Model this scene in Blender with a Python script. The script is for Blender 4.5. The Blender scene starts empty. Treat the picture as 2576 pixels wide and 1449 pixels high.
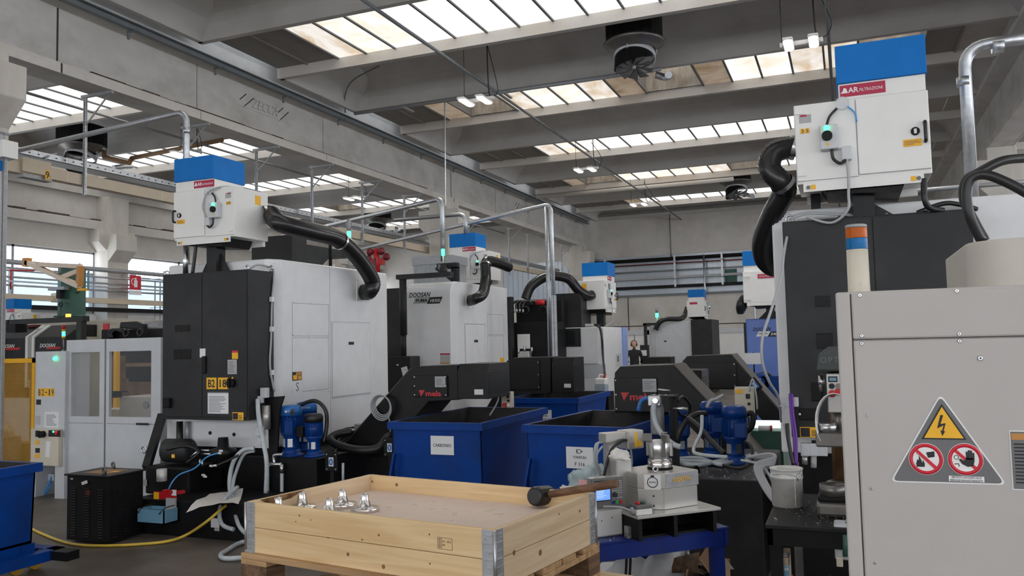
import bpy, bmesh, math, random
from mathutils import Vector, Matrix
random.seed(7)
scene = bpy.context.scene
COL = scene.collection
# ---------------------------------------------------------------- camera
F_PX, IMG_W, IMG_H = 2090.0, 2576, 1449
YAW, PITCH, ROLL = math.radians(21.9), math.atan(137 / 2090.0), math.radians(1.35)
CAM = Vector((0, 0, 1.75))
_f = Vector((-math.sin(YAW) * math.cos(PITCH), math.cos(YAW) * math.cos(PITCH), math.sin(PITCH)))
_r = Vector((math.cos(YAW), math.sin(YAW), 0)); _u = _r.cross(_f)
CR = _r * math.cos(ROLL) - _u * math.sin(ROLL); CU = _u * math.cos(ROLL) + _r * math.sin(ROLL)
cd = bpy.data.cameras.new('camera'); cam = bpy.data.objects.new('camera', cd); COL.objects.link(cam)
cd.sensor_width = 36; cd.sensor_fit = 'HORIZONTAL'; cd.lens = 36 * F_PX / IMG_W; cd.clip_start = 0.05; cd.clip_end = 200
M = Matrix((CR, CU, -_f)).transposed().to_4x4(); M.translation = CAM; cam.matrix_world = M
scene.camera = cam
# ---------------------------------------------------------------- world, lights, exposure
vs = scene.view_settings
vs.view_transform = 'Standard'; vs.look = 'None'; vs.gamma = 1; vs.use_curve_mapping = False; vs.exposure = 0.25
SKY_E, WIN_E, LED_E = 1.05, 5.0, 14.0
world = bpy.data.worlds.new('world'); scene.world = world; world.use_nodes = True
bg = world.node_tree.nodes['Background']; bg.inputs[0].default_value = (0.82, 0.9, 1, 1); bg.inputs[1].default_value = 1.0

# ---------------------------------------------------------------- surveying helpers: photo measurement -> point on a real plane
def _ray(x, y): return _f + CR * ((x - IMG_W / 2) / F_PX) + CU * ((IMG_H / 2 - y) / F_PX)
def PX(x, y, X): d = _ray(x, y); return CAM + d * ((X - CAM.x) / d.x)
def PY(x, y, Y): d = _ray(x, y); return CAM + d * ((Y - CAM.y) / d.y)
def PZ(x, y, Z): d = _ray(x, y); return CAM + d * ((Z - CAM.z) / d.z)
V = lambda *a: Vector(a)

# ---------------------------------------------------------------- materials
MATS = {}
def mat(name, col, rough=0.5, metal=0.0, var=0.06, scale=6.0, bump=0.0, bscale=60.0, emit=None, estr=0.0, alpha=None, trans=0.0, spec=0.5, coat=0.0, dirt=None, dirt_amt=0.3, dirt_scale=2.0, stretch=None):
    if name in MATS: return MATS[name]
    m = bpy.data.materials.new(name); m.use_nodes = True; nt = m.node_tree; N = nt.nodes; L = nt.links
    b = N['Principled BSDF']
    b.inputs['Roughness'].default_value = rough; b.inputs['Metallic'].default_value = metal
    b.inputs['Specular IOR Level'].default_value = spec; b.inputs['Coat Weight'].default_value = coat
    b.inputs['Transmission Weight'].default_value = trans
    c4 = (*col, 1); b.inputs['Base Color'].default_value = c4
    tc = N.new('ShaderNodeTexCoord'); mp = N.new('ShaderNodeMapping'); L.new(tc.outputs['Object'], mp.inputs[0])
    if stretch: mp.inputs['Scale'].default_value = stretch
    out = None
    if var:
        n = N.new('ShaderNodeTexNoise'); n.inputs['Scale'].default_value = scale; n.inputs['Detail'].default_value = 5
        L.new(mp.outputs[0], n.inputs['Vector'])
        r = N.new('ShaderNodeValToRGB'); L.new(n.outputs[0], r.inputs[0])
        r.color_ramp.elements[0].position = 0.3; r.color_ramp.elements[1].position = 0.7
        r.color_ramp.elements[0].color = (*[max(0, c * (1 - var)) for c in col], 1)
        r.color_ramp.elements[1].color = (*[min(1, c * (1 + var)) for c in col], 1)
        out = r.outputs[0]
    if dirt:
        n2 = N.new('ShaderNodeTexNoise'); n2.inputs['Scale'].default_value = dirt_scale; n2.inputs['Detail'].default_value = 8; n2.inputs['Roughness'].default_value = 0.65
        L.new(mp.outputs[0], n2.inputs['Vector'])
        r2 = N.new('ShaderNodeValToRGB'); L.new(n2.outputs[0], r2.inputs[0])
        r2.color_ramp.elements[0].position = 0.48; r2.color_ramp.elements[1].position = 0.72
        r2.color_ramp.elements[0].color = (0, 0, 0, 1); r2.color_ramp.elements[1].color = (dirt_amt,) * 3 + (1,)
        mx = N.new('ShaderNodeMix'); mx.data_type = 'RGBA'
        L.new(r2.outputs[0], mx.inputs[0])
        if out: L.new(out, mx.inputs[6])
        else: mx.inputs[6].default_value = c4
        mx.inputs[7].default_value = (*dirt, 1); out = mx.outputs[2]
    if out: L.new(out, b.inputs['Base Color'])
    if emit:
        b.inputs['Emission Color'].default_value = (*emit, 1); b.inputs['Emission Strength'].default_value = estr
        m['emits'] = 1
    if bump:
        nb = N.new('ShaderNodeTexNoise'); nb.inputs['Scale'].default_value = bscale; nb.inputs['Detail'].default_value = 4; L.new(mp.outputs[0], nb.inputs['Vector'])
        bp = N.new('ShaderNodeBump'); bp.inputs['Strength'].default_value = bump; bp.inputs['Distance'].default_value = 0.01
        L.new(nb.outputs[0], bp.inputs['Height']); L.new(bp.outputs[0], b.inputs['Normal'])
    if alpha is not None: b.inputs['Alpha'].default_value = alpha
    MATS[name] = m; return m

def skymat(name, base, stain, amt, strength, stretch=(1, 1, 1)):
    """translucent daylight panel: weathered sheet glowing with the sky behind it"""
    m = bpy.data.materials.new(name); m.use_nodes = True; nt = m.node_tree; N = nt.nodes; L = nt.links
    b = N['Principled BSDF']; b.inputs['Roughness'].default_value = 0.6
    tc = N.new('ShaderNodeTexCoord'); mp = N.new('ShaderNodeMapping'); mp.inputs['Scale'].default_value = stretch; L.new(tc.outputs['Object'], mp.inputs[0])
    oi = N.new('ShaderNodeObjectInfo'); mu = N.new('ShaderNodeMath'); mu.operation = 'MULTIPLY'; mu.inputs[1].default_value = 37.0; L.new(oi.outputs['Random'], mu.inputs[0]); L.new(mu.outputs[0], mp.inputs['Location'])
    n = N.new('ShaderNodeTexNoise'); n.inputs['Scale'].default_value = 1.6; n.inputs['Detail'].default_value = 7; n.inputs['Roughness'].default_value = 0.6; n.inputs['Distortion'].default_value = 0.6
    L.new(mp.outputs[0], n.inputs['Vector'])
    r = N.new('ShaderNodeValToRGB'); L.new(n.outputs[0], r.inputs[0])
    r.color_ramp.elements[0].position = 0.42; r.color_ramp.elements[0].color = (*base, 1)
    r.color_ramp.elements[1].position = 0.8 - 0.25 * amt; r.color_ramp.elements[1].color = (*stain, 1)
    L.new(r.outputs[0], b.inputs['Emission Color']); L.new(r.outputs[0], b.inputs['Base Color'])
    b.inputs['Emission Strength'].default_value = strength
    MATS[name] = m; return m

def wood(name, c0, c1, axis='x', scale=1.0, knots=True):
    m = bpy.data.materials.new(name); m.use_nodes = True; nt = m.node_tree; N = nt.nodes; L = nt.links
    b = N['Principled BSDF']; b.inputs['Roughness'].default_value = 0.65; b.inputs['Specular IOR Level'].default_value = 0.25
    tc = N.new('ShaderNodeTexCoord'); mp = N.new('ShaderNodeMapping'); L.new(tc.outputs['Object'], mp.inputs[0])
    s = {'x': (0.9, 14, 14), 'y': (14, 0.9, 14), 'z': (14, 14, 0.9)}[axis]
    mp.inputs['Scale'].default_value = [a * scale for a in s]
    oi = N.new('ShaderNodeObjectInfo'); L.new(oi.outputs['Random'], mp.inputs['Location'])
    n = N.new('ShaderNodeTexNoise'); n.inputs['Scale'].default_value = 1.7; n.inputs['Detail'].default_value = 9; n.inputs['Distortion'].default_value = 1.1; L.new(mp.outputs[0], n.inputs['Vector'])
    r = N.new('ShaderNodeValToRGB'); L.new(n.outputs[0], r.inputs[0])
    r.color_ramp.elements[0].position = 0.32; r.color_ramp.elements[0].color = (*c0, 1)
    r.color_ramp.elements[1].position = 0.66; r.color_ramp.elements[1].color = (*c1, 1)
    L.new(r.outputs[0], b.inputs['Base Color'])
    MATS[name] = m; return m

white = mat('machine white paint', (0.73, 0.735, 0.75), 0.42, var=0.03, dirt=(0.45, 0.45, 0.44), dirt_amt=0.2)
mat('light grey paint', (0.56, 0.58, 0.61), 0.45, var=0.03, dirt=(0.36, 0.36, 0.36), dirt_amt=0.25)
mat('filter white', (0.78, 0.775, 0.76), 0.4, var=0.02, dirt=(0.6, 0.58, 0.55), dirt_amt=0.15)
mat('filter blue', (0.002, 0.16, 0.52), 0.45, var=0.04, spec=0.2)
mat('charcoal paint', (0.024, 0.0245, 0.026), 0.5, spec=0.25, var=0.1, dirt=(0.06, 0.06, 0.062), dirt_amt=0.35)
mat('conveyor black', (0.0115, 0.0115, 0.012), 0.45, spec=0.25, var=0.12, dirt=(0.04, 0.037, 0.034), dirt_amt=0.45)
mat('conveyor slope', (0.075, 0.068, 0.06), 0.6, var=0.12, dirt=(0.11, 0.1, 0.09), dirt_amt=0.5)
mat('black', (0.007, 0.007, 0.008), 0.5, spec=0.2, var=0.15, dirt=(0.02, 0.02, 0.02), dirt_amt=0.5)
mat('black rubber', (0.011, 0.011, 0.012), 0.42, var=0.1)
mat('hose black', (0.013, 0.013, 0.014), 0.3, var=0.05)
mat('bin blue', (0.0, 0.042, 0.25), 0.45, spec=0.18, var=0.1, scale=4, dirt=(0.01, 0.02, 0.06), dirt_amt=0.55, dirt_scale=2.5)
mat('bin inside', (0.022, 0.022, 0.024), 0.6, spec=0.2, var=0.2, dirt=(0.08, 0.07, 0.06), dirt_amt=0.6)
mat('steel', (0.62, 0.63, 0.65), 0.28, 1.0, var=0.08)
mat('galvanised', (0.5, 0.52, 0.55), 0.42, 1.0, var=0.14, scale=25)
mat('galv dull', (0.36, 0.37, 0.385), 0.55, 0.5, var=0.12, scale=25)
mat('polished steel', (0.72, 0.7, 0.69), 0.22, 1.0, var=0.03)
mat('aluminium', (0.5, 0.49, 0.47), 0.36, 0.75, var=0.05)
mat('concrete beam', (0.56, 0.545, 0.52), 0.85, var=0.07, scale=3, bump=0.12, bscale=40, dirt=(0.24, 0.21, 0.18), dirt_amt=0.45, dirt_scale=1.3, stretch=(1, 0.6, 1))
mat('concrete vault', (0.5, 0.485, 0.465), 0.9, var=0.06, scale=1.5, bump=0.08, bscale=30, dirt=(0.25, 0.23, 0.21), dirt_amt=0.35, dirt_scale=0.7)
mat('concrete lip', (0.62, 0.595, 0.56), 0.85, var=0.05, dirt=(0.42, 0.32, 0.24), dirt_amt=0.4, dirt_scale=1.5, stretch=(0.5, 1, 1))  # paler concrete; on the trough rims it stands in for skylight
mat('concrete wall', (0.58, 0.555, 0.52), 0.88, var=0.06, scale=1.2, dirt=(0.34, 0.3, 0.26), dirt_amt=0.4, dirt_scale=0.9)
mat('column concrete', (0.6, 0.575, 0.53), 0.85, var=0.06, scale=2, dirt=(0.36, 0.3, 0.24), dirt_amt=0.5, dirt_scale=1.5, stretch=(1, 1, 0.25))
mat('crack', (0.06, 0.05, 0.045), 0.9)
mat('stain and shade', (0.075, 0.05, 0.038), 0.9, var=0.4, scale=8)  # dark brown for stains, also for the gap shadow painted on the beam
mat('roof panel', (0.26, 0.25, 0.235), 0.8, var=0.05, dirt=(0.17, 0.14, 0.11), dirt_amt=0.5)
mat('roof panel pale', (0.5, 0.475, 0.44), 0.8, var=0.05, dirt=(0.4, 0.31, 0.22), dirt_amt=0.5)
mat('channel grey', (0.16, 0.175, 0.185), 0.55, var=0.08)
mat('insulation', (0.62, 0.57, 0.5), 0.8, var=0.1, scale=5, dirt=(0.3, 0.18, 0.09), dirt_amt=0.7, dirt_scale=3.0, bump=0.8, bscale=9, stretch=(2.5, 1, 0.6))
mat('busbar beige', (0.56, 0.475, 0.365), 0.5, var=0.04)
mat('cream', (0.6, 0.55, 0.45), 0.45, var=0.04, dirt=(0.4, 0.34, 0.25), dirt_amt=0.4)
mat('cream grey', (0.5, 0.47, 0.42), 0.5, var=0.03, dirt=(0.38, 0.33, 0.26), dirt_amt=0.35)
mat('warm grey paint', (0.44, 0.415, 0.398), 0.5, var=0.02, dirt=(0.37, 0.35, 0.34), dirt_amt=0.25, bump=0.04, bscale=400)
mat('yellow', (0.85, 0.45, 0.015), 0.5, var=0.05)
mat('guard yellow', (0.6, 0.33, 0.04), 0.5, var=0.08)
mat('red', (0.5, 0.012, 0.018), 0.4, var=0.05)
mat('dark red', (0.16, 0.01, 0.014), 0.5, var=0.05)
mat('ar red', (0.42, 0.008, 0.055), 0.4, var=0.02)
mat('sign red', (0.58, 0.01, 0.03), 0.4, var=0.02)
mat('paper', (0.74, 0.745, 0.76), 0.7, var=0.02)
mat('paper grey', (0.42, 0.42, 0.43), 0.7, var=0.06)
mat('ink', (0.012, 0.012, 0.014), 0.6, var=0)
mat('ink grey', (0.2, 0.2, 0.22), 0.6, var=0)
mat('print white', (0.8, 0.8, 0.8), 0.5, var=0)
mat('sign grey', (0.14, 0.14, 0.143), 0.45, var=0.02)
mat('pump blue', (0.003, 0.042, 0.22), 0.32, var=0.08, spec=0.3)
mat('pump blue light', (0.02, 0.14, 0.45), 0.35, var=0.05)
mat('cable grey', (0.4, 0.41, 0.43), 0.5, var=0.05)
mat('hose clear', (0.46, 0.5, 0.53), 0.28, var=0.12, scale=18)
mat('air blue', (0.05, 0.3, 0.72), 0.35, var=0.03)
mat('box blue', (0.16, 0.34, 0.48), 0.45, var=0.06, dirt=(0.1, 0.18, 0.25), dirt_amt=0.4)
mat('hose yellow', (0.72, 0.5, 0.06), 0.45, var=0.06)
mat('purple', (0.14, 0.03, 0.33), 0.4, var=0.02)
mat('bronze', (0.2, 0.115, 0.055), 0.35, 0.8, var=0.25, scale=10)
mat('oily steel', (0.2, 0.19, 0.18), 0.4, 0.8, var=0.2)
mat('doosan blue', (0.115, 0.2, 0.56), 0.4, var=0.02)
mat('stripe blue', (0.25, 0.36, 0.75), 0.4, var=0.02)
mat('green machine', (0.035, 0.115, 0.085), 0.5, var=0.1, dirt=(0.02, 0.04, 0.03), dirt_amt=0.4)
mat('crane orange', (0.5, 0.22, 0.05), 0.5, var=0.06)
mat('crane pale', (0.68, 0.56, 0.45), 0.5, var=0.05)
mat('cladding', (0.37, 0.405, 0.45), 0.32, 0.75, var=0.05, scale=0.5)
mat('skin', (0.5, 0.27, 0.19), 0.5, var=0.04)
mat('shirt black', (0.012, 0.012, 0.014), 0.85, var=0.1)
mat('cardboard', (0.36, 0.225, 0.125), 0.85, var=0.06, dirt=(0.22, 0.13, 0.07), dirt_amt=0.3)
mat('cardboard pale', (0.5, 0.4, 0.3), 0.85, var=0.06)
mat('cloth blue', (0.4, 0.5, 0.53), 0.9, var=0.1, scale=30)
mat('cloth pink', (0.66, 0.36, 0.37), 0.9, var=0.1, scale=30)
mat('cloth white', (0.7, 0.68, 0.65), 0.9, var=0.06, scale=30)
mat('fibreboard', (0.76, 0.62, 0.54), 0.85, var=0.04, scale=20, dirt=(0.6, 0.48, 0.41), dirt_amt=0.3, dirt_scale=5)
mat('table blue', (0.003, 0.022, 0.2), 0.35, spec=0.3, var=0.12, dirt=(0.03, 0.035, 0.08), dirt_amt=0.6, dirt_scale=4)
mat('mallet wood', (0.12, 0.055, 0.03), 0.6, var=0.35, scale=9, stretch=(1, 6, 6), dirt=(0.3, 0.17, 0.08), dirt_amt=0.6, dirt_scale=5)
mat('tin', (0.74, 0.73, 0.7), 0.45, 0.2, var=0.1, scale=8, dirt=(0.28, 0.2, 0.14), dirt_amt=0.55, dirt_scale=3)
mat('shavings', (0.66, 0.67, 0.69), 0.25, 1.0, var=0.1)
mat('drill green', (0.045, 0.055, 0.055), 0.45, var=0.06)
mat('glass dark', (0.012, 0.014, 0.016), 0.12, var=0.3, scale=3)
mat('clear plastic', (0.75, 0.78, 0.8), 0.15, alpha=0.35, var=0)
mat('pane', (0.5, 0.53, 0.56), 0.08, alpha=0.07, var=0, spec=0.08)
mat('guard ochre', (0.36, 0.24, 0.14), 0.6, var=0.25, scale=2.5, dirt=(0.16, 0.1, 0.06), dirt_amt=0.7, dirt_scale=2)
mat('guard brown', (0.15, 0.085, 0.04), 0.7, var=0.4, scale=3, dirt=(0.04, 0.03, 0.02), dirt_amt=0.7, dirt_scale=2.5)
mat('amber lens', (0.42, 0.085, 0.002), 0.3, var=0.25, scale=40, spec=0.15)
mat('blue lens', (0.001, 0.12, 0.33), 0.3, var=0.25, scale=40, spec=0.15)
mat('tower ivory', (0.62, 0.58, 0.48), 0.35, var=0.02, dirt=(0.2, 0.17, 0.13), dirt_amt=0.35, dirt_scale=9)
mat('lamp green', (0.05, 0.5, 0.25), 0.3, emit=(0.05, 1, 0.35), estr=3.5)
mat('lamp orange', (0.7, 0.2, 0.02), 0.3, emit=(1, 0.3, 0.03), estr=3.0)
mat('lamp red', (0.7, 0.02, 0.02), 0.3, emit=(1, 0.05, 0.03), estr=1.2)
mat('led', (0.9, 0.9, 0.9), 0.3, emit=(1, 0.98, 0.94), estr=LED_E)
mat('lcd', (0.1, 0.2, 0.5), 0.3, emit=(0.16, 0.34, 0.95), estr=0.8)
mat('lcd text', (0.4, 0.55, 0.9), 0.3, emit=(0.45, 0.6, 1.0), estr=0.9)
mat('machine glow', (0.7, 0.8, 0.8), 0.4, emit=(0.75, 0.95, 0.95), estr=1.4)
mat('coolant', (0.35, 0.42, 0.5), 0.2, var=0.02)
mat('sky pale', (0.85, 0.9, 1.0), 0.6, emit=(0.93, 0.96, 1.0), estr=WIN_E)
mat('window far', (0.3, 0.5, 0.75), 0.5, emit=(0.62, 0.8, 1.0), estr=WIN_E * 0.2)
skymat('sky clean', (0.9, 0.89, 0.87), (0.84, 0.79, 0.71), 0.2, SKY_E)
skymat('sky stained', (0.92, 0.88, 0.82), (0.66, 0.5, 0.33), 0.6, SKY_E * 0.72, (1.3, 0.7, 1))
skymat('sky brown', (0.5, 0.4, 0.3), (0.32, 0.22, 0.13), 0.6, SKY_E * 0.38)
skymat('sky dirty', (0.92, 0.89, 0.84), (0.8, 0.68, 0.53), 0.4, SKY_E * 0.88)
wood('pine long', (0.62, 0.42, 0.215), (0.74, 0.55, 0.32), 'x')
wood('pine short', (0.6, 0.44, 0.27), (0.73, 0.58, 0.4), 'y')
wood('pallet wood', (0.3, 0.175, 0.085), (0.52, 0.34, 0.18), 'x')
wood('pallet dark', (0.06, 0.036, 0.022), (0.2, 0.12, 0.07), 'y')
wood('pallet pale', (0.56, 0.41, 0.235), (0.72, 0.57, 0.37), 'x')
def floor_mat():
    m = bpy.data.materials.new('workshop floor'); m.use_nodes = True; nt = m.node_tree; N = nt.nodes; L = nt.links; b = N['Principled BSDF']
    tc = N.new('ShaderNodeTexCoord')
    n = N.new('ShaderNodeTexNoise'); n.inputs['Scale'].default_value = 1.1; n.inputs['Detail'].default_value = 9; n.inputs['Roughness'].default_value = 0.68; L.new(tc.outputs['Object'], n.inputs[0])
    r = N.new('ShaderNodeValToRGB'); L.new(n.outputs[0], r.inputs[0]); e = r.color_ramp.elements
    e[0].position = 0.3; e[0].color = (0.06, 0.05, 0.043, 1); e[1].position = 0.7; e[1].color = (0.19, 0.158, 0.134, 1)
    n2 = N.new('ShaderNodeTexNoise'); n2.inputs['Scale'].default_value = 0.5; n2.inputs['Detail'].default_value = 3; L.new(tc.outputs['Object'], n2.inputs[0])
    r2 = N.new('ShaderNodeValToRGB'); L.new(n2.outputs[0], r2.inputs[0]); r2.color_ramp.elements[0].color = (0.3,) * 3 + (1,); r2.color_ramp.elements[1].color = (0.65,) * 3 + (1,)
    L.new(r.outputs[0], b.inputs['Base Color']); L.new(r2.outputs[0], b.inputs['Roughness'])
    MATS['floor'] = m
floor_mat()

# ---------------------------------------------------------------- mesh helpers
def catmull(pts, k=6, closed=False):
    pts = [Vector(p) for p in pts]; out = []; n = len(pts)
    if n < 3: return pts
    for i in range(n - 1):
        p0 = pts[max(i - 1, 0)]; p1 = pts[i]; p2 = pts[i + 1]; p3 = pts[min(i + 2, n - 1)]
        for j in range(k):
            t = j / k; t2 = t * t; t3 = t2 * t
            out.append(0.5 * ((2 * p1) + (p2 - p0) * t + (2 * p0 - 5 * p1 + 4 * p2 - p3) * t2 + (3 * p1 - p0 - 3 * p2 + p3) * t3))
    out.append(pts[-1]); return out
def frame(d):
    d = Vector(d).normalized(); a = Vector((0, 0, 1)) if abs(d.z) < 0.9 else Vector((1, 0, 0))
    x = a.cross(d).normalized(); return x, d.cross(x), d
STUFF = {'slots', 'perforations', 'printed_lines', 'louvres', 'shavings', 'keypad_keys', 'foam_lining', 'cables', 'fine_wires', 'mesh_wires', 'seams', 'cooling_fins', 'wall_joint', 'ledge_grime', 'seam_stain_shade', 'stays', 'suspension', 'scratches', 'pictogram'}
class MB:
    def __init__(s): s.v = []; s.f = []; s.sm = []
    def add(s, vs, fs, smooth=False):
        o = len(s.v); s.v += [Vector(p) for p in vs]; s.f += [[o + i for i in f] for f in fs]; s.sm += [smooth] * len(fs); return s
    def box(s, x0, x1, y0, y1, z0, z1):
        x0, x1 = sorted((x0, x1)); y0, y1 = sorted((y0, y1)); z0, z1 = sorted((z0, z1))
        return s.add([(x0, y0, z0), (x1, y0, z0), (x1, y1, z0), (x0, y1, z0), (x0, y0, z1), (x1, y0, z1), (x1, y1, z1), (x0, y1, z1)],
                     [(0, 3, 2, 1), (4, 5, 6, 7), (0, 1, 5, 4), (1, 2, 6, 5), (2, 3, 7, 6), (3, 0, 4, 7)])
    def obox(s, c, size, ax=None):
        """oriented box: ax = (x, y, z) direction vectors"""
        ax = ax or (V(1, 0, 0), V(0, 1, 0), V(0, 0, 1)); c = Vector(c); h = [q / 2 for q in size]; vs = []
        for k in (-1, 1):
            for (i, j) in ((-1, -1), (1, -1), (1, 1), (-1, 1)): vs.append(c + ax[0] * (i * h[0]) + ax[1] * (j * h[1]) + ax[2] * (k * h[2]))
        return s.add(vs, [(0, 3, 2, 1), (4, 5, 6, 7), (0, 1, 5, 4), (1, 2, 6, 5), (2, 3, 7, 6), (3, 0, 4, 7)])
    def bar(s, p0, p1, w, h, up=(0, 0, 1)):
        p0 = Vector(p0); p1 = Vector(p1); d = p1 - p0; z = d.normalized(); u = Vector(up)
        if abs(u.dot(z)) > 0.95: u = Vector((1, 0, 0))
        x = u.cross(z).normalized(); y = z.cross(x)
        return s.obox((p0 + p1) / 2, (w, h, d.length), (x, y, z))
    def prism(s, poly, axis, a, b):
        def mk(p, t): return {'x': (t, p[0], p[1]), 'y': (p[0], t, p[1]), 'z': (p[0], p[1], t)}[axis]
        n = len(poly); vs = [mk(p, a) for p in poly] + [mk(p, b) for p in poly]
        fs = [tuple(range(n)), tuple(range(2 * n - 1, n - 1, -1))] + [(i, n + i, n + (i + 1) % n, (i + 1) % n) for i in range(n)]
        return s.add(vs, fs)
    def cyl(s, p0, p1, r0, r1=None, n=16, cap=True, smooth=True):
        r1 = r0 if r1 is None else r1; p0 = Vector(p0); p1 = Vector(p1); x, y, d = frame(p1 - p0)
        vs = []
        for p, r in ((p0, r0), (p1, r1)):
            for i in range(n): a = 2 * math.pi * i / n; vs.append(p + x * (r * math.cos(a)) + y * (r * math.sin(a)))
        s.add(vs, [(i, (i + 1) % n, n + (i + 1) % n, n + i) for i in range(n)], smooth)
        if cap: s.add(vs[:n], [tuple(range(n - 1, -1, -1))]); s.add(vs[n:], [tuple(range(n))])
        return s
    def tube(s, pts, r, n=8, k=6, rib=0.0, pitch=0.02, cap=True):
        P = catmull(pts, k)
        if rib:
            L = [0]
            for i in range(1, len(P)): L.append(L[-1] + (P[i] - P[i - 1]).length)
            m = max(4, int(L[-1] / pitch) * 2); Q = []; j = 0
            for i in range(m + 1):
                t = L[-1] * i / m
                while j < len(L) - 2 and L[j + 1] < t: j += 1
                w = (t - L[j]) / max(1e-9, L[j + 1] - L[j]); Q.append(P[j].lerp(P[j + 1], w))
            P = Q
        rs = r if isinstance(r, (list, tuple)) else None
        vs = []; fs = []; x = None; m = len(P)
        for i, p in enumerate(P):
            d = (P[min(i + 1, m - 1)] - P[max(i - 1, 0)])
            if d.length < 1e-9: d = Vector((0, 0, 1))
            d.normalize()
            if x is None: x = frame(d)[0]
            x = (x - d * x.dot(d)); x = x.normalized() if x.length > 1e-6 else frame(d)[0]
            y = d.cross(x)
            rr = (rs[0] + (rs[1] - rs[0]) * i / (m - 1)) if rs else r
            if rib and i % 2: rr -= rib
            for q in range(n): a = 2 * math.pi * q / n; vs.append(p + x * (rr * math.cos(a)) + y * (rr * math.sin(a)))
        for i in range(m - 1):
            for q in range(n): fs.append((i * n + q, i * n + (q + 1) % n, (i + 1) * n + (q + 1) % n, (i + 1) * n + q))
        s.add(vs, fs, True)
        if cap: s.add(vs[:n], [tuple(range(n - 1, -1, -1))]); s.add(vs[-n:], [tuple(range(n))])
        return s
    def lathe(s, prof, c, axis=(0, 0, 1), n=24, cap=True, smooth=True, sx=1.0):
        x, y, d = frame(axis); c = Vector(c); vs = []; m = len(prof)
        if abs(Vector(axis).normalized().z) > 0.99: x, y = Vector((1, 0, 0)), Vector((0, 1, 0)) * (1 if axis[2] > 0 else -1)
        for r, h in prof:
            for i in range(n): a = 2 * math.pi * i / n; vs.append(c + d * h + x * (r * math.cos(a) * sx) + y * (r * math.sin(a)))
        fs = [(j * n + i, j * n + (i + 1) % n, (j + 1) * n + (i + 1) % n, (j + 1) * n + i) for j in range(m - 1) for i in range(n)]
        s.add(vs, fs, smooth)
        if cap: s.add(vs[:n], [tuple(range(n - 1, -1, -1))]); s.add(vs[-n:], [tuple(range(n))])
        return s
    def torus(s, c, axis, R, r, n=24, m=8):
        prof = [(R + r * math.cos(2 * math.pi * i / m), r * math.sin(2 * math.pi * i / m)) for i in range(m + 1)]
        return s.lathe(prof, c, axis, n, cap=False)
    def ball(s, c, r, n=12, sc=(1, 1, 1)):
        prof = [(max(1e-4, math.sin(math.pi * i / n)), -math.cos(math.pi * i / n)) for i in range(n + 1)]; c = Vector(c); o = len(s.v)
        s.lathe(prof, (0, 0, 0), (0, 0, 1), n * 2, cap=False)
        for i in range(o, len(s.v)): p = s.v[i]; s.v[i] = Vector((c.x + p.x * r * sc[0], c.y + p.y * r * sc[1], c.z + p.z * r * sc[2]))
        return s
    def loft(s, rings, cap=True, smooth=True):
        n = len(rings[0]); vs = [Vector(p) for r in rings for p in r]
        fs = [(j * n + i, j * n + (i + 1) % n, (j + 1) * n + (i + 1) % n, (j + 1) * n + i) for j in range(len(rings) - 1) for i in range(n)]
        s.add(vs, fs, smooth)
        if cap: s.add(rings[0], [tuple(range(n - 1, -1, -1))]); s.add(rings[-1], [tuple(range(n))])
        return s
    def build(s, name, m, parent=None, bevel=0.0, seg=2, flip=None):
        off = Vector((0, 0, 0)); p = parent
        if parent is not None and not parent.get('_l'):
            q = parent
            while q is not None: off += q.location; q = q.parent
        kindstuff = name in STUFF
        me = bpy.data.meshes.new(name); me.from_pydata([tuple(v - off) for v in s.v], [], s.f)
        me.polygons.foreach_set('use_smooth', s.sm)
        bm = bmesh.new(); bm.from_mesh(me); bmesh.ops.remove_doubles(bm, verts=bm.verts, dist=1e-6); bmesh.ops.recalc_face_normals(bm, faces=bm.faces); bm.to_mesh(me); bm.free()
        me.materials.append(MATS[m] if isinstance(m, str) else m)
        o = bpy.data.objects.new(name, me); COL.objects.link(o)
        if kindstuff: o['kind'] = 'stuff'
        if parent is not None:
            o.parent = parent
            if parent.get('_l'): o['_l'] = 1
        if bevel:
            b = o.modifiers.new('edge', 'BEVEL'); b.width = bevel; b.segments = seg; b.limit_method = 'ANGLE'; b.angle_limit = math.radians(40)
        return o
def tag(o, label, cat, group=None):
    o['label'] = label; o['category'] = cat
    if group: o['group'] = group
    return o
def struct(o): o['kind'] = 'structure'; return o
def thing(name, label, cat, loc, rz=0.0, group=None, local=False):
    o = bpy.data.objects.new(name, None); COL.objects.link(o); o.location = loc; o.rotation_euler = (0, 0, rz); o.empty_display_size = 0.1
    if local: o['_l'] = 1
    return tag(o, label, cat, group)
def copy_tree(o, parent=None):
    c = o.copy(); COL.objects.link(c)
    if parent is not None: c.parent = parent
    for ch in [x for x in bpy.data.objects if x.parent == o and x != c]: copy_tree(ch, c)
    return c
FRONT = (V(1, 0, 0), V(0, 0, 1))       # text axes on a face that looks to -Y
SIDE = (V(0, 1, 0), V(0, 0, 1))        # on a face that looks to +X
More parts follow.
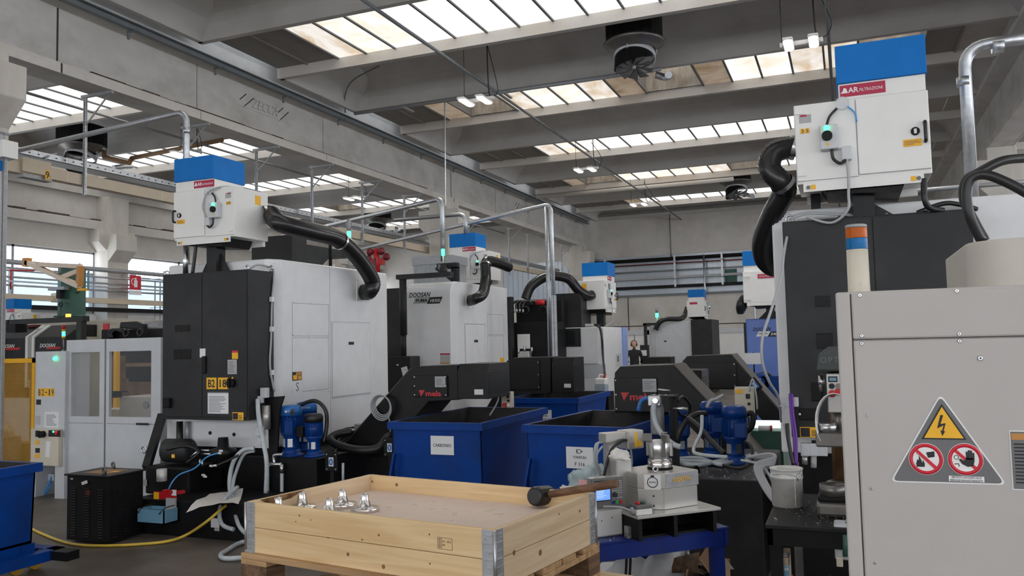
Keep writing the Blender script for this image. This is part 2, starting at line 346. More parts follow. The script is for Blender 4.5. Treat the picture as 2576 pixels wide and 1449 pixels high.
def lettering(txt, c, axes, m, parent, h=None, w=None, name='lettering', shear=0.0, bold=0.0, depth=0.0015, align='CENTER', spacing=1.0):
    cu = bpy.data.curves.new(name, 'FONT'); cu.body = txt; cu.size = 1; cu.shear = shear; cu.offset = bold; cu.extrude = 0.01; cu.align_x = align; cu.space_character = spacing; cu.resolution_u = 2; cu.space_line = 0.85
    ob = bpy.data.objects.new('tmp', cu); COL.objects.link(ob)
    me = bpy.data.meshes.new_from_object(ob.evaluated_get(bpy.context.evaluated_depsgraph_get())); bpy.data.objects.remove(ob); bpy.data.curves.remove(cu)
    xs = [v.co.x for v in me.vertices]; ys = [v.co.y for v in me.vertices]
    cx, cy = (max(xs) + min(xs)) / 2, (max(ys) + min(ys)) / 2; W, H = max(xs) - min(xs), max(ys) - min(ys)
    sy = (h / H) if h else w / W; sx = (w / W) if w else sy
    R, U = axes; Nn = R.cross(U); off = Vector((0, 0, 0)); q = parent
    if not parent.get('_l'):
        while q is not None: off += q.location; q = q.parent
    c = Vector(c) - off
    for v in me.vertices: v.co = c + R * ((v.co.x - cx) * sx) + U * ((v.co.y - cy) * sy) + Nn * (depth if v.co.z > 0 else 0.0)
    me.materials.clear(); me.materials.append(MATS[m]); me.name = name
    o = bpy.data.objects.new(name, me); COL.objects.link(o); o.parent = parent
    if parent.get('_l'): o['_l'] = 1
    return o
def plate(c, axes, w, h, m, parent, t=0.003, name='sticker', bevel=0.0):
    R, U = axes; Nn = R.cross(U); mb = MB(); mb.obox(Vector(c) + Nn * (t / 2), (w, h, t), (R, U, Nn)); return mb.build(name, m, parent, bevel)
def lines(c, axes, w, h, n, m, parent, t=0.0012, name='printed_lines'):
    """rows of fine print as thin raised strips on a label"""
    R, U = axes; Nn = R.cross(U); mb = MB()
    for i in range(n):
        ww = w * random.uniform(0.55, 1.0); y = h * (0.5 - (i + 0.5) / n)
        mb.obox(Vector(c) + U * y - R * ((w - ww) / 2) + Nn * (t / 2), (ww, h / n * 0.42, t), (R, U, Nn))
    return mb.build(name, m, parent)
def bolts(pts, axis, r, m, parent, name='bolt'):
    for p in pts:
        mb = MB(); mb.lathe([(r, 0), (r, r * 0.5), (r * 0.5, r * 0.9)], p, axis, 8); mb.build(name, m, parent)
def simple(name, label, cat, mb, m, group=None, bevel=0.0):
    """a thing that is one mesh, its origin put at its base"""
    xs = [v.x for v in mb.v]; ys = [v.y for v in mb.v]; zs = [v.z for v in mb.v]
    c = V((min(xs) + max(xs)) / 2, (min(ys) + max(ys)) / 2, min(zs)); mb.v = [v - c for v in mb.v]
    o = mb.build(name, m, None, bevel); o.location = c; return tag(o, label, cat, group)
# ================================================================ THE HALL
mb = MB(); mb.box(-22.4, 14, -13, 37, -0.2, 0); struct(mb.build('floor', 'floor'))
# floor slab joints
# ---- roof: inverted concrete troughs on long beams, translucent sheets in the gaps between them
ceiling = bpy.data.objects.new('ceiling', None); COL.objects.link(ceiling); struct(ceiling); ceiling.location = (0, 0, 7.1)
ZB, ZT, VW, PER = 7.155, 7.36, 2.85, 4.97
def vault_profile(L):
    inner = [(0.12, ZB)]
    for i in range(1, 16):
        t = i / 16; a = math.pi * t; inner.append((VW / 2 - (VW / 2 - 0.12) * math.copysign(abs(math.cos(a)) ** 0.75, math.cos(a)), ZB + 0.78 * math.sin(a) ** 0.62))
    inner.append((VW - 0.12, ZB))
    pts = [(0, ZB)] + inner + [(VW, ZB), (VW, 7.45), (VW - 0.3, 8.05), (0.3, 8.05), (0, 7.45)]
    return [(L + y, z) for y, z in pts]
SHARED = {}
def panel(name, m, x0, x1, y0, y1, z0, t=0.025):
    key = (m, round(x1 - x0, 3), round(y1 - y0, 3), t)
    o = None
    if key in SHARED: o = bpy.data.objects.new(name, SHARED[key]); COL.objects.link(o)
    else:
        mb = MB(); mb.box(0, x1 - x0, 0, y1 - y0, 0, t); o = mb.build(name, m); SHARED[key] = o.data
    o.parent = ceiling; o.location = V(x0, y0, z0) - ceiling.location; return o
def open_shaft(x0, x1, y0, y1):
    """roof vent standing open: shaft walls lined with stained foam, daylight from the flap above"""
    b = V(0, 0, 0)
    mb = MB(); n = 14; zt = 7.98
    rows = []
    for j in range(8):
        z = ZT + (zt - ZT) * j / 7
        rows.append([V(x0 + (x1 - x0) * i / n, y1 - 0.03 - random.uniform(0, 0.05), z) for i in range(n + 1)])
    vs = [p for r in rows for p in r]; fs = [(j * (n + 1) + i, j * (n + 1) + i + 1, (j + 1) * (n + 1) + i + 1, (j + 1) * (n + 1) + i) for j in range(7) for i in range(n)]
    mb.add(vs, fs, True); mb.build('foam_lining', 'insulation', ceiling)
    mb = MB(); mb.box(x0 - 0.03, x0, y0, y1, ZT, zt); mb.box(x1, x1 + 0.03, y0, y1, ZT, zt); mb.box(x0, x1, y0 - 0.03, y0, ZT, zt); mb.box(x0, x1, y1, y1 + 0.03, ZT, zt); mb.build('vent_shaft', 'roof panel', ceiling)
    mb = MB(); mb.box(x0 - 0.03, x1 + 0.03, y0, y1 + 0.03, zt, zt + 0.02); mb.build('vent_flap', 'sky dirty', ceiling)
def bay(x0, x1, lip0, krange, rows, k_see):
    for k in krange:
        L = lip0 + PER * k
        mb = MB(); mb.prism(vault_profile(L), 'x', x0, x1)
        for e, s in ((x0, 1), (x1, -1)): mb.prism([(e, ZB), (e + s * 0.1, ZB), (e + s * 0.3, 7.5), (e + s * 0.62, 7.8), (e + s * 0.7, 8.0), (e, 8.0)], 'y', L + 0.06, L + VW - 0.06)
        mb.build('roof_trough', 'concrete vault', ceiling)
        mb = MB(); mb.box(x0, x1, L - 0.015, L + 0.01, ZB - 0.004, ZT + 0.02); mb.build('lit_trough_lip', 'concrete lip', ceiling)  # strip puts the skylight on the rim face into a paler colour
        y0, y1 = L - (PER - VW), L - 0.015
        if k not in k_see:
            mb = MB(); mb.box(x0 + 1.6, x1 - 1.6, y0, y1, ZT, ZT + 0.02); mb.build('skylight_panel', 'sky clean', ceiling)
            mb = MB(); mb.box(x0, x0 + 1.6, y0, y1, ZT, ZT + 0.02); mb.box(x1 - 1.6, x1, y0, y1, ZT, ZT + 0.02); mb.build('roof_panel', 'roof panel', ceiling)
            continue
        x = x0; seq = rows[k]
        for m, w, n in seq:
            for i in range(n):
                xe = min(x + w, x1)
                if m == 'open': open_shaft(x, xe, y0, y1)
                else: panel('skylight_panel' if m.startswith('sky') else 'roof_panel', m, x + 0.012, xe - 0.012, y0, y1, ZT)
                if x > x0: panel('glazing_bar', 'channel grey' if m.startswith('sky') else 'roof panel', x - 0.02, x + 0.02, y0, y1, ZT - 0.03, 0.03)
                x = xe
        if x < x1 - 0.05: panel('roof_panel', 'roof panel pale', x, x1, y0, y1, ZT)
T, S, D, B, O, G = 'sky clean', 'sky stained', 'sky dirty', 'sky brown', 'roof panel', 'roof panel pale'
w = 0.632
ROWS_R = {0: [(O, 0.725, 2), (S, w, 1), (D, w, 2), (T, w, 9), (D, w, 4), (G, w, 1)],
          1: [(O, 0.7, 2), (B, 0.65, 1), ('open', 1.2, 1), (S, w, 1), (D, w, 2), (S, w, 1), (B, w, 1), ('open', 1.27, 1), (B, w, 1), (D, w, 2), (S, w, 2), ('open', 1.2, 1), (O, 0.6, 1), (G, 0.9, 2)],
          2: [(O, 0.76, 3), (S, w, 1), (D, w, 1), (T, w, 11), (G, 1.2, 2)],
          3: [(O, 0.7, 2), (B, 0.6, 1), ('open', 1.25, 1), (D, w, 5), (S, w, 1), ('open', 1.2, 1), (T, w, 4), (O, 0.5, 1), (G, 0.9, 2)],
          4: [(O, 0.76, 3), (B, w, 1), (T, w, 13), (G, 1.2, 2)]}
ROWS_L = {k: [(D, 0.625, 1), (T, 0.625, 15)] for k in range(0, 5)}
ROWS_L[3] = [(T, 0.625, 4), ('open', 1.25, 1), (T, 0.625, 10)]
bay(-10.4, 3.1, 13.5, range(-5, 5), ROWS_R, range(0, 5))
bay(-21.75, -11.45, 14.05, range(-5, 5), ROWS_L, range(0, 5))
bay(3.85, 13.5, 13.5, range(-5, 5), {}, [])
for x0, x1 in ((-10.4, 3.1), (-21.75, -11.45), (3.85, 13.5)):
    mb = MB(); mb.box(x0, x1, -14.0, -11.3, 7.3, 7.4); mb.box(x0, x1, 35.9, 37, 7.3, 7.4); mb.build('roof_edge', 'roof panel', ceiling)
# ---- long beams on columns
def long_beam(xc, name, label_joints, deco):
    s = xc
    pr = [(s - 0.265, 6.0), (s + 0.265, 6.0), (s + 0.265, 6.155), (s + 0.17, 6.165), (s + 0.17, 7.03), (s + 0.5, 7.1), (s + 0.5, 7.9), (s - 0.5, 7.9), (s - 0.5, 7.1), (s - 0.17, 7.03), (s - 0.17, 6.165), (s - 0.265, 6.155)]
    mb = MB(); mb.prism(pr, 'y', -13, 36.2); o = struct(mb.build(name, 'concrete beam'))
    xf = s + 0.265
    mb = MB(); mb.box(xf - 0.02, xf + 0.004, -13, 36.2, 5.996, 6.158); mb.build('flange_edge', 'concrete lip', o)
    for y in label_joints:
        jw = 0.016 if y < 9 or 22 < y < 23 else 0.004
        mb = MB(); mb.box(s + 0.165, s + 0.174, y - jw, y + jw, 6.17, 7.03); mb.box(s + 0.255, s + 0.271, y - jw, y + jw, 6.0, 6.15); mb.build('joint', 'crack', o)
    if deco:
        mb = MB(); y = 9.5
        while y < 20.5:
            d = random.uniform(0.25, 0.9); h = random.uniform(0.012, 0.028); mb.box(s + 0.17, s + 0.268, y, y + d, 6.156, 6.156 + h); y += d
        mb.build('seam_stain_shade', 'stain and shade', o)  # strips paint the stain line and gap shadow above the flange
        for yb in (13.05, 27.8):
            for t, dy, hh in (('ZECCA', 0.78, 0.17),): lettering(t, (s + 0.17, yb + dy, 6.73), SIDE, 'concrete beam', o, h=hh * 1.2, w=0.82, shear=0.35, bold=0.01, depth=0.03, name='cast_lettering')
            for dy, dz, l in ((0.12, 6.78, 0.16), (0.28, 6.7, 0.26), (1.3, 6.8, 0.16), (1.42, 6.7, 0.26)):
                mb = MB(); mb.bar((s + 0.172, yb + dy - l * 0.6, dz - l / 2), (s + 0.172, yb + dy + l * 0.6, dz + l / 2), 0.018, 0.012, (1, 0, 0)); mb.build('cast_stripe', 'crack', o)
            mb = MB(); mb.box(s + 0.16, s + 0.182, yb, yb + 1.6, 6.575, 6.59); mb.build('cast_border', 'concrete beam', o)
    return o
beam1 = long_beam(-11.165, 'long_beam', (8.96, 11.9, 15.9, 22.56, 26.0), True)
beam2 = long_beam(3.48, 'long_beam', (18, 24), False)
beam3 = MB(); beam3.box(-22.0, -21.5, -13, 36.2, 6.6, 7.9); struct(beam3.build('wall_beam', 'concrete beam'))
def column(x, y, name='column', d=0.8):
    mb = MB(); yy = y
    mb.prism([(x - 0.32, 0), (x + 0.32, 0), (x + 0.32, 4.88), (x + 0.66, 5.25), (x + 0.66, 5.72), (x + 0.3, 5.72), (x + 0.3, 6.0), (x - 0.3, 6.0), (x - 0.3, 5.72), (x - 0.66, 5.72), (x - 0.66, 5.25), (x - 0.32, 4.88)], 'y', yy, yy + d)
    return struct(mb.build(name, 'column concrete', None, 0.015))
column(-11.06, 21.8); column(-11.06, 7.25, d=0.76); column(-11.06, 35.2); column(3.48, 21.8); column(3.48, 7.25)
# steel channel along the foot of the troughs with its angle brackets
gut = thing('steel_channel', 'long grey steel channel running along the top of the concrete beam', 'channel', (-10.65, 20, 7.0))
mb = MB(); mb.box(-10.66, -10.645, 2, 35.8, 6.99, 7.115); mb.box(-10.66, -10.56, 2, 35.8, 6.985, 7.0); mb.box(-10.66, -10.56, 2, 35.8, 7.1, 7.115); mb.build('channel', 'channel grey', gut)
y = 10.05
while y < 35:
    mb = MB(); mb.box(-10.72, -10.5, y - 0.02, y + 0.02, 6.97, 6.99); mb.box(-10.73, -10.70, y - 0.02, y + 0.02, 6.86, 6.99); mb.build('bracket', 'channel grey', gut); y += 2.02
# ---- outer walls
def wallbox(name, m, *b): mb = MB(); mb.box(*b); return struct(mb.build(name, m))
wl = wallbox('wall_left', 'concrete wall', -22.3, -21.7, -13, 36.8, 0, 2.95)
mb = MB(); mb.box(-22.3, -21.7, -13, 36.8, 4.86, 7.3); mb.box(-21.7, -21.4, -13, 36.2, 5.55, 5.82); mb.build('upper_wall', 'concrete wall', wl)
mb = MB(); y = 11.0
while y < 27: d = random.uniform(0.2, 0.8); mb.box(-21.7, -21.5, y, y + d, 5.82, 5.82 + random.uniform(0.03, 0.1)); y += d + 0.03
mb.build('ledge_grime', 'stain and shade', wl)
for i, yy in enumerate((-11, -2, 7.4, 19.15, 31.0)):
    mb = MB(); mb.box(-21.7, -21.2, yy, yy + 0.8, 0, 6.6); mb.prism([(-21.2, 4.55), (-20.85, 4.9), (-20.85, 5.4), (-21.2, 5.4)], 'y', yy, yy + 0.8); mb.prism([(yy, 4.9), (yy - 0.3, 5.15), (yy - 0.3, 5.55), (yy + 1.1, 5.55), (yy + 1.1, 5.15), (yy + 0.8, 4.9)], 'x', -21.7, -21.25)
    struct(mb.build('column', 'column concrete', None, 0.012))
for i, (a, b) in enumerate(((8.2, 19.15), (19.95, 31.0), (-1.2, 7.4), (31.8, 36.2))):
    mb = MB(); mb.box(-21.98, -21.94, a, b, 2.95, 4.86)
    n = max(1, int(round((b - a) / 2.74))); win = None
    mb = MB(); yy = a
    for j in range(n + 1):
        yy = a + (b - a) * j / n; mb.box(-21.9, -21.78, yy - 0.04, yy + 0.04, 2.95, 4.86)
    mb.box(-21.9, -21.78, a, b, 2.95, 3.02); mb.box(-21.9, -21.78, a, b, 4.8, 4.86); mb.box(-21.9, -21.8, a, b, 4.16, 4.21)
    win = struct(mb.build('window_%d' % (i + 1), 'galv dull'))
    for j in range(n):
        c = a + (b - a) * j / n; e = a + (b - a) * (j + 1) / n
        mb = MB(); mb.box(-21.97, -21.95, c + 0.04, e - 0.04, 4.21, 4.8); mb.build('upper_pane', 'sky pale', win)
        k = 6
        for q in range(k):
            mb = MB(); mb.box(-21.97, -21.95, c + 0.04 + (e - c - 0.08) * q / k + 0.012, c + 0.04 + (e - c - 0.08) * (q + 1) / k - 0.012, 3.02, 4.16); mb.build('frosted_pane', 'window far', win)
for a, b in ((-13, -1.2), (7.4, 8.2), (19.15, 19.95), (31.0, 31.8)):
    mb = MB(); mb.box(-22.3, -21.7, a, b, 2.95, 4.86); mb.build('pier', 'concrete wall', wl)
mb = MB(); mb.box(-21.7, -21.66, 8.2, 36, 1.0, 2.9); mb.build('painted_dado', 'filter white', wl)
wf = wallbox('wall_far', 'concrete wall', -22.3, 14, 36.2, 36.8, 0, 3.7)
mb = MB(); mb.box(-22.3, -15.0, 36.2, 36.8, 3.7, 8); mb.box(-15.0, 14, 36.2, 36.8, 5.42, 8); mb.build('upper_wall', 'concrete wall', wf)
mb = MB()
for x in [-21 + 1.9 * i for i in range(5)] + [-12.2, -9.0, -5.9, -2.8, 0.4]: mb.box(x - 0.02, x + 0.02, 36.19, 36.2, 0, 3.62)
mb.box(-22, 6, 36.188, 36.2, 2.32, 2.36); mb.build('wall_joint', 'crack', wf)
mb = MB(); mb.box(-15.0, 14, 36.12, 36.2, 3.62, 3.72); mb.build('sill_rail', 'channel grey', wf)
x = -15.0; i = 0; sh = None
while x < 3.5:
    if sh is None:
        mb = MB(); mb.box(0, 0.235, 0, 0.05, 3.7, 5.42); mb.box(0.228, 0.25, -0.02, 0.05, 3.7, 5.42); o = mb.build('cladding_sheet', 'cladding'); sh = o.data
    else: o = bpy.data.objects.new('cladding_sheet', sh); COL.objects.link(o)
    o.parent = wf; o.location = (x, 36.22, 0); x += 0.25
mb = MB(); mb.box(3.5, 14, 36.2, 36.5, 3.7, 5.42); mb.build('upper_wall', 'concrete wall', wf)
mb = MB(); mb.box(-4.75, -4.25, 36.19, 36.22, 4.05, 4.65); mb.build('vent_pane', 'green machine', wf)
for q, (a, b) in enumerate(((-9.4, -8.1), (-5.35, -2.6))):
    mb = MB(); mb.box(a, a + 0.22, 36.1, 36.2, 0, 2.15); mb.box(b - 0.22, b, 36.1, 36.2, 0, 2.15); mb.box(a, b, 36.1, 36.2, 1.95, 2.15); d = struct(mb.build('door_%d' % (q + 1), 'light grey paint'))
    mb = MB(); mb.box(a + 0.22, b - 0.22, 36.15, 36.2, 0, 1.95); mb.build('door_leaf', 'filter white', d)
    mb = MB(); mb.box((a + b) / 2 - 0.012, (a + b) / 2 + 0.012, 36.14, 36.15, 0, 1.95); mb.build('leaf_gap', 'crack', d)
# right and back walls out of view; glowing window bands added as side light
wr = wallbox('wall_right', 'concrete wall', 13.5, 14, -13, 36.8, 0, 2.6)
mb = MB(); mb.box(13.5, 14, -13, 36.8, 5.2, 8); mb.build('upper_wall', 'concrete wall', wr)
wb = wallbox('wall_back', 'concrete wall', -22.3, 14, -13.5, -13, 0, 2.6)
mb = MB(); mb.box(-22.3, 14, -13.5, -13, 5.2, 8); mb.build('upper_wall', 'concrete wall', wb)
for i in range(12):
    mb = MB(); a = -12.9 + 4.1 * i; mb.box(13.7, 13.75, a, a + 3.95, 2.6, 5.2); win = struct(mb.build('window_%d' % (5 + i), 'sky pale'))  # unseen glowing pane, added to light the hall from the right
    mb = MB(); mb.box(13.55, 13.7, a + 3.95, a + 4.1, 2.6, 5.2); mb.box(13.6, 13.7, a, a + 3.95, 3.85, 3.92); mb.build('frame', 'galv dull', win)
for i in range(9):
    mb = MB(); a = -22 + 4 * i; mb.box(a, a + 3.85, -13.3, -13.25, 2.6, 5.2); win = struct(mb.build('window_%d' % (17 + i), 'sky pale'))  # unseen glowing pane, added to light the machine fronts
    mb = MB(); mb.box(a + 3.85, a + 4, -13.25, -13.1, 2.6, 5.2); mb.box(a, a + 3.85, -13.25, -13.15, 3.85, 3.92); mb.build('frame', 'galv dull', win)
# ---- service pipes on the far wall
def pipe(name, label, pts, r, m, cat='pipe', k=1, n=8, group=None):
    mb = MB()
    P = [Vector(p) for p in pts]
    if k > 1: mb.tube(P, r, n, k)
    else:
        for a, b in zip(P, P[1:]): mb.cyl(a, b, r, n=n)
        for p in P[1:-1]: mb.ball(p, r * 1.02, 6)
    return simple(name, label, cat, mb, m, group)
pipe('wall_pipe', 'thick black insulated pipe high along the far wall cladding', [(-10.55, 35.9, 5.22), (4, 35.9, 5.22)], 0.075, 'black')
pipe('wall_pipe', 'thin red pipe along the far wall below the black pipe', [(-10.55, 35.95, 5.02), (4, 35.95, 5.02)], 0.025, 'dark red')
pipe('wall_pipe', 'thin grey pipe along the far wall above the steel cable duct', [(-10.55, 35.95, 4.72), (4, 35.95, 4.72)], 0.03, 'galvanised')
mb = MB(); mb.box(-10.55, 4, 35.85, 35.98, 4.36, 4.46); simple('cable_duct', 'flat grey steel cable duct along the far wall', 'cable duct', mb, 'galv dull')
mb = MB(); mb.box(-10.55, 4, 35.9, 36.0, 3.95, 4.08); simple('bus_duct', 'black bus duct along the far wall under the steel duct', 'bus duct', mb, 'black')
for i, x in enumerate((-9.9, -6.8, -4.8)):
    mb = MB(); mb.box(x - 0.04, x + 0.04, 35.78, 35.84, 3.98, 5.35); mb.box(x - 0.035, x + 0.035, 35.78, 36.2, 4.3, 4.34); mb.box(x - 0.035, x + 0.035, 35.78, 36.2, 5.05, 5.08); simple('pipe_bracket', 'upright slotted steel bracket holding pipes on the far wall', 'bracket', mb, 'galvanised', 'pipe brackets on the far wall')
for i, (x, m) in enumerate(((-5.55, 'galvanised'), (-3.55, 'galvanised'))):
    pipe('drop_pipe', 'slim vertical conduit dropping from far wall ducts ' + ('beside the small filter unit' if i == 0 else 'behind the blue machine'), [(x, 35.8, 2.6 if i == 0 else 0.0), (x, 35.8, 5.3)], 0.04, m)
pipe('drop_pipe', 'slim conduit running down the bare concrete of the far wall', [(-7.0, 36.1, 7.2), (-7.0, 36.1, 5.3)], 0.025, 'channel grey')
# ---- service runs on the left wall
for z, r, m, lab in ((4.25, 0.07, 'galv dull', 'thick grey compressed air main across the left wall windows'), (4.02, 0.028, 'galvanised', 'thin steel pipe under the grey air main on the left wall'), (3.84, 0.03, 'galv dull', 'thin grey pipe across the middle of the left windows'), (3.62, 0.03, 'galvanised', 'lowest thin steel pipe above the beige bus duct on the left wall')):
    pipe('wall_pipe', lab, [(-20.95, 9.5, z), (-20.95, 30.5, z)], r, m)
mb = MB(); mb.box(-20.98, -20.82, 9.5, 30.5, 3.7, 3.74); simple('cable_ladder', 'narrow steel cable ladder across the left wall windows', 'cable ladder', mb, 'galvanised')
bb = thing('bus_duct', 'beige bus duct running along the left wall under the windows', 'bus duct', (-20.9, 20, 3.2))
mb = MB(); mb.box(-20.98, -20.86, 9.5, 30.5, 3.22, 3.38); mb.build('duct', 'busbar beige', bb)
for yy in (14.1, 17.0, 22.2):
    mb = MB(); mb.box(-21.0, -20.75, yy, yy + 0.9, 3.2, 3.46); mb.build('tap_box', 'busbar beige', bb, 0.01); mb = MB(); mb.box(-20.752, -20.745, yy + 0.7, yy + 0.85, 3.3, 3.44); mb.build('number_sticker', 'yellow', bb)
mb = MB(); mb.box(-21.2, -20.9, 9.5, 30.5, 2.98, 3.1); simple('cable_trunking', 'black cable trunking on the left wall below the beige bus duct', 'cable trunking', mb, 'black')
for i, yy in enumerate((15.0, 18.0, 21.3, 24.5)):
    mb = MB(); mb.box(-21.08, -21.04, yy - 0.03, yy + 0.03, 3.12, 4.4)
    for z in (3.2, 3.69, 4.17): mb.box(-21.66, -21.0, yy - 0.025, yy + 0.025, z - 0.02, z)
    simple('pipe_bracket', 'slotted steel bracket carrying pipes across the left windows', 'bracket', mb, 'galv dull', 'pipe brackets on the left wall')
pipe('drop_pipe', 'thin red pipe rising across the left window', [(-20.9, 15.7, 3.5), (-20.9, 15.7, 4.02), (-20.9, 16.4, 4.06)], 0.02, 'red')
for i, yy in enumerate((20.9, 21.12)): pipe('drop_pipe', 'pair of thin pipes dropping down the left wall by the column', [(-21.05, yy, 0.8), (-21.05, yy, 4.0)], 0.022, 'galv dull', group='pipe pair on the left wall')
es = thing('safety_sign', 'red fire extinguisher sign standing out from the left wall', 'sign', (-20.6, 21.3, 3.7))
p = PX(341, 713, -20.6)
mb = MB(); mb.box(-20.62, -20.6, p.y - 0.22, p.y + 0.22, p.z - 0.2, p.z + 0.25); mb.build('panel', 'sign red', es)
mb = MB(); mb.box(-20.6, -20.592, p.y - 0.06, p.y + 0.07, p.z - 0.12, p.z + 0.1); mb.cyl((-20.6, p.y, p.z + 0.1), (-20.6, p.y, p.z + 0.17), 0.03, n=8); mb.torus((-20.6, p.y - 0.06, p.z + 0.05), (1, 0, 0), 0.1, 0.012, 14, 5); mb.build('pictogram', 'print white', es)
mb = MB(); mb.box(-20.62, -20.6, p.y - 0.24, p.y + 0.24, p.z - 0.36, p.z - 0.22); mb.build('caption_strip', 'paper', es)
mb = MB(); mb.box(-21.7, -20.6, p.y - 0.02, p.y + 0.02, p.z + 0.25, p.z + 0.29); mb.build('arm', 'galvanised', es)
# ================================================================ OVERHEAD SERVICES
def hanger(Y, zb, label):
    t = thing('strut_hanger', label, 'hanger', (-11.52, Y, zb), group='strut hangers under the long beam')
    mb = MB(); mb.box(-11.545, -11.495, Y - 0.004, Y + 0.004, zb, 6.0); mb.box(-11.545, -11.537, Y - 0.02, Y + 0.02, zb, 6.0); mb.box(-11.503, -11.495, Y - 0.02, Y + 0.02, zb, 6.0); mb.build('post', 'galvanised', t)
    mb = MB(); mb.box(-11.6, -10.92, Y - 0.025, Y + 0.025, 5.955, 6.0); mb.build('arm', 'galv dull', t)
    mb = MB(); mb.bar((-11.0, Y, 5.95), (-11.5, Y, 5.5), 0.025, 0.012, (0, 1, 0)); mb.build('brace', 'galv dull', t)
    mb = MB(); z = zb + 0.05
    while z < 5.9: mb.box(-11.53, -11.51, Y - 0.0055, Y - 0.004, z, z + 0.028); z += 0.055
    mb.build('slots', 'ink', t)
for Y, zb, lab in ((9.93, 4.33, 'slotted steel hanger beside the tap box numbered 9'), (12.15, 4.4, 'slotted steel hanger behind the filter unit of the machine marked B2 18'), (14.22, 4.42, 'slotted steel hanger second beyond the tap box numbered 9'), (16.2, 4.42, 'slotted steel hanger between the ribbed hose and the beam emblem'), (18.38, 4.42, 'slotted steel hanger beside the lit lamp of the left bay'), (20.6, 4.3, 'slotted steel hanger next to the corbelled concrete column'), (24.9, 4.3, 'slotted steel hanger just behind the corbelled column'), (28.45, 4.2, 'slotted steel hanger first beyond the double conduit bend'), (30.4, 4.2, 'slotted steel hanger second beyond the double conduit bend'), (32.6, 4.2, 'slotted steel hanger third beyond the double conduit bend'), (34.6, 4.2, 'slotted steel hanger closest to the far wall')):
    hanger(Y, zb, lab)
tray = thing('cable_tray', 'perforated steel cable tray hung beside the long concrete beam', 'cable tray', (-11.9, 20, 4.85))
mb = MB(); mb.box(-12.1, -11.76, 8.2, 35, 4.85, 4.858); mb.box(-12.1, -12.09, 8.2, 35, 4.85, 4.94); mb.box(-11.77, -11.76, 8.2, 35, 4.85, 4.95); mb.build('tray', 'galvanised', tray)
mb = MB(); y = 8.3
while y < 22: mb.box(-11.76, -11.758, y, y + 0.03, 4.89, 4.91); y += 0.16
mb.build('perforations', 'ink', tray)
mb = MB()
for i in range(5): mb.tube([(-12.05 + 0.06 * i, 8.3, 4.88), (-12.03 + 0.06 * i, 15, 4.885), (-12.05 + 0.06 * i, 22, 4.88), (-12.05 + 0.06 * i, 34, 4.88)], 0.02, 6, 3)
mb.build('cables', 'black rubber', tray)
bus = thing('bus_duct', 'beige overhead bus duct with number 9 tap box under the hangers', 'bus duct', (-11.64, 20, 4.48))
mb = MB(); mb.box(-11.72, -11.56, 7.9, 35, 4.5, 4.68); mb.build('duct', 'busbar beige', bus)
for y in range(9, 35, 2):
    mb = MB(); mb.box(-11.724, -11.556, y + 0.62, y + 0.64, 4.497, 4.683); mb.build('joint', 'crane pale', bus)
p0, p1 = PX(57, 412, -11.5), PX(130, 460, -11.5)
mb = MB(); mb.box(-11.74, -11.5, p0.y, p1.y, 4.52, 4.75); tb = mb.build('tap_box', 'busbar beige', bus, 0.015)
pp = PX(119, 440, -11.5); plate(pp, SIDE, 0.075, 0.15, 'yellow', tb, name='number_sticker'); lettering('9', pp + V(0.003, 0, 0), SIDE, 'ink', tb, h=0.11, bold=0.01)
mb = MB(); mb.box(-11.7, -11.55, p0.y + 0.05, p1.y + 0.05, 4.45, 4.5); mb.build('clamp_foot', 'galv dull', tb)
lettering('E31', PX(1000, 615, -11.56), SIDE, 'crane pale', bus, h=0.09, name='cast_lettering', depth=0.004)
mb = MB(); mb.tube([PX(55, 400, -11.7), PX(75, 395, -11.8), PX(88, 415, -11.65)], 0.018, 8); mb.tube([PX(108, 415, -11.65), PX(118, 395, -11.75), PX(142, 386, -11.85)], 0.018, 8); mb.build('flex_cable', 'cable grey', tb)
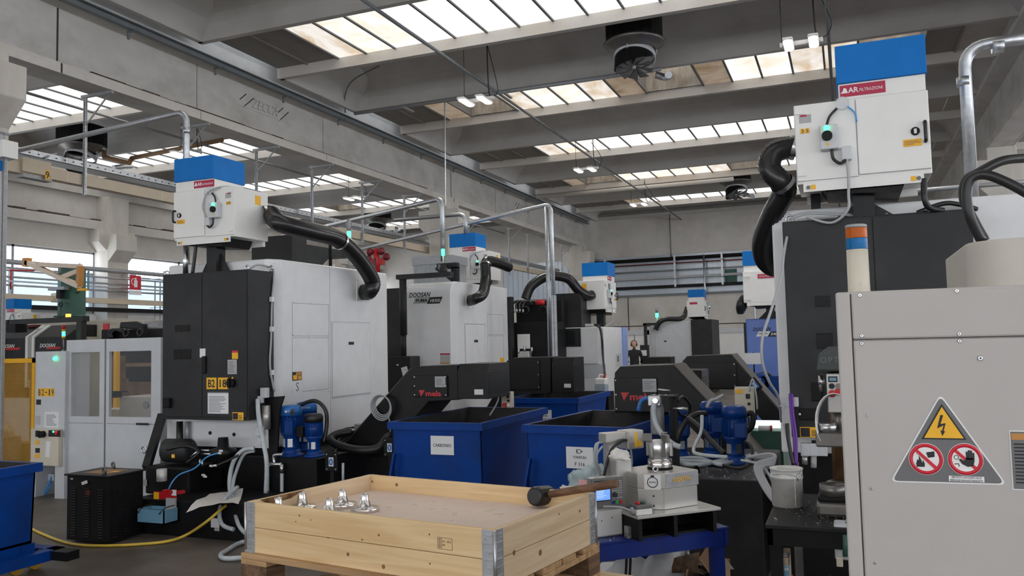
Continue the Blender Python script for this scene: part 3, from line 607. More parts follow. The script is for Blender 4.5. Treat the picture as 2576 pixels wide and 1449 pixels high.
# conduits along the hall, lamps below them
pipe('lighting_conduit', 'long thin dark conduit slanting under the roof troughs above the main aisle', [(-6.5, 5, 6.92), (-6.5, 36.1, 6.92)], 0.03, 'channel grey', 'conduit')
pipe('lighting_conduit', 'long thin conduit under the roof behind the numbered 35 filter unit', [(-0.07, 5, 6.92), (-0.07, 36.1, 6.92)], 0.03, 'channel grey', 'conduit')
pipe('lighting_conduit', 'long thin conduit under the skylights of the left bay', [(-14.83, 5, 6.9), (-14.83, 36.1, 6.9)], 0.03, 'galv dull', 'conduit')
def lamp(x, y, z, label, ztop=6.92):
    t = thing('hall_lamp', label, 'lamp', (x, y, z), group='twin bar hall lamps')
    mb = MB(); mb.box(x - 0.33, x + 0.33, y + 0.12, y + 0.2, z + 0.05, z + 0.1); mb.build('carrier', 'filter white', t)
    for s in (-0.19, 0.19):
        mb = MB(); mb.box(x + s - 0.08, x + s + 0.08, y - 0.28, y + 0.28, z, z + 0.05); mb.build('housing', 'filter white', t, 0.02)
        mb = MB(); mb.cyl((x + s, y - 0.2, z - 0.012), (x + s, y - 0.2, z - 0.001), 0.065, n=14); mb.cyl((x + s, y + 0.2, z - 0.012), (x + s, y + 0.2, z - 0.001), 0.065, n=14); mb.box(x + s - 0.065, x + s + 0.065, y - 0.2, y + 0.2, z - 0.012, z - 0.001); mb.build('light_bar', 'led', t)
    mb = MB(); mb.tube([(x + 0.3, y + 0.16, z + 0.1), (x + 0.22, y + 0.16, z + 0.25), (x + 0.2, y + 0.16, ztop + 0.15)], 0.012, 5); mb.cyl((x - 0.3, y + 0.16, z + 0.1), (x - 0.3, y + 0.16, ztop + 0.2), 0.006, n=5); mb.tube([(x + 0.3, y + 0.16, z + 0.09), (x + 0.42, y + 0.1, z + 0.15), (x + 0.45, y, z + 0.35), (x + 0.2, y, ztop)], 0.008, 5); mb.build('suspension', 'black rubber', t)
    ld = bpy.data.lights.new('lamp_light', 'AREA'); ld.shape = 'RECTANGLE'; ld.size = 0.5; ld.size_y = 0.5; ld.energy = 55; ld.color = (1, 0.97, 0.92)
    lo = bpy.data.objects.new('lamp_light', ld); COL.objects.link(lo); lo.parent = t; lo.location = (0, 0, -0.03)
lamp(-6.45, 14.37, 6.4, 'lit twin bar lamp in front of the stained open roof vent', 7.8)
lamp(-6.45, 21.6, 6.4, 'lit twin bar lamp below the middle run of the aisle conduit', 7.15)
lamp(-6.5, 28.1, 6.4, 'lit twin bar lamp near the far wall on the aisle conduit', 7.15)
lamp(-0.48, 13.8, 6.4, 'lit twin bar lamp above the ribbed hose of the numbered 35 filter unit', 7.4)
lamp(-14.95, 15.8, 6.6, 'lit twin bar lamp in left bay above the B2 18 filter unit', 7.8)
lamp(-14.9, 23.26, 6.6, 'lit twin bar lamp in left bay between the strut hangers', 7.15)
lamp(-14.9, 30.5, 6.6, 'lit twin bar lamp behind the corbelled column in left bay', 7.8)
# destratifier fans set in the troughs
def fan(x, y, z, label, turn=0.0, elbow=1):
    t = thing('roof_fan', label, 'fan', (x, y, z), group='roof fans')
    mb = MB(); prof = []
    for i in range(24):
        a = 2 * math.pi * i / 24; c, s_ = math.cos(a), math.sin(a); q = 0.52 / max(abs(c), abs(s_)) ** 0.45
        prof.append((x + q * c * 0.98, y + q * s_ * 0.98))
    mb.prism(prof, 'z', z + 0.2, z + 0.72); mb.build('duct_box', 'black', t)
    mb = MB(); mb.lathe([(0.55, 0.22), (0.57, 0.2), (0.54, 0.16), (0.47, 0.14), (0.4, 0.06), (0.36, 0.02), (0.35, 0.06), (0.45, 0.2)], (x, y, z), n=36, cap=False); mb.build('inlet_cone', 'oily steel', t)
    R_ = Matrix.Rotation(math.radians(-20), 3, 'X'); pv = V(x, y, z)
    def tilt(m_): m_.v = [pv + R_ @ (v - pv) for v in m_.v]; return m_
    mb = MB(); mb.lathe([(0.36, -0.02), (0.385, -0.02), (0.385, -0.12), (0.36, -0.12), (0.36, -0.02)], (x, y, z), n=36, cap=False); tilt(mb).build('guard_ring', 'light grey paint', t)
    me2 = MB(); n = 30; 
    for j in range(n):
        a0 = 2 * math.pi * j / n; a1 = 2 * math.pi * (j + 1) / n
        if math.sin(a0 + turn) < 0.25: me2.add([(x + 0.36 * math.cos(a), y + 0.36 * math.sin(a), z + h) for a, h in ((a0, -0.12), (a1, -0.12), (a1, -0.12 - 0.2 * max(0.15, 0.6 - math.sin(a1 + turn))), (a0, -0.12 - 0.2 * max(0.15, 0.6 - math.sin(a0 + turn))))], [(0, 1, 2, 3)])
    tilt(me2).build('skirt', 'black', t)
    mb = MB(); mb.lathe([(0.001, -0.33), (0.035, -0.33), (0.04, -0.29), (0.04, -0.2)], (x, y, z), n=14); tilt(mb).build('hub', 'galv dull', t)
    for j in range(9):
        a = 2 * math.pi * j / 9 + turn; c, s_ = math.cos(a), math.sin(a); pts = []
        for r, w, tw in ((0.04, 0.05, 0.02), (0.18, 0.11, 0.045), (0.34, 0.13, 0.03)):
            for q in (-1, 1): pts.append((x + r * c - q * w * s_ * 0.8, y + r * s_ + q * w * c * 0.8, z - 0.27 + q * tw - r * 0.1))
        pts += [(p[0], p[1], p[2] + 0.004) for p in pts]
        mb = MB(); mb.add(pts, [(0, 1, 3, 2), (2, 3, 5, 4), (6, 8, 9, 7), (8, 10, 11, 9), (0, 2, 8, 6), (2, 4, 10, 8), (1, 7, 9, 3), (3, 9, 11, 5), (4, 5, 11, 10), (0, 6, 7, 1)]); tilt(mb).build('blade', 'sign grey', t)
    mb = MB()
    for a in (0.4, 2.5, 4.6): mb.cyl((x + 0.4 * math.cos(a), y + 0.4 * math.sin(a), z - 0.02), (x + 0.4 * math.cos(a), y + 0.4 * math.sin(a), z + 0.16), 0.012, n=6)
    mb.build('stays', 'galvanised', t)
    mb = MB(); mb.tube([(x + 0.1, y + 1.3, z - 0.02), (x + 0.3, y + 1.3, z - 0.1), (x + 0.45, y + 0.9, z - 0.2), (x + 0.5, y + 0.55, z - 0.3)], 0.07, 10); mb.build('air_pipe', 'galvanised', t)
fan(-3.4, 14.8, 7.0, 'large black and grey roof fan with bent white air pipe nearest the aisle lamps', 0.5)
fan(-3.4, 29.8, 7.0, 'small looking roof fan near the far wall beside a hanging pipe', 1.2)
fan(-18.1, 15.5, 6.85, 'black roof fan with cream ring in the left bay by the bus duct', 2.0)
fan(-18.3, 30.4, 6.9, 'black roof fan behind the strut hangers in the left bay', 0.2)
pipe('air_pipe', 'grey air pipe along the trough rim toward the large roof fan', [(-10.3, 16.16, 7.1), (-3.2, 16.16, 7.1)], 0.045, 'galv dull')
pipe('air_pipe', 'pale air pipe along a trough rim toward the far roof fan', [(-10.3, 28.25, 7.02), (-3.3, 28.25, 7.02)], 0.07, 'concrete lip')
pipe('air_pipe', 'brown stained air pipe bending down beside the left bay fan', [PY(262, 340, 16.0), PY(262, 395, 16.0), PY(325, 410, 16.2), PY(332, 398, 16.4), PY(560, 352, 16.75)], 0.06, 'cardboard')
for i, (q, Y) in enumerate((((1275, 222), 16.2), ((1025, 265), 16.2))):
    p = PY(q[0], q[1], Y); mb = MB(); mb.box(p.x - 0.03, p.x + 0.03, Y - 0.2, Y + 0.25, 7.02, 7.055); simple('pipe_support', 'short steel support under the grey air pipe on the trough rim', 'bracket', mb, 'galv dull', 'air pipe supports')
mb = MB(); P = [V(-10.45, 16.0, 7.1), V(-10.2, 15.6, 7.3), V(-9.8, 15.3, 7.55), V(-9.0, 15.1, 7.7)]; mb.tube(P, 0.015, 6); simple('loose_cable', 'loose grey cable curling up the trough end above the beam emblem', 'cable', mb, 'channel grey')
# steel conduits that drop from the tray to machines
def drop(label, pts, r, name='machine_conduit', collars=()):
    t = thing(name, label, 'conduit', pts[-1]); P = []
    P.append(Vector(pts[0])); 
    for i in range(1, len(pts) - 1):
        a, b, c = Vector(pts[i - 1]), Vector(pts[i]), Vector(pts[i + 1]); d0 = (a - b).normalized(); d1 = (c - b).normalized(); q = min(0.16, (a - b).length / 2.2, (c - b).length / 2.2)
        for u in range(7): s = u / 6; P.append((b + d0 * q) * (1 - s) ** 2 + b * 2 * s * (1 - s) + (b + d1 * q) * s ** 2)
    P.append(Vector(pts[-1]))
    mb = MB(); mb.tube(P, r, 12, 1); mb.build('conduit', 'galvanised', t)
    for a, b in collars: mb = MB(); mb.cyl(a, b, r * 1.18, n=12); mb.build('collar', 'galvanised', t)
    return t
p = PY(470, 280, 7.8); e = PZ(30, 382, p.z)
drop('bent steel conduit dropping to the B2 18 filter unit from the left', [e, (p.x, p.y, p.z), (p.x, p.y, 2.72)], 0.035, collars=[((p.x, p.y, p.z - 0.28), (p.x, p.y, p.z - 0.2))])
p = PY(1112, 499, 12.3); e = PX(690, 546, -11.7)
drop('bent steel conduit dropping to the lit green beacon of the white lathe', [(-11.7, e.y, p.z), (p.x, p.y, p.z), (p.x, p.y, 3.12)], 0.04)
p = PY(1386, 513, 12.9); e = PX(845, 583, -11.7)
drop('right hand bent conduit of the pair dropping before the black hydraulic block', [(-11.7, e.y, p.z), (p.x, p.y, p.z), (p.x, p.y, 1.2)], 0.035)
p = PY(1374, 520, 12.95); 
drop('left hand straight conduit of the pair dropping before the black hydraulic block', [(p.x, p.y, p.z), (p.x, p.y, 1.2)], 0.035)
p = PY(1171, 538, 13.9)
drop('short bent conduit feeding the filter unit above the white lathe', [p + V(-1.5, 0, 0), p, (p.x, p.y, PY(1171, 588, 13.9).z)], 0.04)
p = PY(2424, 118, 6.4); e = PY(2600, 100, 6.4)
drop('shiny bent steel conduit beside the numbered 35 filter unit', [(e.x, 6.4, p.z), (p.x, p.y, p.z), (PY(2446, 500, 6.4).x, 6.4, 2.62)], 0.04, collars=[(PY(2424, 195, 6.4), PY(2425, 217, 6.4)), (PY(2495, 118, 6.4), PY(2525, 115, 6.4))])
pipe('cross_conduit', 'slim steel conduit crossing behind the shiny bent conduit', [(0.9, 14.0, PY(2360, 475, 14).z), (3.1, 14.0, PY(2360, 475, 14).z)], 0.035, 'galv dull')
a, b = PY(1119, 258, 16.3), PY(1123, 520, 12.4)
pc = PY(1120, 500, 12.6)
mb = MB(); mb.tube([(PY(1119, 258, 16.3).x, 16.3, 7.156), PY(1121, 520, 16.3)], 0.02, 6, 1, rib=0.008, pitch=0.05); simple('chain', 'thin white chain hanging from a roof trough past the column', 'chain', mb, 'galvanised')
# ================================================================ OIL MIST FILTER UNITS
FW, FD, FH = 0.80, 0.55, 0.53
def filter_unit(label, loc, rz=0.0, mirror=False, pedestal=0.36, number=None, detail=True, scale=1.0, ports=True, logo_side=False):
    t = thing('mist_filter', label, 'filter unit', loc, rz, 'oil mist filter units', local=True); t.scale = (scale,) * 3
    X = (lambda a: FW - a) if mirror else (lambda a: a)
    def bx(x0, x1, y0, y1, z0, z1): mb = MB(); mb.box(X(x0), X(x1), y0, y1, z0, z1); return mb
    def pl(x, z, w, h, m, name='sticker', t_=0.003, y=0.0): return plate((X(x), y, z), FRONT, w, h, m, t, t_, name)
    z0 = pedestal
    bx(0, FW, 0.012, FD, z0, z0 + FH).build('casing', 'filter white', t, 0.006)
    bx(0.01, 0.52, 0.014, 0.49, z0 + FH, z0 + 0.635).build('tower', 'filter white', t, 0.005)
    bx(0.0, 0.53, 0.0, 0.50, z0 + 0.635, z0 + 0.885).build('blue_hood', 'filter blue', t, 0.004)
    d = bx(0.005, 0.42, -0.008, 0.012, z0 + 0.03, z0 + FH - 0.01).build('door', 'filter white', t, 0.004)
    bx(0.425, 0.795, -0.002, 0.012, z0 + 0.02, z0 + FH - 0.005).build('front_panel', 'filter white', t, 0.003)
    for zz in (0.06, FH - 0.06): bx(0.74, 0.79, -0.012, 0.0, z0 + zz - 0.008, z0 + zz + 0.008).build('toggle_latch', 'filter white', t)
    mb = MB(); x = X(0.03); mb.tube([(x, -0.008, z0 + 0.2), (x, -0.04, z0 + 0.205), (x, -0.045, z0 + 0.26), (x, -0.04, z0 + 0.315), (x, -0.008, z0 + 0.32)], 0.011, 8); mb.build('handle', 'black rubber', d)
    mb = MB(); mb.cyl((X(0.085), -0.018, z0 + 0.27), (X(0.085), -0.008, z0 + 0.27), 0.026, n=16); mb.build('lock', 'purple' if False else 'black', d)
    mb = MB(); mb.box(X(0.085) - 0.008, X(0.085) + 0.008, -0.0195, -0.018, z0 + 0.255, z0 + 0.285); mb.build('lock_print', 'print white', d)
    s = pl(0.105, z0 + 0.2, 0.105, 0.045, 'yellow', y=-0.008); lines((X(0.105), -0.0115, z0 + 0.2), FRONT, 0.09, 0.03, 3, 'cardboard', t)
    lx = X(0.40) if not mirror else X(0.375)
    plate((lx, 0.013, z0 + 0.585), FRONT, 0.27, 0.075, 'ar red', t, 0.004, 'logo_plate')
    if detail:
        mb = MB(); cx = lx - 0.11; mb.prism([(cx - 0.022, z0 + 0.57), (cx + 0.022, z0 + 0.57), (cx + 0.013, z0 + 0.6), (cx - 0.002, z0 + 0.605), (cx - 0.008, z0 + 0.585)], 'y', 0.006, 0.0085); mb.build('logo_mark', 'print white', t)
        lettering('AR', (lx - 0.055, 0.0088, z0 + 0.587), FRONT, 'print white', t, h=0.034, bold=0.02)
        lettering('FILTRAZIONI', (lx + 0.05, 0.0088, z0 + 0.582), FRONT, 'print white', t, w=0.135, h=0.02)
    pl(0.73, z0 + 0.43, 0.075, 0.055, 'paper grey'); pl(0.74, z0 + 0.452, 0.04, 0.012, 'ar red', y=-0.003)
    if number:
        for i, ch in enumerate(number):
            xx = X(0.735) + (i - 0.5) * 0.03; plate((xx, -0.003, z0 + 0.35), FRONT, 0.026, 0.032, 'yellow', t); lettering(ch, (xx, -0.0062, z0 + 0.35), FRONT, 'ink', t, h=0.022)
    c = bx(0.535, 0.645, -0.075, -0.002, z0 + 0.2, z0 + 0.36).build('control_box', 'light grey paint', t, 0.008)
    mb = MB(); mb.cyl((X(0.6), -0.088, z0 + 0.338), (X(0.6), -0.075, z0 + 0.338), 0.016, n=14); mb.build('green_lamp', 'lamp green', c)
    mb = MB(); mb.cyl((X(0.6), -0.095, z0 + 0.285), (X(0.6), -0.075, z0 + 0.285), 0.032, n=18); mb.build('rotary_switch', 'black', c)
    mb = MB(); mb.prism([(X(0.6) - 0.013, z0 + 0.225), (X(0.6) + 0.013, z0 + 0.225), (X(0.6), z0 + 0.247)], 'y', -0.077, -0.075); mb.build('warning_triangle', 'yellow', c)
    bx(0.46, 0.52, -0.05, -0.002, z0 + 0.125, z0 + 0.215).build('plug_socket', 'light grey paint', t, 0.006)
    mb = MB(); a = [(X(0.575), -0.05, z0 + 0.2), (X(0.57), -0.05, z0 + 0.14), (X(0.53), -0.05, z0 + 0.105), (X(0.495), -0.045, z0 + 0.125)]; mb.tube(a, 0.01, 8); mb.build('black_cable', 'black rubber', t)
    mb = MB(); mb.tube([(X(0.49), -0.04, z0 + 0.13), (X(0.485), -0.05, z0 + 0.02), (X(0.49), -0.05, z0 - 0.1), (X(0.5), -0.06, z0 - 0.2), (X(0.6), -0.02, z0 - 0.27), (X(0.75), 0.02, z0 - pedestal + 0.02)] if mirror else [(X(0.49), -0.04, z0 + 0.2), (X(0.44), -0.05, z0 + 0.33), (X(0.5), -0.05, z0 + 0.47), (X(0.62), -0.03, z0 + 0.52), (X(0.66), 0.1, z0 + FH + 0.02)], 0.009, 7); mb.build('grey_cable', 'cable grey', t)
    mb = MB(); mb.cyl((X(0.5), -0.03, z0 + FH - 0.03), (X(0.5), 0.0, z0 + FH - 0.03), 0.042, n=20); mb.build('pressure_gauge', 'clear plastic', t)
    mb = MB(); mb.cyl((X(0.5), -0.006, z0 + FH - 0.03), (X(0.5), -0.003, z0 + FH - 0.03), 0.038, n=18); mb.build('gauge_dial', 'paper', t)
    mb = MB(); mb.tube([(X(0.475), -0.02, z0 + FH - 0.05), (X(0.43), -0.02, z0 + 0.43), (X(0.42), -0.02, z0 + 0.37)], 0.005, 6); mb.build('blue_air_tube', 'air blue', t)
    mb = MB(); mb.tube([(X(0.535), -0.02, z0 + FH - 0.06), (X(0.58), -0.03, z0 + 0.42), (X(0.6), -0.04, z0 + 0.36)], 0.009, 6); mb.build('black_air_tube', 'black rubber', t)
    plate((FW, 0.38, z0 + FH - 0.1) if not mirror else (0, 0.38, z0 + FH - 0.1), SIDE if not mirror else (V(0, -1, 0), V(0, 0, 1)), 0.09, 0.1, 'yellow', t)
    bx(0.05, 0.76, -0.01, 0.0, z0 - 0.055, z0 + 0.005).build('base_rail', 'filter white', t); bx(0.05, 0.76, FD - 0.04, FD, z0 - 0.055, z0).build('base_rail', 'filter white', t)
    for a in (0.08, 0.73): pl(a + 0.03 * (1 if a < 0.5 else -1), z0 - 0.027, 0.03, 0.03, 'yellow', y=-0.01); mb = MB(); mb.cyl((X(a), -0.014, z0 - 0.027), (X(a), -0.01, z0 - 0.027), 0.013, n=12); mb.build('plug_cap', 'sign grey', t)
    # black pedestal: folded plate, post, flared foot
    mb = MB(); mb.prism([(X(0.14), z0), (X(0.66), z0), (X(0.62), z0 - 0.09), (X(0.18), z0 - 0.06)] if not mirror else [(X(0.14), z0), (X(0.66), z0), (X(0.62), z0 - 0.07), (X(0.18), z0 - 0.1)], 'y', 0.03, 0.46); mb.build('pedestal_plate', 'black', t)
    mb = MB(); c0 = X(0.4); mb.box(c0 - 0.065, c0 + 0.065, 0.12, 0.26, 0.0, z0 - 0.04)
    mb.prism([(c0 - 0.065, z0 - 0.14), (c0 - 0.2, 0.0), (c0 - 0.065, 0.0)], 'y', 0.18, 0.2); mb.prism([(c0 + 0.065, z0 - 0.14), (c0 + 0.2, 0.0), (c0 + 0.065, 0.0)], 'y', 0.18, 0.2); mb.build('pedestal_post', 'charcoal paint', t)
    return t
def hose(label, pts, r, clamps=(), flange=None, rib=0.006, pitch=0.024, m='hose black', n=18):
    t = thing('extraction_hose', label, 'hose', pts[0], group='ribbed extraction hoses')
    mb = MB(); mb.tube(pts, r, n, 10, rib=rib, pitch=pitch, cap=False); mb.build('ribbed_tube', m, t)
    P = catmull(pts, 10)
    for f in clamps:
        i = int(f * (len(P) - 2)); mb = MB(); d = (P[i + 1] - P[i]).normalized(); mb.cyl(P[i], P[i] + d * 0.03, r * 1.06, n=20, cap=False); mb.cyl(P[i], P[i] + d * 0.03, r * 1.03, n=20, cap=False); mb.build('hose_clamp', 'steel', t)
    if flange:
        c, ax = flange; mb = MB(); R, U = ax; Nn = R.cross(U); c = Vector(c)
        mb.obox(c + Nn * 0.006, (r * 2.9, r * 2.9, 0.012), (R, U, Nn)); mb.build('flange_plate', 'filter white', t)
        bolts([c + Nn * 0.012 + R * (a * r * 1.25) + U * (b * r * 1.25) for a in (-1, 1) for b in (-1, 1)], Nn, 0.008, 'steel', t)
    return t
# ================================================================ MACHINE B2 18
XS, YF = -5.535, 6.7
m1 = thing('vertical_lathe', 'tall white lathe with charcoal electrical cabinet marked B2 18', 'machine', (-6.2, 8, 0))
mb = MB(); mb.prism([(-6.97, 7.1), (XS - 0.09, 7.1), (XS, 7.24), (XS, 9.42), (-6.97, 9.42)], 'z', 0.72, 2.69); mb.build('white_housing', white, m1, 0.03, 3)
mb = MB(); mb.box(-6.95, XS - 0.02, 7.08, 7.1, 0.72, 1.06); fp = mb.build('apron_panel', white, m1)
for px, py in ((529, 1089), (589, 1093)): q = PY(px, py, 7.08); mb = MB(); mb.cyl((q.x, 7.074, q.z), (q.x, 7.08, q.z), 0.02, n=12); mb.build('lifting_hole', 'black', fp)
cabx0, cabx1, cabz0, cabz1 = -6.64, XS - 0.0, 1.04, 2.545
mb = MB(); mb.box(cabx0, cabx1, YF, 7.1, cabz0, cabz1); cab = mb.build('electrical_cabinet', 'charcoal paint', m1, 0.008)
q = PY(510, 800, YF).x
mb = MB(); mb.box(cabx0 + 0.01, q - 0.003, YF - 0.012, YF, cabz0 + 0.03, cabz1 - 0.02); dr = mb.build('cabinet_door', 'charcoal paint', m1, 0.004)
mb = MB(); mb.box(q + 0.003, cabx1 - 0.012, YF - 0.012, YF, cabz0 + 0.03, cabz1 - 0.02); dr2 = mb.build('cabinet_door', 'charcoal paint', m1, 0.004)
def prect(x0, y0, x1, y1, Y): a = PY(x0, y0, Y); b = PY(x1, y1, Y); return ((a.x + b.x) / 2, (a.z + b.z) / 2, abs(b.x - a.x), abs(b.z - a.z))
def pplate(x0, y0, x1, y1, Y, m, par, name='sticker', t=0.003, bevel=0.0): cx, cz, w, h = prect(x0, y0, x1, y1, Y); return plate((cx, Y, cz), FRONT, w, h, m, par, t, name, bevel)
YD = YF - 0.012
for r_ in ((440, 818, 478, 833), (437, 879, 481, 903)):
    cx, cz, w, h = prect(*r_, YD)
    for s in (-1, 1): plate((cx + s * w * 0.26, YD, cz), FRONT, w * 0.46, h, 'black', dr, 0.006, 'vent_grille', 0.002)
pplate(520, 950, 545, 979, YD, 'yellow', dr2, 'number_plate'); pplate(549, 950, 574, 979, YD, 'yellow', dr2, 'number_plate')
cx, cz, w, h = prect(522, 953, 543, 976, YD); lettering('B2', (cx, YD - 0.003, cz), FRONT, 'ink', dr2, h=h * 0.85, w=w * 0.8, bold=0.015)
cx, cz, w, h = prect(551, 953, 572, 976, YD); lettering('18', (cx, YD - 0.003, cz), FRONT, 'ink', dr2, h=h * 0.85, w=w * 0.8, bold=0.015)
pplate(573, 905, 596, 941, YD, 'paper grey', dr2); cx, cz, w, h = prect(575, 908, 594, 938, YD); lines((cx, YD - 0.003, cz), FRONT, w, h, 9, 'ink grey', dr2)
pplate(584, 882, 599, 903, YD, 'yellow', dr2); pplate(574, 884, 584, 903, YD, 'ink', dr2); pplate(584, 882, 599, 887, YD, 'lamp red' if False else 'sign red', dr2, t=0.004)
pplate(503, 877, 517, 899, YD, 'paper', dr); pplate(523, 988, 575, 1041, YD, 'paper', dr2, 'paper_sheet'); cx, cz, w, h = prect(526, 996, 572, 1038, YD); lines((cx, YD - 0.003, cz), FRONT, w, h, 12, 'ink grey', dr2)
pplate(523, 986, 575, 989, YD, 'ink grey', dr2, t=0.006)
pplate(585, 1037, 613, 1057, YD, 'yellow', dr2); pplate(586, 1039, 599, 1055, YD, 'ink', dr2, t=0.004); cx, cz, w, h = prect(601, 1044, 612, 1055, YD); lines((cx, YD - 0.003, cz), FRONT, w, h, 4, 'ink', dr2)
q = PY(585, 963, YD); mb = MB(); mb.cyl((q.x, YD - 0.045, q.z), (q.x, YD, q.z), 0.042, n=16); mb.box(q.x - 0.012, q.x + 0.012, YD - 0.07, YD - 0.04, q.z - 0.045, q.z + 0.045); mb.build('main_switch', 'black', dr2)
q = PY(585, 952, YD); mb = MB(); mb.prism([(q.x - 0.02, q.z - 0.015), (q.x + 0.02, q.z - 0.015), (q.x, q.z + 0.02)], 'y', YD - 0.003, YD); mb.build('warning_triangle', 'yellow', dr2)
q = PY(516, 918, YD); mb = MB(); mb.box(q.x - 0.022, q.x + 0.022, YD - 0.03, YD, q.z - 0.09, q.z + 0.09); mb.build('door_lock', 'black', dr2, 0.01)
q = PY(424, 1013, YD); mb = MB(); mb.box(q.x - 0.035, q.x + 0.05, YD - 0.05, YD, q.z - 0.05, q.z + 0.05); mb.build('cable_entry_box', 'black', dr, 0.008)
for px, py in ((420, 688), (622, 670), (683, 672)):
    q = PY(px, py, 6.9) if px < 680 else PY(px, py, 7.06); mb = MB(); mb.torus((q.x, q.y, cabz1 + 0.035), (0, 1, 0) if px < 600 else (0.3, 1, 0), 0.026, 0.009, 16, 6); mb.cyl((q.x, q.y, cabz1), (q.x, q.y, cabz1 + 0.012), 0.02, n=10); mb.build('eye_bolt', 'steel', cab)
# side face details (+X)
def srect(x0, y0, x1, y1, X=XS): a = PX(x0, y0, X); b = PX(x1, y1, X); return ((a.y + b.y) / 2, (a.z + b.z) / 2, abs(b.y - a.y), abs(b.z - a.z))
def splate(x0, y0, x1, y1, m, par, name='sticker', t=0.003, X=XS, bevel=0.0): cy, cz, w, h = srect(x0, y0, x1, y1, X); return plate((X, cy, cz), SIDE, w, h, m, par, t, name, bevel)
def frame_lines(y0, y1, z0, z1, par, X=XS, w=0.007, m='ink grey', axis='x'):
    mb = MB()
    for a in (y0, y1): mb.box(X - 0.002, X + 0.0012, a - w / 2, a + w / 2, z0, z1)
    for a in (z0, z1): mb.box(X - 0.002, X + 0.0012, y0, y1, a - w / 2, a + w / 2)
    mb.build('seams', m, par)
hs = [c for c in m1.children if c.name.startswith('white_housing')][0]
a = PX(835, 812, XS); b = PX(930, 1000, XS)
mb = MB(); mb.box(XS, XS + 0.004, a.y - 0.02, b.y + 0.02, b.z + 0.04, a.z + 0.02); mb.build('door_frame', 'light grey paint', m1)
mb = MB(); mb.box(XS, XS + 0.015, a.y, b.y, b.z + 0.06, a.z); ad = mb.build('access_door', white, m1, 0.006)
splate(877, 860, 890, 867, 'ink', ad, 'finger_pull', 0.004, XS + 0.015)
a = PX(735, 762, XS); b = PX(827, 845, XS); frame_lines(a.y, b.y, b.z, a.z, hs, w=0.004)
a = PX(735, 850, XS); b = PX(827, 978, XS); frame_lines(a.y, b.y, b.z, a.z, hs, w=0.004)
mb = MB(); ys = PX(829, 700, XS).y; mb.box(XS - 0.002, XS + 0.0012, ys - 0.002, ys + 0.002, 0.75, 2.66); mb.build('seams', 'ink grey', hs)
bolts([PX(x_, y_, XS) for x_, y_ in ((737, 760), (781, 763), (826, 766), (737, 843), (781, 848), (826, 848), (735, 985), (781, 985), (826, 985), (690, 663), (690, 700), (690, 760), (690, 830), (690, 900))], (1, 0, 0), 0.008, 'steel', hs)
splate(735, 936, 759, 956, 'ink', hs); splate(744, 936, 759, 943, 'crane orange', hs, t=0.004); splate(737, 944, 747, 955, 'yellow', hs, t=0.004); splate(749, 945, 758, 955, 'guard yellow', hs, t=0.004)
splate(735, 956, 759, 990, 'paper', hs); cy, cz, w_, h_ = srect(740, 960, 755, 986); lettering('S', (XS + 0.003, cy, cz), SIDE, 'ink grey', hs, h=h_ * 0.8); splate(779, 845, 785, 853, 'paper', hs)
# signal cable down the cabinet edge
mb = MB(); mb.tube([PX(625, 678, XS - 0.15), PX(650, 666, XS - 0.05), PX(684, 676, XS - 0.03), PX(689, 700, XS + 0.012), PX(684, 760, XS + 0.012), PX(682, 850, XS + 0.012), PX(679, 920, XS + 0.012), PX(690, 985, XS + 0.02)], 0.011, 7); mb.build('white_cable', 'cable grey', cab)
for yy in (753, 828, 937):
    q = PX(681, yy, XS); mb = MB(); mb.box(XS, XS + 0.03, q.y - 0.02, q.y + 0.02, q.z - 0.025, q.z + 0.025); mb.build('cable_clip', 'paper', cab)
# lower steelwork
mb = MB(); mb.box(-6.95, XS - 0.05, 7.12, 9.3, 0.0, 0.72); mb.build('machine_bed', 'black', m1)
mb = MB(); mb.box(-6.5, -5.18, 6.2, 6.9, 0.0, 0.33); base = mb.build('oil_tray', 'black', m1, 0.01)
mb = MB(); mb.bar(PY(408, 1045, 7.0), (-6.75, 6.6, 0.55), 0.075, 0.075); mb.build('strut', 'charcoal paint', m1)
mb = MB(); mb.box(-6.72, -6.62, 6.86, 6.98, 1.04, 1.1); mb.cyl(PY(452, 1060, 7.0), PY(452, 1150, 7.0), 0.035, n=10); mb.build('cable_drop', 'black rubber', m1)
mb = MB(); mb.cyl(PY(472, 1060, 7.04), PY(472, 1115, 7.04), 0.025, n=10); mb.build('steel_drop', 'galv dull', m1)
# hydraulic pack on the tray
hp = thing('hydraulic_unit', 'black hydraulic pump unit with steel fittings under cabinet B2 18', 'pump', (-6.25, 6.7, 0.33))
mb = MB(); mb.box(-6.72, -6.15, 6.55, 7.05, 0.3, 0.58); mb.build('tank', 'black', hp, 0.02)
mb = MB(); mb.lathe([(0.08, 0), (0.12, 0.02), (0.12, 0.3), (0.09, 0.33), (0.05, 0.33)], (-6.62, 6.72, 0.72), (1, 0.1, 0), 18); mb.build('motor', 'charcoal paint', hp)
mb = MB(); mb.lathe([(0.1, 0), (0.1, 0.12), (0.13, 0.13), (0.13, 0.18), (0.06, 0.2), (0.05, 0.3)], (-5.98, 6.85, 0.55), n=16); mb.build('accumulator', 'black rubber', hp)
for i, (a, b) in enumerate((((507, 1133), (527, 1133)), ((507, 1142), (530, 1142)), ((480, 1150), (496, 1136)), ((503, 1155), (503, 1170)), ((509, 1157), (509, 1175)))):
    mb = MB(); mb.cyl(PY(*a, 6.62), PY(*b, 6.62), 0.011, n=8); mb.build('fitting', 'steel', hp)
for a in ((552, 1134), (549, 1140), (528, 1172), (538, 1171), (508, 1195), (512, 1199)):
    q = PY(*a, 6.55); mb = MB(); mb.cyl(q, q + V(0.035, 0.0, 0.0), 0.011, n=8); mb.build('plug_cap', 'filter white', hp)
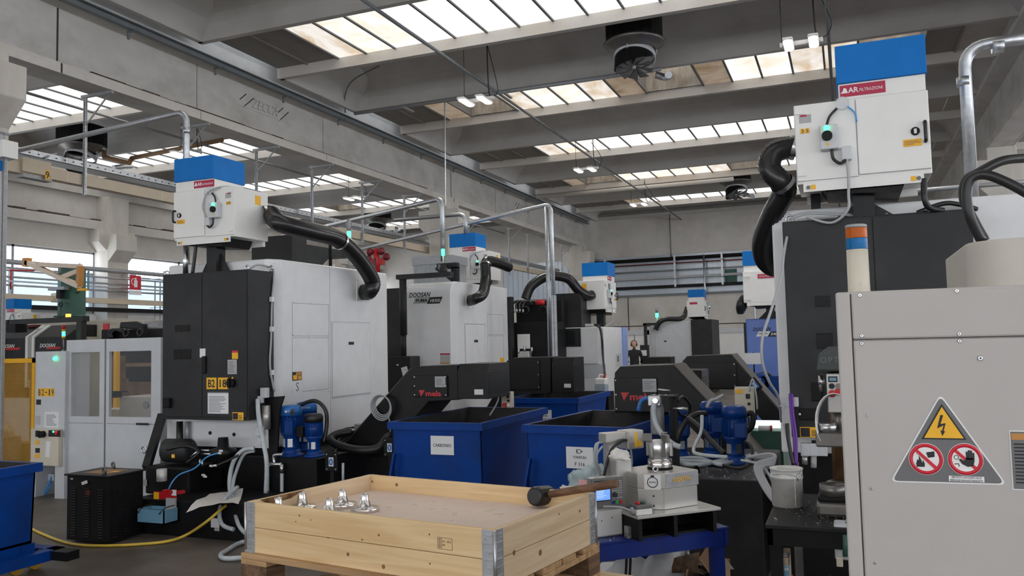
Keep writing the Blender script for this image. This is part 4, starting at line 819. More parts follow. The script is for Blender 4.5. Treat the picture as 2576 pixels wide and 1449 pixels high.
mb = MB(); mb.torus(PY(362, 1131, 6.6), (0, 1, 0), 0.034, 0.008, 16, 6); mb.build('lifting_eye', 'steel', hp)
mb = MB(); mb.tube([PY(420, 1130, 6.6), PY(470, 1122, 6.65), PY(500, 1138, 6.6), PY(470, 1165, 6.6)], 0.016, 7); mb.tube([PY(542, 1172, 6.55), PY(570, 1160, 6.6), PY(600, 1145, 6.65)], 0.012, 7); mb.build('cables', 'black rubber', hp)
mb = MB(); mb.tube([PY(425, 1243, 6.22), PY(428, 1222, 6.22), PY(450, 1195, 6.3), PY(490, 1178, 6.4), PY(520, 1150, 6.5), PY(553, 1139, 6.55)], 0.007, 6); mb.build('blue_air_tube', 'air blue', hp)
q = PY(432, 1148, 6.5); plate((q.x, 6.52, q.z), FRONT, 0.04, 0.035, 'yellow', hp)
pplate(350, 1205, 370, 1222, 6.54, 'paper grey', hp); 
mb = MB(); mb.cyl(PY(407, 1180, 6.45), PY(407, 1210, 6.45), 0.05, n=16); mb.build('bottle_cap', 'tin', hp)
for px in (420, 437, 458):
    a = PY(px, 1240, 6.2); mb = MB(); mb.box(a.x - 0.02, a.x + 0.02, 6.16, 6.22, 0.4, 0.43); mb.build('red_valve', 'red', hp)
pplate(387, 1238, 400, 1256, 6.17, 'yellow', hp, 'warning_label'); pplate(432, 1232, 444, 1247, 6.17, 'paper', hp, 'warning_label'); pplate(387, 1236, 445, 1258, 6.18, 'red', hp, 'red_bracket')
pplate(421, 1252, 444, 1290, 6.17, 'paper grey', hp, 'metal_tag', 0.02); 
rg = MB(); n = 14
qa, qb, qc, qd = PZ(468, 1291, .337), PZ(600, 1272, .337), PZ(612, 1237, .34), PZ(528, 1242, .34)
pts = [[qa.lerp(qb, i / 8).lerp(qd.lerp(qc, i / 8), j / 5) + V(0, 0, random.uniform(0, 0.014) + 0.035 * max(0, math.sin(j * 0.9 + i * 0.35))) for i in range(9)] for j in range(6)]
rg.add([p for r in pts for p in r], [(j * 9 + i, j * 9 + i + 1, (j + 1) * 9 + i + 1, (j + 1) * 9 + i) for j in range(5) for i in range(8)], True)
simple('absorbent_sheet', 'crumpled white absorbent sheet lying on the black oil tray', 'cloth', rg, 'cloth white')
pplate(531, 1303, 552, 1328, 6.2, 'paper', base); pplate(540, 1328, 552, 1336, 6.2, 'paper grey', base)
# blue tray box hooked on the front
bx_ = thing('drip_box', 'pale blue metal drip box hooked before the hydraulic unit', 'box', (-6.1, 6.0, 0.2))
a = PY(344, 1312, 6.0); b = PY(411, 1285, 6.0)
mb = MB(); x0, x1, z0, z1 = PY(344, 1300, 6.0).x, PY(412, 1300, 6.0).x, PY(380, 1318, 6.0).z, PY(380, 1283, 6.0).z
mb.box(x0, x1, 6.0, 6.01, z0, z1); mb.box(x0, x1, 6.17, 6.18, z0, z1); mb.box(x0, x0 + 0.01, 6.0, 6.18, z0, z1); mb.box(x1 - 0.01, x1, 6.0, 6.18, z0, z1); mb.box(x0, x1, 6.0, 6.18, z0, z0 + 0.01); mb.build('box', 'box blue', bx_)
for x in (x0 + 0.03, x1 - 0.04): mb = MB(); mb.tube([(x, 5.995, z1 - 0.03), (x + 0.01, 5.98, z1 - 0.02), (x + 0.02, 6.05, z1 + 0.02), (x + 0.02, 6.2, z1 + 0.02)], 0.005, 6); mb.build('hook', 'black rubber', bx_)
# filter unit and hose
f1 = filter_unit('filter unit with blue hood mounted over the B2 18 cabinet', (-6.64, 6.85, 2.545), pedestal=0.37, number='48')
mb = MB(); q = PY(467, 660, 6.95); mb.cyl((q.x + 6.64, 0.1, 0.0), (q.x + 6.64, 0.1, 0.33), 0.03, n=12); mb.build('drain_pipe', 'steel', f1); mb = MB(); mb.tube([(0.26, 0.05, 0.36), (0.24, 0.05, 0.2), (0.21, 0.05, 0.02)], 0.018, 8); mb.build('drain_hose', 'black rubber', f1)
hose('long ribbed black hose curving from the B2 18 filter unit to the white side', [(-5.83, 7.33, 3.2), (-5.76, 7.36, 3.2), PX(705, 562, -5.55), PX(780, 582, -5.42), PX(850, 602, -5.36), PX(900, 648, -5.33), PX(936, 705, -5.33), PX(930, 732, -5.36), PX(913, 735, XS)], 0.098, (0.02, 0.52), ((XS, PX(912, 730, XS).y, PX(912, 730, XS).z), SIDE))
# arm structure standing behind on the roof of the machine
mb = MB(); a = PX(730, 640, -6.3); mb.box(-6.8, -6.2, 8.3, 8.6, 2.69, 3.12); mb.prism([(8.6, 3.05), (9.9, 3.05), (9.9, 2.98), (9.2, 2.9), (8.9, 2.69), (8.6, 2.69)], 'x', -6.5, -6.3); simple('tool_drive', 'charcoal drive housing rising behind the B2 18 machine top', 'machine part', mb, 'charcoal paint')
mb = MB(); q = PX(831, 635, -5.75); mb.cyl((q.x, q.y, 2.69), (q.x, q.y, PX(831, 600, -5.75).z), 0.02, n=8); simple('hose_support', 'thin black rod propping the long ribbed hose', 'support', mb, 'black')
# ================================================================ COOLANT TANK AND PUMPS BESIDE B2 18
ct = thing('coolant_tank', 'long black coolant tank beside the B2 18 machine carrying three blue pumps', 'tank', (-5.3, 8, 0))
mb = MB(); mb.box(-5.87, -4.9, 6.93, 7.1, 0, 0.65); mb.box(-5.56, -4.9, 7.1, 9.1, 0, 0.65); mb.build('tank', 'black', ct, 0.006)
def pump(label, base, s=1.0, cap='pump blue light', capm=None, logo=False, box=0, group='blue coolant pumps'):
    t = thing('coolant_pump', label, 'pump', base, 0, group, local=True); t.scale = (s,) * 3
    mb = MB(); mb.lathe([(0.13, 0), (0.13, 0.018), (0.1, 0.022), (0.095, 0.05), (0.085, 0.07)], (0, 0, 0), n=20); mb.build('foot', 'pump blue', t)
    mb = MB(); mb.lathe([(0.085, 0.06), (0.078, 0.1), (0.08, 0.2), (0.105, 0.225), (0.108, 0.25)], (0, 0, 0), n=20); mb.build('neck', 'pump blue', t)
    for a in (-0.6, 0.5):
        mb = MB(); c, s_ = math.sin(a), -math.cos(a); mb.obox((c * 0.082, s_ * 0.082, 0.14), (0.05, 0.012, 0.085), (V(-s_, c, 0), V(c, s_, 0), V(0, 0, 1))); mb.build('coupling_guard', 'steel', t)
    mb = MB(); mb.lathe([(0.1, 0.24), (0.1, 0.42)], (0, 0, 0), n=20)
    for i in range(20): a = 2 * math.pi * i / 20; mb.obox((0.103 * math.cos(a), 0.103 * math.sin(a), 0.33), (0.018, 0.004, 0.17), (V(math.cos(a), math.sin(a), 0), V(-math.sin(a), math.cos(a), 0), V(0, 0, 1)))
    mb.build('cooling_fins', 'pump blue', t)
    mb = MB(); mb.lathe([(0.112, 0.42), (0.114, 0.47), (0.108, 0.5), (0.09, 0.52), (0.05, 0.525)], (0, 0, 0), n=20); mb.build('fan_cowl', cap, t)
    if logo:
        mb = MB(); mb.cyl((0.02, -0.115, 0.465), (0.02, -0.112, 0.465), 0.012, n=12); mb.build('logo_mark', 'print white', t)
        lettering('LOWARA', (0.07, -0.103, 0.465), (V(0.85, 0.52, 0).normalized(), V(0, 0, 1)), 'print white', t, h=0.014)
    mb = MB(); mb.obox((-0.12 if box < 0 else 0.06, -0.1, 0.29 + 0.02), (0.1, 0.07, 0.13)); mb.build('terminal_box', 'black' if box < 0 else 'pump blue', t, 0.008)
    return t
pump('tall blue coolant pump with light blue cowl at the tank front', PZ(730, 1147, .65) + V(0, .02, 0), 0.98, logo=True, box=1)
pump('tall blue coolant pump standing behind its twin on the tank', PZ(772, 1131, .65) + V(0, 0, 0), 0.98, logo=True, box=1)
pump('shorter blue coolant pump with black cap on the tank corner', PZ(786, 1149, .65) + V(0, .03, 0), 0.82, 'black rubber', box=-1)
mb = MB(); mb.tube([PZ(735, 1040, 1.1), PY(742, 1026, 7.15), PY(790, 1008, 7.2), PY(818, 1030, 7.2), PY(822, 1070, 7.2), PY(814, 1112, 7.15)], 0.02, 10); simple('pump_hose', 'arched black hose leaving the top of the blue pumps', 'hose', mb, 'black rubber')
fb = thing('filter_bracket', 'black bracket plate with grey inline coolant filter beside cabinet B2 18', 'filter', (-5.55, 6.9, 0.66))
mb = MB(); a = PY(662, 1000, 6.96); b = PY(724, 1140, 6.96); mb.prism([(PY(665, 1000, 6.96).x, PY(665, 1000, 6.96).z), (PY(716, 996, 6.96).x, PY(716, 996, 6.96).z), (PY(705, 1030, 6.96).x, PY(705, 1030, 6.96).z), (PY(698, 1142, 6.96).x, 0.65), (PY(678, 1142, 6.96).x, 0.65), (PY(676, 1040, 6.96).x, PY(676, 1040, 6.96).z)], 'y', 6.95, 6.97); mb.build('plate', 'black', fb)
mb = MB(); mb.cyl(PY(669, 1020, 6.9), PY(670, 1080, 6.9), 0.045, n=18); mb.build('filter_cartridge', 'aluminium', fb)
mb = MB(); mb.obox(PY(650, 1005, 6.86), (0.11, 0.05, 0.07)); mb.build('valve_block', 'light grey paint', fb, 0.006)
mb = MB(); mb.obox(PY(666, 988, 6.88), (0.08, 0.05, 0.1)); mb.build('switch_box', 'light grey paint', fb, 0.006)
mb = MB(); mb.obox(PY(655, 1085, 6.86), (0.1, 0.05, 0.09)); mb.cyl(PY(656, 1100, 6.86), PY(656, 1120, 6.86), 0.03, n=10); mb.build('regulator', 'light grey paint', fb, 0.006)
mb = MB(); mb.tube([PY(648, 1005, 6.8), PY(651, 1050, 6.72), PY(662, 1110, 6.66), PY(671, 1165, 6.64), PY(669, 1240, 6.64)], 0.022, 10); simple('coolant_hose', 'thick grey hose falling from the inline filter past the tank front', 'hose', mb, 'hose clear')
tp = thing('tee_pipe', 'steel tee fitting with two clear hoses hanging on the tank front', 'pipe fitting', PY(690, 1165, 6.85))
mb = MB(); mb.tube([PY(712, 1143, 6.88), PY(690, 1146, 6.88), PY(690, 1165, 6.88)], 0.018, 10); mb.cyl(PY(672, 1168, 6.88), PY(710, 1168, 6.88), 0.018, n=10); mb.cyl(PY(672, 1168, 6.88), PY(672, 1190, 6.88), 0.02, n=10); mb.cyl(PY(709, 1168, 6.88), PY(709, 1190, 6.88), 0.02, n=10); mb.build('tee', 'steel', tp)
for px in (673, 709): mb = MB(); mb.cyl(PY(px, 1190, 6.88), PY(px, 1290, 6.88), 0.018, n=10); mb.build('clear_hose', 'hose clear', tp)
mb = MB(); mb.tube([PY(640, 1128, 6.85), PY(612, 1132, 6.8), PY(588, 1160, 6.72), PY(578, 1205, 6.6), PY(582, 1250, 6.5), PY(598, 1280, 6.4), PY(625, 1295, 6.3)], 0.022, 10); simple('coolant_hose', 'thick clear coolant hose looping in a bow left of the tank', 'hose', mb, 'hose clear')
mb = MB(); mb.tube([PY(640, 1134, 6.88), PY(615, 1142, 6.84), PY(598, 1175, 6.75), PY(586, 1220, 6.55), PY(588, 1270, 6.35), PY(600, 1320, 6.1), PY(622, 1345, 6.0), PY(640, 1350, 5.9)], 0.018, 10); simple('coolant_hose', 'inner clear hose of the bow hanging left of the tank', 'hose', mb, 'hose clear')
mb = MB(); mb.tube([PZ(650, 1360, 0.03), PZ(605, 1365, 0.03), PZ(570, 1385, 0.03), PZ(555, 1396, 0.03), PZ(570, 1405, 0.03), PZ(640, 1400, 0.03)], 0.02, 8); simple('coolant_hose', 'clear hose lying in a loop on the floor by the pallet', 'hose', mb, 'hose clear')
mb = MB(); mb.tube([PY(598, 1225, 6.5), PY(565, 1255, 6.3), PY(552, 1290, 6.15), PY(560, 1320, 6.12), PY(588, 1332, 6.12)], 0.02, 8); simple('coolant_hose', 'short clear hose curling in front of the oil tray', 'hose', mb, 'hose clear')
jb = thing('junction_box', 'grey metal junction box with black cables on the coolant tank', 'junction box', (-5.2, 8.3, 0.66))
a = PX(890, 1070, -5.35); mb = MB(); c = PY(912, 1088, 8.15); mb.box(c.x - 0.08, c.x + 0.09, 8.1, 8.2, c.z - 0.1, c.z + 0.1); mb.build('box', 'galv dull', jb, 0.01)
mb = MB(); mb.box(c.x - 0.02, c.x + 0.02, 8.13, 8.17, 0.65, c.z - 0.1); mb.build('stand', 'black', jb)
for i in range(4):
    mb = MB(); mb.tube([c + V(-0.08, -0.02, 0.06 - 0.04 * i), c + V(-0.22, -0.1, 0.02 - 0.06 * i), PY(848, 1138 - 3 * i, 7.6), PY(836, 1150, 7.0)], 0.012, 6); mb.build('cable', 'black rubber', jb)
mb = MB(); mb.tube([PY(885, 1086, 7.9), PY(850, 1092, 7.8), PY(832, 1105, 7.7), PY(850, 1120, 7.6), PY(900, 1132, 7.55), PY(950, 1128, 7.6), PY(975, 1100, 7.7), PY(990, 1095, 7.8)], 0.045, 12); simple('foam_hose', 'thick black foam insulated hose winding over the coolant tank', 'hose', mb, 'black rubber')
for lab, q, Y in (('black bracket with blue notice plate on the tank front corner', (833, 1162), 6.88), ('black bracket with blue notice plate near the carbonio bin', (980, 1126), 7.4)):
    t = thing('notice_bracket', lab, 'bracket', PY(*q, Y)); p = PY(*q, Y); mb = MB(); mb.box(p.x - 0.07, p.x + 0.07, Y, Y + 0.012, p.z - 0.09, p.z + 0.1); mb.build('plate', 'black', t, 0.004); plate((p.x, Y, p.z), FRONT, 0.052, 0.085, 'paper', t, name='notice'); lettering('0', (p.x, Y - 0.003, p.z), FRONT, 'pump blue light', t, h=0.07, bold=0.04); bolts([(p.x + s * 0.05, Y, p.z + u * 0.07) for s in (-1, 1) for u in (-1, 1)], (0, -1, 0), 0.008, 'steel', t)
    mb = MB(); mb.box(p.x - 0.02, p.x + 0.02, Y + 0.012, Y + 0.056, 0.0 if Y > 7 else 0.3, p.z - 0.05); mb.build('stem', 'black', t)
mb = MB(); mb.cyl(PY(863, 1165, 6.926), PY(863, 1225, 6.926), 0.013, n=8); simple('level_gauge', 'slim vertical level gauge tube on the tank front', 'gauge', mb, 'hose clear')
# ================================================================ CHIP CONVEYORS
def conveyor(label, poly, Y, depth, cover, motor, mside=1, feet=None, slope=None):
    t = thing('chip_conveyor', label, 'conveyor', (PY(*poly[0], Y).x, Y + depth / 2, 0), group='black chip conveyors')
    P = [(PY(x, y, Y).x, PY(x, y, Y).z) for x, y in poly]
    mb = MB(); mb.prism(P, 'y', Y, Y + depth); body = mb.build('casing', 'conveyor black', t, 0.008)
    if slope:
        a, b = slope; a = V(P[a][0], 0, P[a][1]); b = V(P[b][0], 0, P[b][1]); d = (b - a).normalized(); n = V(-d.z, 0, d.x); n = n if n.z > 0 else -n
        mb = MB(); mb.obox(V((a.x + b.x) / 2, Y + depth / 2, (a.z + b.z) / 2) + n * 0.006, ((b - a).length, depth - 0.03, 0.012), (d, V(0, 1, 0), n)); mb.build('ramp_cover', 'conveyor slope', t)
    if cover:
        x0, y0, x1, y1, logo = cover; cx, cz, w, h = prect(x0, y0, x1, y1, Y)
        mb = MB(); mb.box(cx - w / 2, cx + w / 2, Y - 0.025, Y, cz - h / 2, cz + h / 2); cv = mb.build('head_cover', 'conveyor black', t, 0.006)
        bolts([(cx + s * w * 0.46, Y - 0.025, cz + u * h * 0.42) for s in (-1, 1) for u in (-1, 0, 1)], (0, -1, 0), 0.009, 'steel', cv)
        if logo:
            lx, ly, lw, px0, py0, px1, py1 = logo; q = PY(lx, ly, Y - 0.025)
            lettering('mela', (q.x + 0.03, Y - 0.026, q.z), FRONT, 'red', cv, w=lw * 0.72, h=lw * 0.24, bold=0.03)
            mb = MB(); k = lw * 0.14; x_ = q.x - lw * 0.42; mb.prism([(x_ - k, q.z + k), (x_ + k, q.z + k), (x_ - k * 0.3, q.z - k), (x_ - k * 0.6, q.z)], 'y', Y - 0.028, Y - 0.025); mb.build('logo_mark', 'red', cv)
            pplate(px0, py0, px1, py1, Y - 0.025, 'paper grey', cv); cx2, cz2, w2, h2 = prect(px0, py0, px1, py1, Y - 0.025); lines((cx2, Y - 0.028, cz2), FRONT, w2 * 0.8, h2 * 0.7, 5, 'ink grey', cv)
    if motor:
        x0, y0, x1, y1, dy, dd = motor; cx, cz, w, h = prect(x0, y0, x1, y1, Y - dy)
        a = Y - dy; mb = MB(); mb.prism([(a, cz - h / 2), (a, cz + h * 0.3), (a + 0.06, cz + h / 2), (a + dd, cz + h / 2), (a + dd, cz - h / 2)], 'x', cx - w / 2, cx + w / 2); mc = mb.build('motor_cover', 'conveyor black', t, 0.006)
        mb = MB(); xs = cx + mside * w / 2
        for i in range(9): zz = cz - h * 0.35 + h * 0.07 * i; mb.box(xs - 0.002, xs + mside * 0.006, a + 0.03, a + dd - 0.05, zz, zz + h * 0.03)
        mb.build('louvres', 'black', mc)
        plate((cx + w * 0.2 * mside, a, cz - h * 0.3), FRONT, 0.1, 0.055, 'paper', mc, name='warning_label')
    if feet:
        for fx in feet: mb = MB(); q = PY(fx, 1000, Y + depth / 2); mb.box(q.x - 0.04, q.x + 0.04, Y + 0.1, Y + depth - 0.1, 0, 0.95); mb.build('leg', 'conveyor black', t)
    return t
conveyor('black chip conveyor rising from B2 18 to the carbonio bin', [(855, 1130), (1030, 930), (1045, 922), (1150, 918), (1152, 1006), (1078, 1010), (960, 1150)], 8.0, 0.62, (1042, 944, 1128, 998, (1084, 990, 0.26, 1094, 947, 1121, 974)), (1150, 916, 1228, 1004, 0.06, 0.6), 1, None, (0, 1))
conveyor('short black chip conveyor head above the carbonio bin by the white lathe', [(1190, 1080), (1278, 935), (1290, 900), (1385, 898), (1385, 990), (1300, 995), (1235, 1090)], 11.35, 0.55, (1276, 907, 1360, 980, None), (1387, 900, 1445, 988, 0.05, 0.5), 1, (1255,))
conveyor('black chip conveyor descending to the right over the F 316 bin', [(1546, 1038), (1546, 938), (1560, 922), (1692, 918), (2030, 1276), (1950, 1290), (1700, 1038)], 8.1, 0.6, (1546, 950, 1655, 1036, (1604, 998, 0.3, 1616, 953, 1652, 986)), None, 1, None, (3, 4))
conveyor('black chip conveyor furthest along the right row by the blue machine', [(1716, 978), (1716, 910), (1728, 896), (1838, 892), (2080, 1171), (2020, 1176), (1850, 980)], 10.7, 0.6, (1722, 912, 1855, 976, None), None, 1, (1780,), (3, 4))
mb = MB(); c = PY(1765, 955, 8.85); mb.box(c.x - 0.22, c.x + 0.03, 8.7, 9.15, 1.06, 1.42); o = simple('gear_motor', 'small black motor housing with side louvres behind the F 316 conveyor', 'motor', mb, 'conveyor black', bevel=0.01)
mb = MB()
for i in range(7): mb.box(c.x + 0.028, c.x + 0.035, 8.75, 9.1, 1.12 + 0.035 * i, 1.135 + 0.035 * i)
mb.build('louvres', 'black', o)
mb = MB()
for i in range(4): mb.torus(PY(962, 1025, 7.93) + V(0.0, 0.012 * i - 0.03, 0.006 * i), (0.15, 1, 0.1), 0.14 - 0.012 * i, 0.008, 26, 6)
mb.tube([PY(975, 1040, 7.93), PY(982, 1070, 7.95), PY(981, 1095, 8.0)], 0.009, 6); mb.tube([PY(970, 995, 7.93), PY(978, 988, 7.98)], 0.008, 6); simple('cable_coil', 'grey cable coil hung on the B2 18 chip conveyor', 'cable', mb, 'cable grey')
# hanging controls of the conveyors
def conv_box(label, q, Y, w, h, lamp=True):
    p = PY(*q, Y); t = thing('control_box', label, 'control box', (p.x, Y, p.z - h / 2), group='conveyor control boxes')
    mb = MB(); mb.box(p.x - w / 2, p.x + w / 2, Y, Y + 0.1, p.z - h / 2, p.z + h / 2); mb.build('box', 'cream', t, 0.008)
    mb = MB(); mb.cyl((p.x - w * 0.1, Y - 0.03, p.z - h * 0.33), (p.x - w * 0.1, Y, p.z - h * 0.33), 0.028, n=14); mb.build('stop_button', 'red', t)
    mb = MB(); mb.cyl((p.x + w * 0.25, Y - 0.02, p.z - h * 0.33), (p.x + w * 0.25, Y, p.z - h * 0.33), 0.018, n=12); mb.build('start_button', 'print white', t)
    mb = MB(); mb.box(p.x + w * 0.1, p.x + w * 0.32, Y - 0.012, Y, p.z + h * 0.12, p.z + h * 0.28); mb.build('display', 'ink', t)
    mb = MB(); mb.cyl((p.x + w * 0.25, Y - 0.015, p.z - h * 0.05), (p.x + w * 0.25, Y, p.z - h * 0.05), 0.014, n=12); mb.build('knob', 'ink', t)
    plate((p.x - w * 0.25, Y, p.z + h * 0.36), FRONT, w * 0.4, h * 0.14, 'yellow', t); return t
conv_box('cream control box with red button beside the F 316 chip conveyor', (1872, 1012), 8.03, 0.17, 0.28)
conv_box('cream control box between the carbonio bin and the second conveyor', (1273, 1006), 8.75, 0.12, 0.18)
mb = MB(); mb.tube([PY(1885, 985, 8.0), PY(1888, 965, 8.0), PY(1895, 955, 8.0), PY(1903, 1000, 7.98), PY(1905, 1030, 7.98)], 0.008, 6); simple('control_cable', 'grey cable looped over the control box by the F 316 conveyor', 'cable', mb, 'cable grey')
for lab, q, Y, rot in (('round black clamp with blue notice on the conveyor by the carbonio bins', (1264, 965), 8.8, 0), ('round black clamp with blue notice on the sloping F 316 conveyor', (1899, 968), 8.3, 0)):
    p = PY(*q, Y); t = thing('pipe_clamp', lab, 'clamp', p); mb = MB(); mb.obox(p, (0.09, 0.02, 0.13), (V(0.8, 0, 0.6), V(0, 1, 0), V(-0.6, 0, 0.8))); mb.build('plate', 'black', t, 0.01); mb = MB(); mb.obox(p + V(0, -0.013, 0), (0.05, 0.006, 0.08), (V(0.8, 0, 0.6), V(0, 1, 0), V(-0.6, 0, 0.8))); mb.build('notice', 'pump blue light', t); mb = MB(); mb.obox(p + V(0, -0.017, 0), (0.018, 0.004, 0.05), (V(0.8, 0, 0.6), V(0, 1, 0), V(-0.6, 0, 0.8))); mb.build('notice_mark', 'print white', t)
mb = MB(); mb.tube([PY(1232, 1045, 8.6), PY(1252, 1010, 8.7), PY(1257, 975, 8.75), PY(1270, 966, 8.75)], 0.009, 6); simple('control_cable', 'thin grey cable hanging from the clamp by the carbonio bins', 'cable', mb, 'cable grey')
# ================================================================ CHIP BINS
def bin_(label, x0, x1, y0, y1, zr, rot=0.0, lever=True, z0=0.2, base=True):
    cx, cy = (x0 + x1) / 2, (y0 + y1) / 2; w, d = x1 - x0, y1 - y0
    t = thing('chip_bin', label, 'bin', (cx, cy, 0), rot, 'blue tipping chip bins', local=True)
    hw, hd = w / 2, d / 2; bb = hd - 0.42; th = 0.012
    prof = [(-hd, zr), (-hd + 0.03, z0), (bb, z0), (hd, zr)]
    for s in (-1, 1):
        mb = MB(); mb.prism(prof, 'x', s * hw, s * (hw - th)); mb.build('side_wall', 'bin blue', t)
        mb = MB(); mb.prism([(y_ * 0.99, z_) for y_, z_ in prof], 'x', s * (hw - th), s * (hw - th - 0.003)); mb.build('side_lining', 'bin inside', t)
    for nm, m, o in (('front_wall', 'bin blue', 0), ('front_lining', 'bin inside', th)):
        mb = MB(); mb.add([(sx * hw, y_ + o + e, z_) for e in (0, th if o == 0 else 0.003) for sx, y_, z_ in ((-1, -hd, zr), (1, -hd, zr), (1, -hd + 0.03, z0), (-1, -hd + 0.03, z0))], [(0, 1, 2, 3), (7, 6, 5, 4), (0, 4, 5, 1), (1, 5, 6, 2), (2, 6, 7, 3), (3, 7, 4, 0)]); mb.build(nm, m, t)
    for nm, m, o in (('back_wall', 'bin blue', 0), ('back_lining', 'bin inside', -th)):
        mb = MB(); mb.add([(sx * hw, y_ + o - e, z_) for e in (0, th if o == 0 else 0.003) for sx, y_, z_ in ((-1, hd, zr), (1, hd, zr), (1, bb, z0), (-1, bb, z0))], [(0, 1, 2, 3), (7, 6, 5, 4), (0, 4, 5, 1), (1, 5, 6, 2), (2, 6, 7, 3), (3, 7, 4, 0)]); mb.build(nm, m, t)
    mb = MB(); mb.box(-hw, hw, -hd + 0.03, bb, z0, z0 + 0.02); mb.build('bottom', 'bin inside', t)
    r = 0.035
    for nm, b in (('rim_bar', (-hw - r, hw + r, -hd - r, -hd)), ('rim_bar', (-hw - r, hw + r, hd, hd + r)), ('rim_bar', (-hw - r, -hw, -hd, hd)), ('rim_bar', (hw, hw + r, -hd, hd))):
        mb = MB(); mb.box(*b, zr - 0.07, zr); mb.build(nm, 'bin blue', t)
    mb = MB(); lever and mb.bar((-hw + 0.06, -hd - 0.06, zr - 0.3), (-hw - 0.02, -hd - 0.1, z0 + 0.02), 0.02, 0.05, (0, 1, 0)) and mb.build('front_strut', 'bin blue', t)
    mb = MB(); lever and mb.tube([(hw + 0.01, hd - 0.1, zr - 0.35), (hw + 0.05, hd + 0.04, zr - 0.5), (hw + 0.05, hd + 0.06, zr - 0.75)], 0.012, 6) and mb.build('tipping_lever', 'air blue', t)
    if base:
        mb = MB(); mb.box(-hw - 0.02, hw + 0.02, -hd + 0.02, -hd + 0.12, 0.12, z0); mb.box(-hw - 0.02, hw + 0.02, bb - 0.1, bb, 0.12, z0); mb.box(-hw, -hw + 0.1, -hd, bb, 0.12, z0); mb.box(hw - 0.1, hw, -hd, bb, 0.12, z0); mb.build('undercarriage', 'bin blue', t)
        for a in (-hw + 0.08, hw - 0.08):
            for b in (-hd + 0.1, bb - 0.08): mb = MB(); mb.cyl((a - 0.02, b, 0.06), (a + 0.02, b, 0.06), 0.06, n=16); mb.box(a - 0.03, a + 0.03, b - 0.015, b + 0.015, 0.06, 0.12); mb.build('castor', 'guard yellow', t)
    return t
b1 = bin_('blue tipping bin with a plain CARBONIO sheet under the long conveyor head', -4.2, -3.25, 7.2, 8.98, 1.0)
def bin_sheet(b, x0, y0, x1, y1, Y, texts, yfix):
    cx, cz, w, h = prect(x0, y0, x1, y1, Y); c = V(cx, yfix, cz) - b.location
    R = Matrix.Rotation(-b.rotation_euler.z, 3, 'Z'); c = R @ V(cx - b.location.x, 0, cz); c.y = yfix
    p = plate(c, FRONT, w, h, 'paper', b, 0.003, 'paper_sheet')
    for txt, dz, hh, ww in texts: lettering(txt, c + V(0, -0.0035, dz * h), FRONT, 'ink', b, h=hh * h, w=ww * w)
    return c, w, h
hd1 = (8.98 - 7.2) / 2
bin_sheet(b1, 1083, 1096, 1142, 1145, 7.2, (('CARBONIO', 0.0, 0.17, 0.78),), -hd1 + 0.003)
b2 = bin_('blue tipping bin with a TORNITURA F 316 sheet behind the blue work table', -2.68, -1.72, 7.08, 8.66, 1.0, -0.1)
c, w_, h_ = bin_sheet(b2, 1442, 1125, 1515, 1182, 7.06, (('TORNITURA', 0.02, 0.12, 0.5), ('F 316', -0.3, 0.17, 0.36)), -0.79 + 0.003)
mb = MB(); mb.lathe([(0.0155, 0), (0.02, 0), (0.02, 0.002), (0.0155, 0.002)], c + V(-0.004, -0.0035, 0.3 * h_), (0, -1, 0), 14, cap=False); mb.box(c.x - 0.03, c.x - 0.025, c.y - 0.0055, c.y - 0.0035, c.z + 0.3 * h_ - 0.02, c.z + 0.3 * h_ + 0.02); mb.box(c.x + 0.016, c.x + 0.03, c.y - 0.0055, c.y - 0.0035, c.z + 0.3 * h_ - 0.005, c.z + 0.3 * h_ + 0.003); mb.build('logo_mark', 'ink', b2)
b3 = bin_('blue tipping bin with a TORNITURA CARBONIO sheet below the short conveyor head', -4.3, -3.34, 10.5, 12.0, 1.0)
c, w_, h_ = bin_sheet(b3, 1345, 1031, 1388, 1066, 10.5, (('TORNITURA', 0.08, 0.1, 0.5), ('CARBONIO', -0.22, 0.18, 0.85)), -0.75 + 0.003)
mb = MB(); mb.lathe([(0.0155, 0), (0.02, 0), (0.02, 0.002), (0.0155, 0.002)], c + V(0, -0.0035, 0.32 * h_), (0, -1, 0), 14, cap=False); mb.build('logo_mark', 'ink', b3)
# ================================================================ WHITE VERTICAL LATHE OF THE SECOND PLACE
m2 = thing('vertical_lathe', 'white lathe with curved front and slanted black name plate', 'machine', (-5.9, 12.6, 0))
mb = MB(); pr = [(11.2, 0.05), (11.2, 2.5)] + [(11.2 + 0.2 * (1 - math.cos(a)), 2.5 + 0.2 * math.sin(a)) for a in (0.3, 0.6, 0.9, 1.2, 1.57)] + [(13.45, 2.7), (13.45, 0.05)]
mb.prism(pr, 'x', -6.27, -5.5); h2 = mb.build('white_housing', white, m2, 0.015)
mb = MB(); mb.box(-6.95, -6.28, 11.6, 13.6, 0.0, 2.66); mb.build('rear_cabinet', 'charcoal paint', m2, 0.01)
mb = MB(); mb.box(-5.52, -5.44, 13.46, 13.6, 0.0, 2.55); mb.build('edge_post', 'charcoal paint', m2)
lettering('DOOSAN', (PY(1056, 742, 11.2).x, 11.199, PY(1056, 742, 11.2).z), FRONT, 'ink', h2, w=0.37, h=0.075, shear=0.3, bold=0.015)
def para(x0, y0, x1, y1, Y, m, par, sk=0.05, name='name_plate', t=0.003): cx, cz, w, h = prect(x0, y0, x1, y1, Y); mb = MB(); mb.prism([(cx - w / 2 - sk / 2, cz - h / 2), (cx + w / 2 - sk / 2, cz - h / 2), (cx + w / 2 + sk / 2, cz + h / 2), (cx - w / 2 + sk / 2, cz + h / 2)], 'y', Y - t, Y); return mb.build(name, m, par)
para(1042, 748, 1077, 763, 11.2, 'paper grey', h2); para(1077, 748, 1110, 763, 11.2, 'ink', h2)
